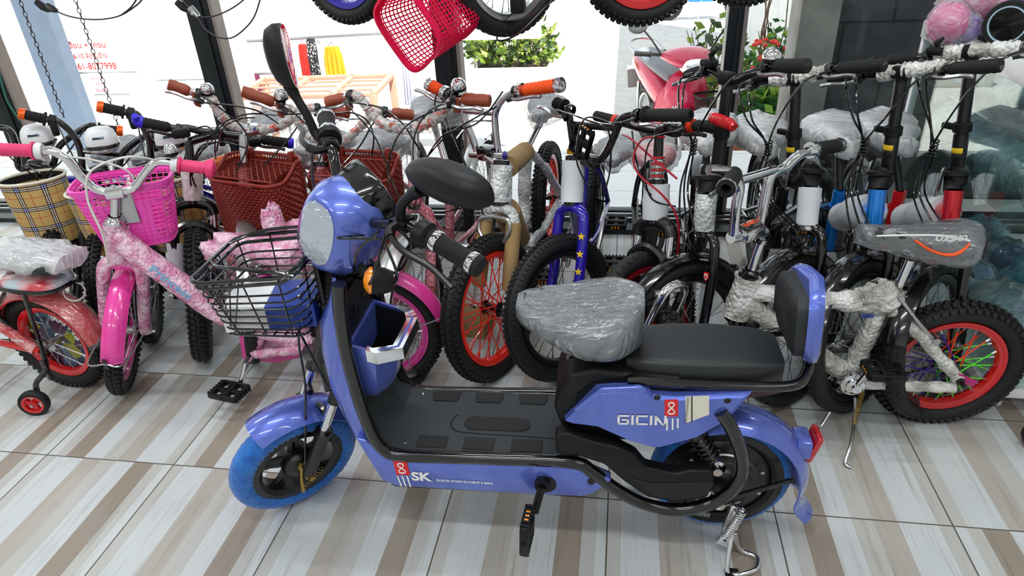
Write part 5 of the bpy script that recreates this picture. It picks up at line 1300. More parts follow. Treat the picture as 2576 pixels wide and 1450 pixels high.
k2 = gz(2066, 1072, .004); MB().tube(cr([pv(2130, 985, .02), k2.lerp(pv(2130, 985, .02), .5)+Z*.02, k2, k2-B.eu*.012+Z*.01], 5), .0045, 8).build('kickstand', STEEL, B.root)
coil('stand_spring', pv(2170, 985, -.05), gz(2148, 1068, .06), .0065, 18, .0012, BRASS, B.root)
MB().tube(cr([pv(2262, 748, -.03), pv(2300, 800, -.05), pv(2345, 852, -.05)], 5), .005, 8).lathe(pv(2352, 855, -.05), -B.ev, [(.010, -.02), (.010, .012), (.0005, .012)], 8).build('rear_brake', STEEL, B.root)
B.cable([[B.b(1925, 400), B.b(1960, 480, -.02), B.b(1900, 640, -.06), B.b(1858, 790, -.04), B.b(1830, 830, -.03)]])
# ---------------------------------------------------------------- pink kids bicycle
B = Cyc('kids_bicycle', 'pink kids bicycle in bubble wrap with pink lattice basket and rose grips', (.052, .335), (.885, .412), .202, .046, -66, zc=.66, ha=72, off=.03)
B.wheels(PINK, STEEL, 'knob', hubm=STEEL)
B.fork(BUBP, .019, .055)
fender('fender', B.root, B.axle, B.lat, B.r+.02, .062, math.radians(68), math.radians(176), PINK, B.fh, 30, .003, .5)
q = B.axle-B.fh*.19*1.0-Z*.04
st_ = B.axle+(-B.fh*math.cos(-.10)-Z*math.sin(-.10))*(B.r+.022)
MB().tube(cr([B.axle+B.lat*.055, st_+B.lat*.045, st_-B.fh*.005, st_-B.lat*.045, B.axle-B.lat*.055], 5), .0026, 6).build('fender_stay', STEEL, B.root)
MB().box(st_-B.fh*.004, (.012, .006, .034), (B.lat, B.fh, Z), .002).build('stay_clip', BLACK, B.root)
pv = B.pv
h1, h0 = pv(288, 562), pv(298, 650)
wrap('head_tube', [h0, h0.lerp(h1, .5), h1], .030, BUBP, B.root, .02, .06)
MB().lathe(h1, B.d, [(.02, -.004), (.026, -.002), (.026, .010), (.020, .016), (.016, .024)], 18).build('headset_cup', CHROME, B.root)
MB().tube([h0-B.d*.005, B.ax(B.zcrown)], .018, 12).box(B.ax(B.zcrown+.005), (.11, .03, .03), (B.lat, B.f, B.d), .01).build('fork_crown', PINK, B.root)
Cc = pv(290, 486); B.Cn = Cc
MB().tube([h1, Cc-B.d*.01], .0125, 14).tube([Cc-B.lh*.022, Cc+B.lh*.022], .019, 14).tube([Cc, Cc+Z*.022], .007, 8).build('stem', CHROME, B.root)
pts = [B.b(*q) for q in [(-6, 376), (88, 380), (130, 380), (170, 402), (205, 446), (245, 478), (290, 484), (335, 474), (362, 440), (390, 410), (425, 408), (448, 415), (530, 425)]]
B.bar(pts, .0115, CHROME, (pts[1], pts[0]), (pts[11], pts[12]), GRIPPINK, .017, None, WHITEP, True, lev=False)
MB().lathe(pts[12], pts[12]-pts[11], [(.024, -.012), (.027, -.006), (.027, .006), (.018, .012), (.0005, .013)], 18).build('grip_end', GRIPPINK, B.bo)
bell(B.bo, B.b(432, 388), Z, CHROME, .017)
WC = mat('white_cable', (226, 224, 216), .4)
B.cable([[B.b(140, 395), B.b(230, 402, -.03), B.b(330, 440, -.05), B.b(330, 540, -.04), pv(312, 600)], [B.b(400, 405), B.b(320, 395, .05), B.b(230, 430, .04), B.b(220, 500, .04), B.b(258, 590, .04), pv(272, 660, -.04)]], .0032, WC)
bx_ = B.lh*(1 if B.lh.x > 0 else -1); bc = B.b(308, 450, -.10)
o = plastic_basket(B.root, bc-V(0, 0, .0), bx_, Z.cross(bx_), Z, .262, .17, .19, .19, .13, PINKP, rows=14, cols=20, slot=True)
MB().box(B.b(318, 525, -.02), (.05, .006, .09), (bx_, Z.cross(bx_), Z), .002).build('basket_bracket', STEEL, B.root)
tube = [pv(*q) for q in [(292, 590), (350, 640), (430, 697), (500, 750), (560, 788), (640, 818), (720, 842), (830, 872)]]
dt = wrap('down_tube', cr(tube, 3), .036, BUBP, B.root, .02, .05)
text('Princess', dt, pv(372, 680, -.037), pv(490, 768, -.037)-pv(372, 680, -.037), Z, .042, mat('pale_blue_print', (120, 190, 232), .4), bold=.0006)
bb = pv(640, 884); B.bb = bb; B.st = pv(690, 740)
wrap('seat_tube', [B.st, bb], .02, BUBP, B.root); MB().tube([B.st, pv(662, 690)], .019, 12).build('seat_post', PINK, B.root)
rx = B.R+Z*B.r
for k in (-1, 1): wrap('chain_stay', [bb+B.ev*.02*k, rx+B.ev*.06*k], .014, BUBP, B.root); tobj('seat_stay', [B.st+B.ev*.02*k, rx+B.ev*.06*k], .009, PINK, B.root)
sd = saddle(B.root, pv(655, 588), -B.eu, .27, .19, .095, BUBP, None, tilt=.05)
b = MB()
for p, s_ in (((690, 560), (.03, .03, .055)), ((755, 580), (.04, .035, .03)), ((545, 628), (.05, .03, .03))): b.ell(pv(*p), s_, (B.eu, B.ev, Z), 12, 8, .25)
b.tube([pv(690, 560), pv(688, 528)], [.022, .006], 8); b.build('wrap_knot', BUBP, sd, 70)
b = MB(); ce = pv(604, 975, -.09); b.tube([bb-B.ev*.04, bb-B.ev*.065, ce], [.010, .010, .0085], 10).tube([bb+B.ev*.04, bb+B.ev*.065, bb+(bb-ce)*1.+V(0, 0, 0)], .0085, 8).tube([bb-B.ev*.05, bb+B.ev*.05], .009, 8); b.build('crankset', CHROME, B.root)
pedal(B.root, pv(577, 985, -.13), (B.ev*.9+B.eu*.25).normalized(), B.eu*.8+B.ev*-.5, MBLACK, .075, .10, None)
MB().prism([pv(*q, .045) for q in [(600, 850), (680, 832), (860, 800), (950, 815), (950, 860), (860, 880), (690, 915), (610, 905)]], B.ev*.012, .004, 2).build('chain_guard', PINK, B.root)
fender('fender', B.root, rx, B.ev, B.r+.022, .075, math.radians(-150), math.radians(-14), PINK, B.eu, 30, .003, .5)
s2 = rx+(B.eu*math.cos(.32)+Z*math.sin(.32))*(B.r+.024); MB().tube(cr([rx-B.ev*.06, s2-B.ev*.045, s2+B.eu*.004, s2+B.ev*.045, rx+B.ev*.06], 5), .0026, 6).build('fender_stay', STEEL, B.root)
rc = pv(952, 672); ring = [rc+B.eu*(.05*math.cos(a))+B.ev*(.06*math.sin(a)) for a in [2*math.pi*i/24 for i in range(24)]]
rk = MB().tube(ring, .008, 8, closed=True).build('rack_ring', WHITEP, B.root); MB().ell(rc-Z*.002, (.046, .055, .018), (B.eu, B.ev, Z), 18, 8).build('rack_pad', BUBP, rk)
MB().tube([rc-Z*.01, rc-Z*.15+B.eu*.0], .01, 8).build('rack_post', PINK, B.root)
# ---------------------------------------------------------------- red kids bicycle, rear end in view
y6 = math.radians(-6); eu_ = V(math.cos(y6), math.sin(y6), 0); R_ = V(-.155, .321, 0); F_ = R_-eu_*.78
B = Cyc('kids_bicycle', 'red kids bicycle with stabiliser wheel, padded rear rack and red fender in clear film', (F_.x, F_.y), (R_.x, R_.y), .173, .05, -6, zc=.6)
B.wheels(RED, STEEL, 'knob', hubm=STEEL); pv = B.pv; rx = B.R+Z*.173
B.fork(RED, .012, .05); B.head(B.zcrown+.03, B.zcrown+.12, RED)
disc = NT('wheel_disc_print'); v_ = disc.n('TexVoronoi', i_Scale=20.); disc.l(disc.obj(), v_.inputs['Vector'])
disc.l(disc.ramp(v_.outputs['Color'], [(0, srgb(40, 62, 96)), (.40, srgb(40, 62, 96)), (.41, srgb(74, 40, 70)), (.62, srgb(150, 150, 30)), (.68, srgb(150, 150, 30)), (.69, srgb(90, 116, 140)), (.88, srgb(200, 204, 210))], 'CONSTANT'), disc.b.inputs['Base Color']); disc.set(Roughness=.3)
DS = MB().lathe(rx+B.ev*.012, B.ev, [(.02, 0), (.115, 0), (.115, .001), (.02, .001)], 40, closed=True).build('spoke_disc', disc.m, B.root)
for i, ch in enumerate('SNUMMI'):
    a = math.radians(12+i*16); e = B.eu*math.cos(a)+Z*math.sin(a); tdir = (B.eu*-math.sin(a)+Z*math.cos(a))
    text(ch, DS, rx+e*.098-tdir*.013+B.ev*.0095, tdir, -e, .042, WHITEC, bold=.0026, xs=.9)
wrapm = BUBR
for k in (-1, 1):
    wrap('seat_stay', [B.P(.40, .015*k, .36), B.P(.66, .05*k, .23), rx+B.ev*.06*k+B.eu*-.02], .017, BUBR, B.root); tobj('chain_stay', [B.P(.42, .03*k, .17), rx+B.ev*.062*k], .011, RED, B.root)
text('CANSEI', B.root, pv(30, 858, -.075), B.eu, Z, .014, WHITEC, bold=.0004)
B.st = B.P(.42, 0, .36); B.bb = B.P(.40, 0, .17); tobj('seat_tube', [B.st, B.bb], .015, RED, B.root); tobj('down_tube', [B.bb, B.ax(B.zcrown+.05)], .018, RED, B.root); tobj('top_tube', [B.st, B.ax(B.zcrown+.1)], .015, RED, B.root); B.crank(20)
FD = fender('fender', B.root, rx, B.ev, .173+.022, .085, math.radians(-165), math.radians(-8), RED, B.eu, 36, .003, .5)
fender('fender_film', FD, rx, B.ev, .173+.026, .09, math.radians(-165), math.radians(-4), THIN, B.eu, 36, .0015, .5)
rk = [pv(-5, 725, -.055), pv(60, 738, -.07), pv(150, 730, -.075), pv(190, 700, -.03), pv(178, 684, .03), pv(110, 690, .07), pv(20, 696, .06)]
c_ = pv(90, 700); hx = .115; hy = .065
ringp = [c_+B.eu*(hx*math.copysign(abs(math.cos(a))**.6, math.cos(a)))+B.ev*(hy*math.copysign(abs(math.sin(a))**.6, math.sin(a)))-Z*.012 for a in [2*math.pi*i/32 for i in range(32)]]
RK = MB().tube(ringp, .0065, 8, closed=True).build('rear_rack', BLACK, B.root)
rg = lambda k, z: [c_+B.eu*(hx*k*math.copysign(abs(math.cos(a))**.7, math.cos(a)))+B.ev*(hy*k*math.copysign(abs(math.sin(a))**.7, math.sin(a)))+Z*z for a in [2*math.pi*i/32 for i in range(32)]]
pm_ = NT('printed_pad'); pm_.l(pm_.ramp(pm_.noise(9, 3), [(.40, srgb(228, 70, 84)), (.55, srgb(240, 190, 196)), (.66, srgb(200, 226, 236))]), pm_.b.inputs['Base Color']); pm_.set(Roughness=.25, Coat_Weight=.8); pm_.bump(pm_.noise(30, 3), .006, .4)
MB().loft([rg(.96, -.016), rg(.95, .0), rg(.85, .012), rg(.4, .018)]).build('rack_pad', pm_.m, RK, 60)
for k in (-1, 1): MB().tube([c_+B.eu*.01+B.ev*(.06*k)-Z*.015, rx+B.ev*(.066*k)+B.eu*.012], .0065, 8).build('rack_strut', BLACK, RK)
tw_ = gz(100, 1041)+Z*.043; 
MB().tube(cr([rx-B.ev*.066+B.eu*.01, rx-B.ev*.085+B.eu*.02-Z*.05, tw_+B.ev*.03+Z*.05, tw_+B.ev*.02], 5), .0085, 8).box((rx-B.ev*.085-Z*.055+B.eu*.02), (.02, .008, .075), (B.eu, B.ev, Z), .003).build('stabiliser_arm', BLACK, B.root)
ax_ = (B.ev*.93-B.eu*.36).normalized()
TWH = MB().lathe(tw_, ax_, [(.032, -.012), (.041, -.012), (.044, -.006), (.044, .006), (.041, .012), (.032, .012)], 32, closed=True).build('stabiliser_wheel', RUBBER, B.root)
q = MB().lathe(tw_, ax_, [(.025, -.010), (.0325, -.012), (.0325, .010), (.025, .008)], 28, closed=True).lathe(tw_, ax_, [(.0005, -.013), (.012, -.013), (.012, .012), (.0005, .012)], 16)
x_, y_ = perp(ax_)
for i in range(3):
    a = 2.1*i+.4; e = x_*math.cos(a)+y_*math.sin(a); q.box(tw_+e*.019, (.018, .014, .012), (e, ax_.cross(e), ax_), .003)
q.build('stabiliser_hub', RED, TWH); MB().lathe(tw_-ax_*.012, -ax_, [(.005, 0), (.005, .006), (.0005, .006)], 6).build('axle_nut', STEEL, TWH)
MB().tube(cr([c_-B.eu*.11+B.ev*.0-Z*.012, c_-B.eu*.14-Z*.05, rx-B.eu*.12+Z*.12-B.ev*.05, rx-B.eu*.10+Z*.08-B.ev*.05], 4), .006, 8).build('rack_brace', BLACK, RK)
s_ = pv(75, 638); sd = saddle(B.root, s_, -B.eu, .26, .15, .05, VINYL, None); tobj('seat_post', [B.st, s_-Z*.04], .012, CHROME, B.root)
b = MB(); rg2 = []
for i in range(12):
    t_ = i/11; u = -.02+.175*t_*1.0; rg2.append([s_+B.eu*(-.17+.32*t_)+B.ev*((.055+.03*math.sin(t_*3)+.012*math.sin(i*1.7+j*.9))*math.cos(2*math.pi*j/16))+Z*(.002+(.022+.016*math.sin(t_*3.0))*math.sin(2*math.pi*j/16)+.006*math.sin(i*2.3+j*1.3)-.012*t_) for j in range(16)])
b.loft(rg2).build('plastic_cover', CLOUDY, sd, 70)
MB().lathe(rx+B.eu*.13+Z*.18+B.ev*.02, (B.eu*.6-B.ev*.6+Z*.5).normalized(), [(.030, -.01), (.030, .002), (.026, .006)], 20).build('reflector_base', WHITEP, B.root)
# ---------------------------------------------------------------- three black kids bicycles with tartan baskets
def tartan(i, label, F, L, R, Cpx, lamp, rim, rx_, h, flip=False):
    B = Cyc('kids_bicycle', label, F, (F[0]+.03, F[1]+.74), .19, .046, 118, zc=.62, ha=72, group=None)
    B.wheels(SATIN, STEEL, 'knob'); B.fork(SATIN, .014, .052, sus=CHROME)
    z0 = B.zcrown+.02; B.head(z0, z0+.09, BLUEF, .02)
    C0 = B.b(*Cpx); B.stem(z0+.09, C0, BLACK, .013, BLACK)
    cx, cy = Cpx
    Lp = [B.b(*q) for q in [L, (L[0]+66, L[1]+14), (L[0]+98, L[1]+20), (cx-70, cy-85), (cx-52, cy-45), (cx-46, cy+5), (cx-28, cy+14), Cpx]]
    Rp = [B.b(*q) for q in [R, (R[0]-60, R[1]-6), (R[0]-90, R[1]-10), (cx+75, cy-60), (cx+52, cy-35), (cx+42, cy+2), (cx+26, cy+12), Cpx]]
    o = MB().tube(cr(Lp, 5), .0115, 10).tube(cr(Rp, 5), .0115, 10).tube([Lp[4], Rp[4]], .009, 8).build('handlebar', BLACK, B.root); B.bo = o
    for g, e in ((Lp[1], Lp[0]), (Rp[1], Rp[0])):
        a_ = (e-g).normalized(); grip(o, g, e, .0165, FOAMB, 10, mat('orange_anodised', (240, 96, 20), .25, .4), True)
        MB().lathe(g-a_*.018, a_, [(.012, -.012), (.020, -.010), (.020, .010), (.012, .012)], 14).box(g-a_*.018-Z*.025+B.fh*.012, (.022, .02, .05), (B.lh, B.fh, Z), .006).build('gear_shifter', MBLACK, o)
    lc = B.b(*lamp, -.09); A_ = (B.lh, B.fh, Z); w_ = .050
    lm = MB(); rings = []
    sh = lambda k, zz, dep: [lc+B.lh*(w_*k*math.copysign(abs(math.cos(a))**.6, math.cos(a)))+B.fh*(dep*math.copysign(abs(math.sin(a))**.7, math.sin(a)))+Z*zz for a in [2*math.pi*j/28 for j in range(28)]]
    LM = MB().loft([sh(1, -.012, .045), sh(1.0, .004, .045), sh(.90, .026, .039), sh(.66, .040, .028), sh(.3, .045, .012)]).build('headlamp', WHITEP, B.root, 50)
    MB().loft([sh(1.03, -.022, .047), sh(1.05, -.016, .049), sh(1.0, -.010, .046)]).build('lamp_band', BLACK, LM, 50)
    MB().loft([sh(.98, -.020, .045), sh(.92, -.032, .041), sh(.75, -.040, .032)]).build('lamp_lens', REFLECTOR, LM, 50)
    MB().box(lc+B.fh*.036+Z*.022, (.036, .004, .024), (B.lh, (B.fh*.8+Z*.6).normalized(), (Z*.8-B.fh*.6).normalized()), .003).build('lamp_window', mat('lamp_window', (60, 74, 96), .08, .3), LM)
    bc = B.b(*rim, -.10); ex = B.lh*(1 if B.lh.x > 0 else -1)
    fabric_basket(B.root, bc, rx_, rx_*.72, h, ex, .86)
    MB().tube([bc+B.fh*-.06-Z*.02, C0], .006, 8).build('basket_hook', BLACK, B.root)
    B.frame(.42, .42, .34, .2, BLUEF, .016, z0+.01, z0+.08)
    B.seat(B.P(.46, 0, .54), VINYL, FILM, .23, .16); B.crank(30)
    B.cable([[Lp[2]+B.fh*.03, B.b(lamp[0]-60, lamp[1]+60, -.11), B.b(lamp[0]-20, lamp[1]+90, -.11), C0-Z*.10], [Rp[2]+B.fh*.03, B.b(lamp[0]+60, lamp[1]+60, -.11), B.b(lamp[0]+25, lamp[1]+95, -.11), C0-Z*.12], [C0+B.fh*.04-B.lh*.02, B.b(lamp[0]-30, lamp[1]+70, -.12), B.b(lamp[0]+30, lamp[1]+110, -.12), C0-Z*.14]])
    return B
tartan(0, 'black kids bicycle with tartan basket and white headlamp, nearest the left edge', (-.45, .70), (-125, 300), (307, 330), (92, 412), (95, 345), (80, 447), .105, .235)
tartan(1, 'middle one of three black kids bicycles with tartan baskets, partly behind the pink basket', (-.25, .665), (50, 286), (458, 352), (255, 425), (255, 352), (243, 478), .098, .225)
tartan(2, 'black kids bicycle with tartan basket standing closest to the wicker baskets', (-.055, .63), (247, 268), (626, 338), (428, 400), (430, 348), (410, 443), .108, .255)
# ---------------------------------------------------------------- blue-tipped mountain bicycle
B = Cyc('mountain_bicycle', 'black mountain bicycle with blue bar plugs, partly hidden by a brown wicker basket', (.2, .55), (.25, 1.42), .225, .055, 121, zc=.72, ha=71)
B.wheels(SATIN, STEEL, 'knob', hubm=BLACK); B.fork(BLACK, .017, .062, sus=CHROME)
fk0 = B.axle+B.lat*.062*(1 if B.lat.x < 0 else -1); tp = B.ax(B.zcrown)+B.lat*.062*(1 if B.lat.x < 0 else -1)
MB().tube([fk0.lerp(tp, .28), fk0.lerp(tp, .60)], .026, 14).build('fork_sleeve', FOAM, B.root)
z0 = B.zcrown+.02; ORF = mat('orange_frame_paint', (240, 110, 20), .25, coat=.6); B.head(z0, z0+.11, ORF, .022, .032, CLOUDY)
C0 = B.b(545, 336); B.stem(z0+.11, C0, BLACK, .014, BLACK)
pts = [B.b(*q) for q in [(345, 305), (430, 322), (470, 322), (505, 330), (545, 336), (590, 342), (625, 346), (655, 351), (735, 361)]]
BLP = mat('blue_plug', (56, 44, 222), .4)
B.bar(pts, .0118, BLACK, (pts[1], pts[0]), (pts[7], pts[8]), FOAMB, .0165, BLP, None, False, levm=SATIN)
MB().tube([pts[0], pts[0]+B.fh*.02+Z*.022-B.lh*.0], [.016, .010], 10).build('bar_plug', BLP, B.bo)
MB().box(B.b(455, 335, -.03), (.055, .03, .03), (B.lh, B.fh, Z), .008).build('shifter', MBLACK, B.bo); MB().box(B.b(640, 358, -.03), (.04, .03, .03), (B.lh, B.fh, Z), .008).build('shifter', MBLACK, B.bo)
B.frame(.50, .55, .40, .25, ORF, .017, z0+.02, z0+.10); B.seat(B.pu(650, 305, .62), VINYL, FILM, .24, .15); B.crank(40)
B.cable([[B.b(470, 332, -.03), B.b(520, 318, -.07), B.b(535, 350, -.09), B.b(480, 420, -.09), B.b(490, 520, -.05)], [B.b(625, 360, -.03), B.b(560, 355, -.08), B.b(500, 380, -.09), B.b(482, 440, -.08), B.b(520, 520, -.06)]])
# ---------------------------------------------------------------- three cruisers
WICK = mat('brown_wicker_plastic', (134, 44, 34), .35, var=.12)
BRG = mat('brown_grip', (152, 70, 46), .45)
def cruiser(label, F, R, yaw, pts, gl, gr_, C, forkm, rim, bas=None, sad=None, bel=None, wr=(.16, .92), saddle_m=DBROWN, z=.74):
    B = Cyc('cruiser_bicycle', label, F, R, .238, .042, yaw, zc=z, ha=71)
    B.wheels(rim, STEEL, 'fine'); B.fork(forkm, .0165, .052)
    z0 = B.zcrown+.02; B.head(z0, z0+.09, BUBM, .022)
    C0 = B.b(*C); B.stem(z0+.09, C0, CHROME, .013, CHROME)
    P_ = [B.b(*q) for q in pts]
    B.bar(P_, .0115, CHROME, (P_[gl[0]], P_[gl[1]]), (P_[gr_[0]], P_[gr_[1]]), BRG, .0175, None, None, False, True, STEEL, 5, 2, (BUBO, wr[0], wr[1], .0155))
    for g in (gl, gr_):
        a, e = P_[g[0]], P_[g[1]]; d_ = (e-a).normalized()
        MB().box(a-d_*.014-Z*.016+B.fh*.008, (.022, .02, .045), (d_, B.fh, Z), .006).build('lever_bracket', BRG, B.bo)
    if bel: bell(B.bo, B.b(*bel), (Z*.8+B.fh*.3).normalized(), CHROME, .021)
    B.frame(.50, .50, .42, .26, BUBM, .017, z0+.02, z0+.08)
    B.seat(B.pu(*sad, .60), saddle_m, FILM, .25, .21, CHROME, .08); B.crank(25, STEEL, mat('maroon_pedal', (120, 40, 34), .5))
    rx = B.R+Z*B.r
    rk = MB()
    for k in (-1, 1): rk.tube([rx+B.ev*.07*k, rx+B.ev*.06*k+Z*.29], .005, 6).tube(cr([rx+B.ev*.06*k+Z*.29-B.eu*.10, rx+B.ev*.06*k+Z*.29+B.eu*.12, rx+Z*.29+B.eu*.15], 4), .005, 6)
    rk.build('rear_rack', CHROME, B.root)
    if bas:
        (px, py, back), W0, H, yw = bas; c = B.b(px, py, -back); ex = V(math.cos(math.radians(yw)), math.sin(math.radians(yw)), 0)
        wicker_basket(B.root, c, ex, W0, .165, H, .040, W0*1.0, .15, WICK)
    B.cables2(P_[gl[0]], P_[gr_[0]], fwd=.09); B.fenders(SILVER, True, True, .06, (30, 150), (-160, -20), .018)
    return B
CA = cruiser('cruiser bicycle with brown grips and bell, its wicker basket the farther left of two', (.393, .551), (.44, 1.42), 118, [(422, 212), (478, 231), (505, 234), (528, 246), (552, 282), (580, 312), (632, 326), (690, 322), (725, 304), (750, 280), (785, 272), (815, 276), (880, 285)], (1, 0), (11, 12), (632, 326), BUBM, SILVER, ((645, 442, .13), .275, .225, -14), (790, 350), (522, 232), (.2, .86))
CB_ = cruiser('cruiser bicycle whose brown wicker basket stands behind the scooter headlight', (.65, .56), (.70, 1.40), 112, [(608, 229), (690, 258), (716, 268), (738, 280), (758, 318), (785, 346), (822, 356), (862, 354), (900, 325), (930, 294), (960, 280), (985, 284), (1040, 290)], (1, 0), (11, 12), (822, 356), BUBM, SILVER, ((893, 436, .10), .275, .225, -8), (930, 352), (708, 246), (.2, .86))
CC = cruiser('cruiser bicycle with orange-taped bar and maroon wrapped fork, no basket', (.99, .47), (1.03, 1.38), 84, [(822, 258), (868, 246), (888, 240), (912, 254), (938, 290), (975, 316), (1022, 322), (1062, 318), (1100, 294), (1128, 266), (1145, 252), (1162, 249), (1234, 254)], (1, 0), (11, 12), (1022, 322), BUBM, SILVER, None, (1082, 262), (1155, 222), (.18, .82))

tr = lambda B_, l, bk=-.09: B_.cable([[B_.b(px, py, bk*(.4 if i in (0, len(l)-1) else 1)) for i, (px, py) in enumerate(l)]])
tr(CA, [(543, 400), (541, 365), (552, 320), (590, 296), (640, 286), (697, 291)]); tr(CA, [(484, 440), (490, 395), (512, 364), (560, 358), (616, 372)]); tr(CA, [(492, 257), (540, 261), (600, 268), (650, 280), (700, 310)])
tr(CB_, [(715, 288), (770, 286), (840, 284), (889, 285), (925, 305), (940, 345), (934, 395)]); tr(CB_, [(640, 296), (600, 300), (560, 325), (545, 380)], -.12)
tr(CC, [(862, 256), (915, 262), (963, 274), (1010, 308), (1042, 355), (1066, 394)]); tr(CC, [(1140, 270), (1095, 279), (1036, 306), (998, 348), (978, 410), (977, 460), (995, 520)])
# ---------------------------------------------------------------- hung from the ceiling
def hung(label, px, py, yaw, r, rim, tread='knob', y=.9, fr=BLACK):
    p = gy(px, py, y); c = p+Z*r; a = math.radians(yaw); ax = V(-math.sin(a), math.cos(a), 0); h = V(math.cos(a), math.sin(a), 0)
    o = root('hanging_bicycle', c, label, 'bicycle', None)
    wheel(o, c, ax, r, .05, rim, STEEL, tread, hubm=BLACK)
    b = MB()
    for k in (-1, 1): b.tube([c+ax*.05*k, c+ax*.045*k+Z*.25+h*.02, c+ax*.02*k+Z*.32+h*.03], .011, 8)
    b.build('fork', fr, o); MB().tube([c+Z*.3+h*.03, c+Z*.46+h*.06], .02, 10).build('head_tube', fr, o)
    top = 2.82; MB().tube([c+Z*.44+h*.055, V(c.x+h.x*.055, c.y+h.y*.055, top)], .006, 6).build('hanging_hook', STEEL, o)
    return o, c, ax, h
hung('hung bicycle with violet-blue rim above the left window, left of the pink basket', 885, 58, 155, .2, BLUEF, 'knob', 1.0)
o, c, ax, h = hung('hung bicycle with silver rim dangling over the window, right of the pink basket', 1285, 92, 52, .21, SILVER, 'fine', .8)
b = MB()
pq = lambda l, y=.76: [gy(px, py, y) for px, py in l]
b.tube(cr(pq([(1302, -10), (1300, 20), (1262, 60), (1250, 95), (1265, 102), (1310, 80), (1390, 0)]), 6), .0028, 6); b.tube(cr(pq([(1180, 0), (1215, 38), (1270, 53), (1330, 40), (1400, -4)]), 6), .0028, 6); b.build('cable', BLACK, o)
MB().box(gy(1303, 6, .78), (.04, .05, .055), bev=.008).build('brake_caliper', MBLACK, o)
hung('hung bicycle with red rim above the parked motorcycle', 1615, 62, 30, .21, RED, 'knob', .9, PURPLE)
hung('hung bicycle tire showing at the top edge by the last mullion', 1870, 14, 20, .2, BLACK, 'knob', 1.15)
# hot pink basket hanging between the hung bicycles
CRIM = mat('crimson_plastic', (242, 20, 92), .35)
t = NT('crimson_translucent'); t.set(Base_Color=srgb(242, 24, 96), Roughness=.35); tr_ = t.n('BsdfTranslucent'); tr_.inputs[0].default_value = (*srgb(250, 40, 110), 1); m_ = t.n('MixShader', i_0=.45); t.l(t.b.outputs[0], m_.inputs[1]); t.l(tr_.outputs[0], m_.inputs[2]); t.l(m_.outputs[0], t.out.inputs[0]); CRIM = t.m
yb = .55
c0 = gy(1022, 72, yb); c1 = gy(1160, 26, yb+.13)
up_ = (c0-c1).normalized(); up_ = (up_+V(.05, -.42, -.05)).normalized(); exb = (gy(1075, 150, yb)-gy(965, 30, yb)); exb = (exb-up_*exb.dot(up_)).normalized(); eyb = up_.cross(exb)
HB = root('bicycle_basket', c1, 'hot pink lattice bicycle basket hanging sideways from above', 'basket')
plastic_basket(HB, c0, exb, eyb, up_, .19, .165, (c1-c0).length*1.12, .155, .13, CRIM, rows=15, cols=13)
MB().tube([c0.lerp(c1, .5)+Z*.08, V(c0.x, yb+.05, 2.82)], .004, 6).build('hanging_wire', STEEL, HB)
# brake cables of bicycles hung out of frame
def looms(label, groups, parts, y):
    o = None
    c = gy(*groups[0][0], y); o = root('hanging_cable_set', c, label, 'cable')
    for l in groups: MB().tube(cr([gy(px, py, y) for px, py in l], 7), .0026, 6).build('cable', mat('dark_violet_cable', (40, 26, 44), .35), o)
    for (px, py, dx, dz, m) in parts:
        MB().tube([gy(px, py, y), gy(px, py, y)+V(dx*.5, 0, dz*.6), gy(px, py, y)+V(dx, 0, dz)], [.011, .013, .008], 8).build('cable_end', m, o)
    MB().tube([gy(*groups[0][0], y), V(c.x, y, 2.82)], .003, 6).build('hanging_wire', BLACK, o)
    return o
looms('dark brake cable sagging from a hung bicycle, over the hanging chains', [[(88, -6), (125, 18), (165, 38), (215, 48), (262, 48), (305, 38), (345, 12), (362, -8)], [(305, 38), (330, 18), (346, -6)]], [(92, 4, .035, -.03, MBLACK), (118, 14, .03, -.018, SATIN)], 1.0)
looms('brake cable loop with silver lever dangling before the second mullion', [[(450, -6), (478, 22), (500, 42), (540, 40), (585, 20), (620, -6)], [(495, 40), (515, 72), (550, 94), (590, 92), (635, 50), (656, -6)]], [(445, 5, .035, -.03, MBLACK), (478, 18, .022, -.03, CHROME)], 1.0)
# two chains
def chain(a, b_, label):
    A_, B_ = gy(*a, 1.5), gy(*b_, 1.5); x = A_.x; z1 = 2.82; n = 0; z = B_.z; m = MB(); k = 0
    while z < z1-.015:
        c = V(x+(B_.x-x)*0, 1.5, z); R = Matrix.Rotation(.5 if k % 2 else .5+math.pi/2, 3, 'Z'); e = R @ V(1, 0, 0)
        m.tube([c+e*(.0065*math.cos(t_))+Z*(.0125*math.copysign(abs(math.sin(t_))**.8, math.sin(t_))) for t_ in [2*math.pi*i/12 for i in range(12)]], .0016, 5, closed=True); z += .0205; k += 1
    o = m.build('chain', mat('dark_steel_chain', (60, 48, 52), .4, .6)); tag(o, label, 'chain'); return o
chain((50, 0), (152, 290), 'steel chain hanging from the ceiling, nearer the left edge')
chain((190, 0), (302, 352), 'steel chain hanging from the ceiling, crossing the red phone number sign')
tp = cr([gy(px, py, 1.45) for px, py in [(0, 190), (8, 225), (22, 262), (52, 305)]], 6)
o = MB().tube([V(tp[0].x, 1.45, 2.82)]+tp, .004, 6).build('green_cord', mat('green_cord', (30, 110, 90), .6)); tag(o, 'twisted green cord hanging down at the left edge of the window', 'cord')
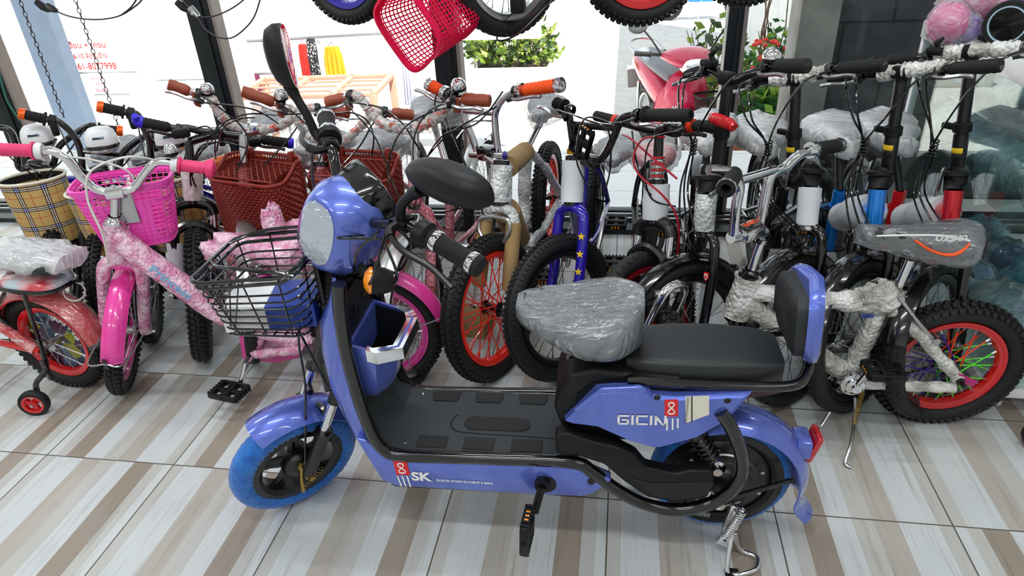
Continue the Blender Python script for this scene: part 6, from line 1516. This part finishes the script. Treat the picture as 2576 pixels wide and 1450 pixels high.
# ---------------------------------------------------------------- glass showcase on the right
SX, SY0, SY1, SX1, SZ = 2.625, .42, 1.42, 3.25, .90
SC = root('glass_showcase', (SX, SY0, 0), 'white-framed glass showcase packed with bagged parts, against the block wall', 'showcase')
fr = MB()
for x in (SX, SX1):
    for y in ((SY1,) if x == SX else (SY0, SY1)): fr.box((x+(.012 if x == SX else -.012), y, SZ/2), (.024, .024, SZ), bev=.003)
    fr.box((x, (SY0+SY1)/2, SZ-.028), (.02, SY1-SY0, .056), bev=.003); fr.box((x, (SY0+SY1)/2, .085), (.02, SY1-SY0, .03), bev=.003)
for y in (SY0, SY1): fr.box(((SX+SX1)/2, y, SZ-.028), (SX1-SX, .02, .056), bev=.003); fr.box(((SX+SX1)/2, y, .085), (SX1-SX, .02, .03), bev=.003)
for x in (SX+.06, SX1-.06):
    for y in (SY0+.06, SY1-.06): fr.box((x, y, .036), (.03, .03, .072), bev=.002)
fr.build('showcase_frame', WHITEM, SC)
MB().box(((SX+SX1)/2, (SY0+SY1)/2, SZ-.003), (SX1-SX-.02, SY1-SY0-.02, .006)).build('top_panel', glassmat('smoked_top_glass', (.80, .78, .82), 1.), SC)
for z in (.50, .70): MB().box(((SX+SX1)/2+.01, (SY0+SY1)/2, z), (SX1-SX-.05, SY1-SY0-.03, .006)).build('glass_shelf', CASEGLASS, SC)
MB().box((SX+.004, (SY0+SY1)/2, .47), (.004, SY1-SY0-.03, .74)).build('front_glass', CASEGLASS, SC, smooth=0)
MB().box(((SX+SX1)/2, SY0+.004, .47), (SX1-SX-.03, .004, .74)).build('side_glass', CASEGLASS, SC, smooth=0)
MB().box(((SX+SX1)/2, (SY0+SY1)/2, .10), (SX1-SX-.02, SY1-SY0-.02, .01)).build('bottom_panel', WHITEM, SC)
bagm = [film('bag_film_%d' % i, .62, c, 22, .6) for i, c in enumerate([(190, 214, 224), (120, 190, 220), (200, 205, 208), (150, 160, 170)])]
goods = [mat('teal_goods', (60, 180, 190), .4), mat('sky_goods', (100, 195, 240), .4), mat('grey_goods', (150, 158, 164), .5), mat('blue_goods', (50, 110, 190), .4), mat('violet_goods', (84, 50, 210), .35), mat('white_goods', (236, 240, 240), .5), mat('dark_goods', (70, 78, 86), .5)]
rnd = random.Random(3)
def bag(x, y, z, s, gm, bm_, lab, grp):
    o = root('bagged_part', (x, y, z), lab, 'bag', grp); c = V(x, y, z+s*.5+.002)
    sta = random.getstate(); random.seed(int(x*1000+y*77))
    if rnd.random() < .4: MB().box(c-Z*.008, (s*.8, s*1.0, s*.6), (V(.9, .3, 0).normalized(), V(-.3, .9, 0).normalized(), Z), .006).build('part_inside', gm, o)
    else: MB().lathe(c-Z*.008, V(.6, .5, .5*rnd.random()), [(.01, -s*.3), (s*.38, -s*.3), (s*.42, -s*.1), (s*.42, s*.1), (s*.38, s*.3), (.01, s*.3)], 18).build('part_inside', gm, o)
    MB().ell(c, (s*.6, s*.74, s*.5), n=14, m=8, jit=.13).build('plastic_bag', bm_, o, 80); random.setstate(sta)
G2 = 'bagged parts in the glass showcase'
k = 0
for z, rows_ in ((.505, 4), (.108, 3), (.705, 3)):
    for i in range(6 if z > .4 else 5):
        for jx in range(2 if z > .4 else 2):
            s = rnd.uniform(.11, .155) if z < .69 else rnd.uniform(.08, .12)
            y = SY0+.10+i*(.15 if z > .4 else .19); x = SX+.13+jx*.19
            gm = goods[[0, 1, 2, 5, 3, 1, 6, 2][(k*5+i) % 8]] if z > .4 else goods[[4, 6, 2, 3, 4, 6][(k+i) % 6]]
            lev = {.505: 'middle shelf', .108: 'bottom', .705: 'upper shelf'}[z]
            bag(x, y, z, s, gm, bagm[k % 4], 'part in a clear plastic bag on the %s of the glass showcase' % lev, 'bagged parts on the '+lev); k += 1
# stroller lying on the showcase
SR = root('stroller', (2.95, .95, SZ), 'folded stroller in pink and purple wrapping, lying on the glass showcase', 'stroller')
wc = gz(2520, 120, SZ+.0)+Z*.062; axw = (CAM-wc); axw = V(axw.x, axw.y, 0).normalized(); axw = (axw*.75+V(-.5, .2, 0)*.4).normalized()
sd_ = axw.cross(Z)
for kx, (ofs, face) in enumerate(((V(0, 0, 0), 1), (-axw*.07, 0))):
    c = wc+ofs; W_ = MB().lathe(c, axw, [(.046, -.011), (.058, -.011), (.062, -.005), (.062, .005), (.058, .011), (.046, .011)], 40, closed=True).build('caster_wheel', RUBBER, SR)
    MB().lathe(c, axw, [(.044, -.012), (.048, -.012), (.048, .0125), (.044, .0125)], 36, closed=True).build('wheel_ring', mat('pale_blue_plastic', (176, 206, 224), .4), W_)
    if face: MB().lathe(c, axw, [(.045, .008), (.0005, .010)], 36).build('wheel_cap', BLACK, W_)
    else:
        b = MB()
        for i in range(5):
            a = i*1.2566; x_, y_ = perp(axw); e = x_*math.cos(a)+y_*math.sin(a); b.box(c+e*.026, (.04, .012, .012), (e, axw.cross(e), axw), .003)
        b.lathe(c, axw, [(.0005, -.01), (.013, -.01), (.013, .01), (.0005, .01)], 14).build('wheel_spokes', mat('pale_blue_plastic', (176, 206, 224), .4), W_)
MB().tube([wc-axw*.035+Z*.01, wc-axw*.035+Z*.10+sd_*.01, wc-axw*.05+Z*.30], .012, 10).build('leg_tube', CBLUE, SR)
for i, (px, py, s_, m_) in enumerate([(2385, 58, (.055, .05, .055), mat('pink_fabric', (240, 70, 160), .7)), (2425, 70, (.042, .04, .04), PURPLE), (2590, 20, (.07, .07, .09), mat('pink_fabric', (240, 70, 160), .7)), (2450, 10, (.09, .08, .07), mat('magenta_fabric', (200, 40, 120), .7))]):
    c = gz(px, py, SZ+s_[2]); c.z = SZ+s_[2]
    MB().ell(c, s_, n=18, m=10, jit=.08).build('fabric_bundle', m_, SR, 70)
    MB().ell(c+Z*.0, tuple(q*1.12 for q in s_), n=18, m=10, jit=.12).build('plastic_cover', FILM, SR, 80)
rear = gz(2436, 82, SZ)+Z*.045+V(.05, .05, 0); MB().lathe(rear, V(-.8, -.5, 0), [(.03, -.012), (.045, -.012), (.045, .012), (.03, .012)], 30, closed=True).build('caster_wheel', RUBBER, SR)
# cardboard lying on the floor behind the orange wheel
cb = gz(1190, 830); CB = root('cardboard_piece', cb, 'flattened cardboard carton on the floor behind the orange-red wheel', 'cardboard')
MB().box(cb+Z*.03, (.13, .10, .06), (V(.97, -.2, 0).normalized(), V(.2, .97, 0).normalized(), Z), .004).build('carton_body', CARD, CB); MB().box(cb+Z*.064+V(0, .03, 0), (.13, .06, .004), (V(.97, -.2, 0).normalized(), V(.2, .97, .25).normalized(), V(0, -.25, 1).normalized()), .001).build('carton_flap', CARD, CB)
# stray dark wheel edge at right
cw = gz(2572, 1125)+V(.03, 0, .04); o = MB().lathe(cw, V(.3, 1, 0), [(.02, -.014), (.034, -.016), (.04, -.008), (.04, .008), (.034, .016), (.02, .014)], 26, closed=True).build('caster_wheel', RUBBER); tag(o, 'small black wheel just entering the frame at the right edge', 'wheel')
# ---------------------------------------------------------------- street scene beyond the glass
GZ = -.65
bpy.data.objects['street'].location.z = GZ+.06
def onstreet(px, py): return gz(px, py, GZ)
# neighbour's white wall with posters
nw = MB(); nw.box((-3.95, 3.6, .8), (5.6, .12, 3.2)); struct(nw.build('wall_neighbour', WHITEWALL, smooth=0)); WYN = 3.54
def poster(px0, py0, px1, py1, name, m, label, lines):
    a, c = gy(px0, py1, WYN), gy(px1, py0, WYN); w, h = c.x-a.x, c.z-a.z
    o = MB().box(((a.x+c.x)/2, WYN-.003, (a.z+c.z)/2), (w, .004, h)).build(name, m, smooth=0); tag(o, label, 'poster')
    for s_, fx, fz, sz, mm, xs in lines: text(s_, o, V(a.x+w*fx, WYN-.006, a.z+h*fz), V(1, 0, 0), Z, sz*h, mm, xs=xs)
    return o
PAPER = mat('white_paper', (238, 236, 232), .7, var=.01)
poster(178, 90, 318, 182, 'sign_board', PAPER, 'white wall sign with red Thai lettering and phone number', [('เฮี๊ยบ + เครน', .08, .70, .22, REDC, 1.15), ('4-6-10 ล้อรับจ้าง', .06, .40, .2, REDC, .98), ('061-8077998', .08, .08, .27, REDC, 1.0)])
poster(238, 184, 312, 236, 'paper_notice', PAPER, 'small white paper notice with magenta Thai lettering below the sign', [('รถรับจ้างทั่วไป', .06, .70, .2, mat('magenta_print', (200, 40, 110), .5), .6), ('4 ล้อ-6 ล้อ', .15, .44, .2, mat('magenta_print', (200, 40, 110), .5), .7), ('086-2548499', .08, .1, .22, mat('magenta_print', (200, 40, 110), .5), .62)])
poster(395, 120, 500, 200, 'paper_notice', PAPER, 'blank whitish paper pasted on the neighbouring wall near the second mullion', [])
o = MB().box((-2.62, 3.46, .8), (.26, .1, 3.2)).build('pillar_neighbour', mat('pale_blue_grey_paint', (104, 118, 138), .7), smooth=0); struct(o)
# banner with shop lettering further right
bn = MB().box((-.05, 4.4, .62), (2.0, .03, .5)).build('banner', PAPER, smooth=0); tag(bn, 'pale banner with faint teal lettering behind the clothes', 'banner')
text('เชค', bn, V(-.85, 4.37, .70), V(1, 0, 0), Z, .22, mat('teal_print', (60, 170, 190), .5)); 
# clothes table frame
PW = mat('pinkish_wood', (206, 150, 126), .6)
z_ = .24; A_, B_, C_, D_ = gz(592, 246, z_), gz(938, 238, z_), gz(985, 190, z_), gz(664, 200, z_)
TB = root('table_frame', (A_.x, A_.y, GZ), 'reddish wooden table frame with bare slats standing outside', 'table')
b = MB()
def beam(m, p, q, w=.04, h=.03):
    d = (q-p).normalized(); s = d.cross(Z).normalized() if abs(d.z) < .9 else V(1, 0, 0); m.box((p+q)/2, ((q-p).length, w, h), (d, s, d.cross(s)*-1), .003)
for p, q in ((A_, B_), (B_, C_), (C_, D_), (D_, A_), (A_.lerp(B_, .36), D_.lerp(C_, .36)), (A_.lerp(B_, .7), D_.lerp(C_, .7))): beam(b, p, q)
for t_ in (.25, .5, .75): beam(b, A_.lerp(D_, t_), B_.lerp(C_, t_), .015, .015)
b.build('table_top', PW, TB)
for p in (A_, B_, C_, D_): m = MB(); beam(m, V(p.x, p.y, GZ), p, .045, .045); m.build('leg', PW, TB)
# clothes rail
ry = 4.0
RL = root('clothes_rail', gy(560, 100, ry), 'metal clothes rail hung with garments outside the window', 'rail')
ra, rb = gy(545, 108, ry), gy(1090, 78, ry); MB().tube([ra, rb], .012, 8).build('rail_bar', STEEL, RL)
for p in (ra, rb): MB().tube([p, V(p.x, p.y, GZ)], .014, 8).build('leg', STEEL, RL)
RL2 = root('clothes_rail', gy(548, 188, 3.75), 'low rail with denim garments left of the wooden table frame', 'rail'); ra, rb = gy(548, 188, 3.75), gy(700, 184, 3.75); MB().tube([ra, rb], .010, 8).build('rail_bar', STEEL, RL2)
for p in (ra, rb): MB().tube([p, V(p.x, p.y, GZ)], .012, 8).build('leg', STEEL, RL2)
def garment(px0, py0, px1, py1, m, label, y=ry, waves=4, cat='garment', flare=1.15):
    a, c = gy(px0, py0, y), gy(px1, py1, y); w, h = abs(c.x-a.x), abs(a.z-c.z); x0 = min(a.x, c.x); rings = []
    n = 28
    for i in range(8):
        t_ = i/7; k = .72+.28*min(1, t_*3) if t_ < .33 else 1+(flare-1)*(t_-.33); fr_ = []; bk = []
        for j in range(n+1):
            u = j/n; xx = x0+w/2+(u-.5)*w*k; dd = .016+.012*t_*math.sin(u*math.pi*2*waves+i*.2)
            fr_.append(V(xx, y-.01-dd*math.sin(math.pi*u)**.4, a.z-h*t_)); bk.append(V(xx, y+.012+dd*.5*math.sin(math.pi*u)**.4, a.z-h*t_))
        rings.append(fr_+bk[::-1])
    o = root('garment', V(x0+w/2, y, a.z), label, cat, 'garments on the rail'); MB().loft(rings).build('cloth', m, o, 60)
    MB().tube(cr([V(x0+w*.3, y, a.z-.004), V(x0+w/2, y, a.z+.03), V(x0+w*.7, y, a.z-.004)], 4), .003, 5).tube(cr([V(x0+w/2, y, a.z+.03), V(x0+w/2+.012, y, a.z+.06), V(x0+w/2, y, a.z+.075)], 4), .0025, 5).build('hanger', STEEL, o)
    return o
dots = NT('dotted_cloth'); v_ = dots.n('TexVoronoi', i_Scale=60.); dots.l(dots.obj(), v_.inputs['Vector']); dots.l(dots.ramp(v_.outputs['Distance'], [(0, srgb(210, 206, 200)), (.35, srgb(44, 40, 46))], 'CONSTANT'), dots.b.inputs['Base Color']); dots.set(Roughness=.8)
cl = lambda n, c: mat(n, c, .85, bump=(40, .004))
garment(748, 112, 790, 205, cl('red_cloth', (214, 40, 32)), 'long red dress hanging on the outside rail')
garment(768, 100, 812, 200, dots.m, 'dark dotted dress hanging beside the red dress')
garment(796, 112, 828, 220, cl('white_cloth', (226, 228, 232)), 'plain white garment hanging between dotted and orange ones')
garment(812, 118, 868, 188, cl('orange_cloth', (250, 160, 20)), 'orange garment hanging on the rail to the right of the white one')
garment(1004, 130, 1046, 262, cl('pale_denim', (190, 190, 214)), 'pale lilac long garment hanging at the right end of the rail')
garment(560, 190, 606, 300, cl('denim_cloth', (70, 84, 120)), 'blue denim garment hanging low at the left of the table frame', 3.75)
garment(604, 186, 680, 296, cl('maroon_cloth', (110, 34, 74)), 'maroon garment hanging beside the blue denim', 3.75)
# planter with shrubs
def leafy(name, label, c, rx, ry_, rz, n, cols, seed, stem=None, big=.05, group=None):
    rn = random.Random(seed); o = root(name, (c.x, c.y, c.z), label, 'plant', group)
    bs = [MB() for _ in cols]
    for i in range(n):
        th, ph = rn.uniform(0, 2*math.pi), math.acos(rn.uniform(-.2, 1)); k = rn.uniform(.45, 1)
        p = c+V(rx*k*math.sin(ph)*math.cos(th), ry_*k*math.sin(ph)*math.sin(th), rz*(.15+.85*k*max(0, math.cos(ph))))
        d = V(rn.uniform(-1, 1), rn.uniform(-1, 1), rn.uniform(-.3, .8)).normalized(); s = d.cross(V(rn.uniform(-1, 1), rn.uniform(-1, 1), .3)).normalized(); u = s.cross(d); L = big*rn.uniform(.6, 1.3); w = L*.32
        bs[i % len(bs)].add([p, p+d*L*.45+s*w-u*w*.2, p+d*L, p+d*L*.45-s*w-u*w*.2, p+d*L*.5+u*w*.15], [[0, 1, 4], [1, 2, 4], [2, 3, 4], [3, 0, 4]])
    for b_, m in zip(bs, cols): b_.build('foliage', m, o, 0)
    b_ = MB()
    for i in range(9):
        a = i*.7; b_.tube([c+V(0, 0, -.02), c+V(rx*.4*math.cos(a), ry_*.4*math.sin(a), rz*.5), c+V(rx*.7*math.cos(a+.2), ry_*.7*math.sin(a+.2), rz*.85)], [.008, .006, .003], 5)
    b_.build('stems', mat('plant_stem', (110, 96, 60), .7), o); return o
def leafm(n, c):
    t = NT(n); t.l(t.ramp(t.noise(20, 2), [(.3, tuple(x*.8 for x in srgb(*c))), (.7, srgb(*c))]), t.b.inputs['Base Color']); t.set(Roughness=.5)
    tr = t.n('BsdfTranslucent'); tr.inputs[0].default_value = (*srgb(*c), 1); m = t.n('MixShader', i_0=.35); t.l(t.b.outputs[0], m.inputs[1]); t.l(tr.outputs[0], m.inputs[2]); t.l(m.outputs[0], t.out.inputs[0]); return t.m
LG = [leafm('leaf_green', (70, 130, 40)), leafm('leaf_light', (140, 180, 60)), leafm('leaf_dark', (40, 90, 40))]
LY = [leafm('leaf_yellowgreen', (120, 150, 50)), leafm('leaf_pale', (170, 190, 90)), leafm('leaf_olive', (60, 84, 44))]  # three leaf greens dealt out in turn over each plant
p0, p1 = onstreet(1175, 232), onstreet(1392, 232); pm0 = (p0+p1)/2; wp = (p1-p0).length
PL = root('planter', (pm0.x, pm0.y+.45, GZ), 'low concrete planter box on the sunlit street', 'planter')
b = MB()
for dy in (0, .9): b.box((pm0.x, pm0.y+dy, GZ+.14), (wp, .08, .28), bev=.01)
for sx in (-1, 1): b.box((pm0.x+sx*(wp/2-.04), pm0.y+.45, GZ+.14), (.08, .82, .28), bev=.01)
b.build('planter_wall', CONC, PL); MB().box((pm0.x, pm0.y+.45, GZ+.11), (wp-.1, .8, .2)).build('soil', mat('soil', (90, 74, 56), .9), PL)
for i, fx in enumerate((-.33, -.05, .28)): leafy('shrub', ['tall broad-leaved shrub at the left end of the planter', 'low shrub in the middle of the planter', 'low shrub at the right end of the planter'][i], V(pm0.x+wp*fx, pm0.y+.45, GZ+.22), .30, .3, .95 if i == 0 else .55, 260, LY, i, big=.14 if i == 0 else .10)
# greenery by the pillar
for i, (px, py, rz, n, bg, lab) in enumerate([(1900, 300, .62, 420, .08, 'dense green bush with small red flowers beside the concrete pillar'), (1935, 250, .7, 300, .09, 'leafy green plant close against the pillar'), (1780, 260, .75, 260, .10, 'light green spiky plant behind the motorcycle mirror'), (1900, 330, .42, 260, .12, 'broad-leaved plant low beside the last mullion')]):
    c = gz(px, py, GZ+.28) if i != 3 else gz(px, py, -.3)
    leafy('potted_plant', lab, c, .34 if i != 1 else .24, .30, rz, n, LG if i != 2 else LY, 20+i, big=bg)
    if i == 0:
        pl_ = [o_ for o_ in bpy.data.objects if o_.get('label') == lab][0]; rn = random.Random(9); b = MB()
        for k in range(40):
            th, ph = rn.uniform(0, 6.28), rn.uniform(.1, 1.3); b.ell(c+V(.34*math.sin(ph)*math.cos(th), .34*math.sin(ph)*math.sin(th), rz*(.15+.88*math.cos(ph))), (.02, .02, .016), n=6, m=4)
        fl = b.build('flowers', mat('red_petal', (226, 50, 40), .6), pl_); fl['kind'] = 'stuff'
    q = MB().lathe(V(c.x, c.y, GZ), Z, [(.12, 0), (.17, c.z-GZ-.01), (.19, c.z-GZ), (.15, c.z-GZ-.01), (.0005, c.z-GZ-.03)], 20, cap=True).build('plant_pot', mat('terracotta', (150, 96, 70), .8)); tag(q, ['terracotta pot holding the dense bush with red flowers', 'terracotta pot of the leafy plant close against the pillar', 'terracotta pot of the spiky plant behind the motorcycle mirror', 'terracotta pot of the broad-leaved plant beside the last mullion'][i], 'pot')
tw = MB(); c = gz(1945, 250, GZ+.3)
for i in range(9): a = c+V(random.uniform(-.2, .3), random.uniform(-.1, .2), 0); tw.tube([a, a+V(random.uniform(-.1, .1), 0, .6), a+V(random.uniform(-.2, .2), 0, 1.25)], [.008, .006, .004], 5)
o = tw.build('bare_twigs', mat('twig', (120, 92, 70), .8)); tag(o, 'thin bare twigs rising beside the concrete pillar', 'twigs', kind='stuff')
# parked motorcycle
MPINK = mat('crimson_fairing', (206, 26, 74), .22, coat=.8)
mo = V(1.98, 4.55, GZ); MC = root('motorcycle', mo, 'crimson step-through motorcycle parked outside with grey seat', 'motorcycle')
mf = V(.30, -.95, 0).normalized(); ms = V(mf.y, -mf.x, 0)*-1      # forward, and to the picture's right
if ms.x < 0: ms = -ms
def mp(f, s, z): return mo+mf*f+ms*s+Z*z
def mloft(secs, m, name, n=20, ex=.8, par=None): return MB().loft([[mp(f, hw*math.copysign(abs(math.cos(a))**ex, math.cos(a)), zc+hz*math.copysign(abs(math.sin(a))**ex, math.sin(a))) for a in [2*math.pi*i/n for i in range(n)]] for f, hw, zc, hz in secs]).build(name, m, par or MC, 45)
for f in (.50, -.52): wheel(MC, mp(f, 0, .245), ms, .245, .075, SILVER, STEEL, 'fine', hubm=STEEL, sr=.003)
mloft([(-.78, .05, .70, .05), (-.66, .11, .68, .08), (-.40, .13, .63, .12), (-.12, .12, .55, .13), (.02, .08, .47, .09)], MPINK, 'tail_fairing')
mloft([(-.62, .09, .77, .03), (-.48, .125, .765, .04), (-.2, .13, .74, .05), (.02, .09, .70, .05), (.08, .05, .67, .04)], mat('grey_seat', (130, 134, 140), .6), 'seat')
MB().tube(cr([mp(-.50, -.13, .78), mp(-.72, -.12, .83), mp(-.80, 0, .85), mp(-.72, .12, .83), mp(-.50, .13, .78)], 5), .014, 8).build('grab_rail', STEEL, MC)
mloft([(.10, .05, .42, .10), (.22, .15, .50, .20), (.34, .18, .58, .22), (.42, .14, .62, .16), (.46, .06, .64, .08)], MPINK, 'leg_shield')
for s_ in (-1, 1): MB().prism([mp(.36, .12*s_, .74), mp(.30, .20*s_, .60), mp(.16, .19*s_, .36), mp(.10, .17*s_, .28), mp(.24, .16*s_, .34), mp(.40, .13*s_, .52)], ms*(.02*s_), .006, 2).build('shield_wing', MPINK, MC)
mloft([(.16, .04, .30, .05), (.0, .09, .32, .09), (-.25, .08, .34, .08)], SATIN, 'engine')
fender('front_fender', MC, mp(.50, 0, .245), ms, .275, .13, math.radians(-165), math.radians(-30), MPINK, mf, 24, .004, .5) if ms.cross(mf).z < 0 else fender('front_fender', MC, mp(.50, 0, .245), ms, .275, .13, math.radians(30), math.radians(165), MPINK, mf, 24, .004, .5)
for s_ in (-1, 1): MB().tube([mp(.50, .07*s_, .245), mp(.36, .07*s_, .66)], .02, 8).build('fork', STEEL, MC)
HC = mloft([(.20, .10, .90, .04), (.28, .20, .90, .06), (.38, .17, .89, .075), (.46, .11, .87, .06), (.50, .04, .86, .03)], MPINK, 'handlebar_cowl', ex=1.)
mloft([(.42, .095, .845, .065), (.49, .085, .840, .06), (.525, .05, .835, .04)], REFLECTOR, 'headlight', par=HC)
for s_ in (-1, 1):
    mloft([(.38, .03, .855, .025), (.45, .02, .85, .02)], LENS, 'indicator', par=HC)
    MB().tube([mp(.30, .12*s_, .90), mp(.26, .24*s_, .91), mp(.22, .37*s_, .92)], .013, 8).build('handlebar', SATIN, MC); grip(MC, mp(.25, .26*s_, .91), mp(.21, .38*s_, .92), .018, FOAMB, 6)
    MB().tube([mp(.29, .20*s_, .92), mp(.28, .27*s_, 1.02), mp(.27, .33*s_, 1.09)], .007, 8).build('mirror_stem', SATIN, MC); MB().ell(mp(.27, .38*s_, 1.12), (.075, .02, .05), (ms, mf, Z), 16, 8).build('mirror', mat('grey_mirror_back', (90, 92, 94), .4), MC)
bk = mp(.60, .13, .60); plastic_basket(MC, bk+Z*.06, ms, mf, Z, .30, .18, .16, .24, .14, MBLACK, rows=9, cols=10)
text('HONDA', MC, mp(.36, -.14, .52)+mf*.08, ms, Z, .05, WHITEC, bold=.002)
MB().box(mp(-.86, 0, .50), (.17, .01, .2), (ms, mf, (Z*.95-mf*.3).normalized()), .004).build('number_plate', mat('grey_plate', (150, 150, 148), .6), MC)
MB().tube([mp(.0, .16, .22), mp(-.4, .17, .26), mp(-.72, .17, .34)], [.03, .045, .05], 12).build('exhaust', CHROME, MC)
for s_ in (-1, 1): MB().tube([mp(-.52, .09*s_, .26), mp(-.42, .12*s_, .56)], .014, 8).build('shock_absorber', STEEL, MC)
MB().tube([mp(.05, -.06, .30), mp(.0, -.20, .005)], .012, 8).build('kickstand', STEEL, MC)
# second motorcycle parked farther off: only its blue flank and rear wheel
m2 = gz(1745, 52, GZ); M2 = root('motorcycle', m2, 'blue motorcycle parked far across the street under the hung red wheel', 'motorcycle')
wheel(M2, m2+V(-.45, .1, .26), V(.25, 1, 0), .26, .08, SILVER, STEEL, 'fine'); wheel(M2, m2+V(.75, -.1, .26), V(.25, 1, 0), .26, .08, SILVER, STEEL, 'fine')
MB().prism([m2+V(x, .0, z) for x, z in ((-.5, .72), (.2, .62), (.5, .92), (.62, .9), (.62, .5), (.3, .3), (-.1, .3), (-.3, .5))], V(.03, .16, 0), .03, 3).build('body_fairing', CBLUE, M2)
MB().prism([m2+V(x, .01, z) for x, z in ((-.55, .80), (.15, .72), (.2, .66), (-.5, .70))], V(.03, .16, 0), .02, 2).build('seat', VINYL, M2); MB().tube([m2+V(.5, -.2, 1.0), m2+V(.56, .4, 1.0)], .014, 8).build('handlebar', SATIN, M2); MB().tube([m2+V(.56, .1, .9), m2+V(.75, .0, .26)], .03, 8).build('fork', STEEL, M2)
MB().tube([m2+V(.1, -.02, .32), m2+V(.05, -.2, .005)], .012, 8).build('kickstand', STEEL, M2)
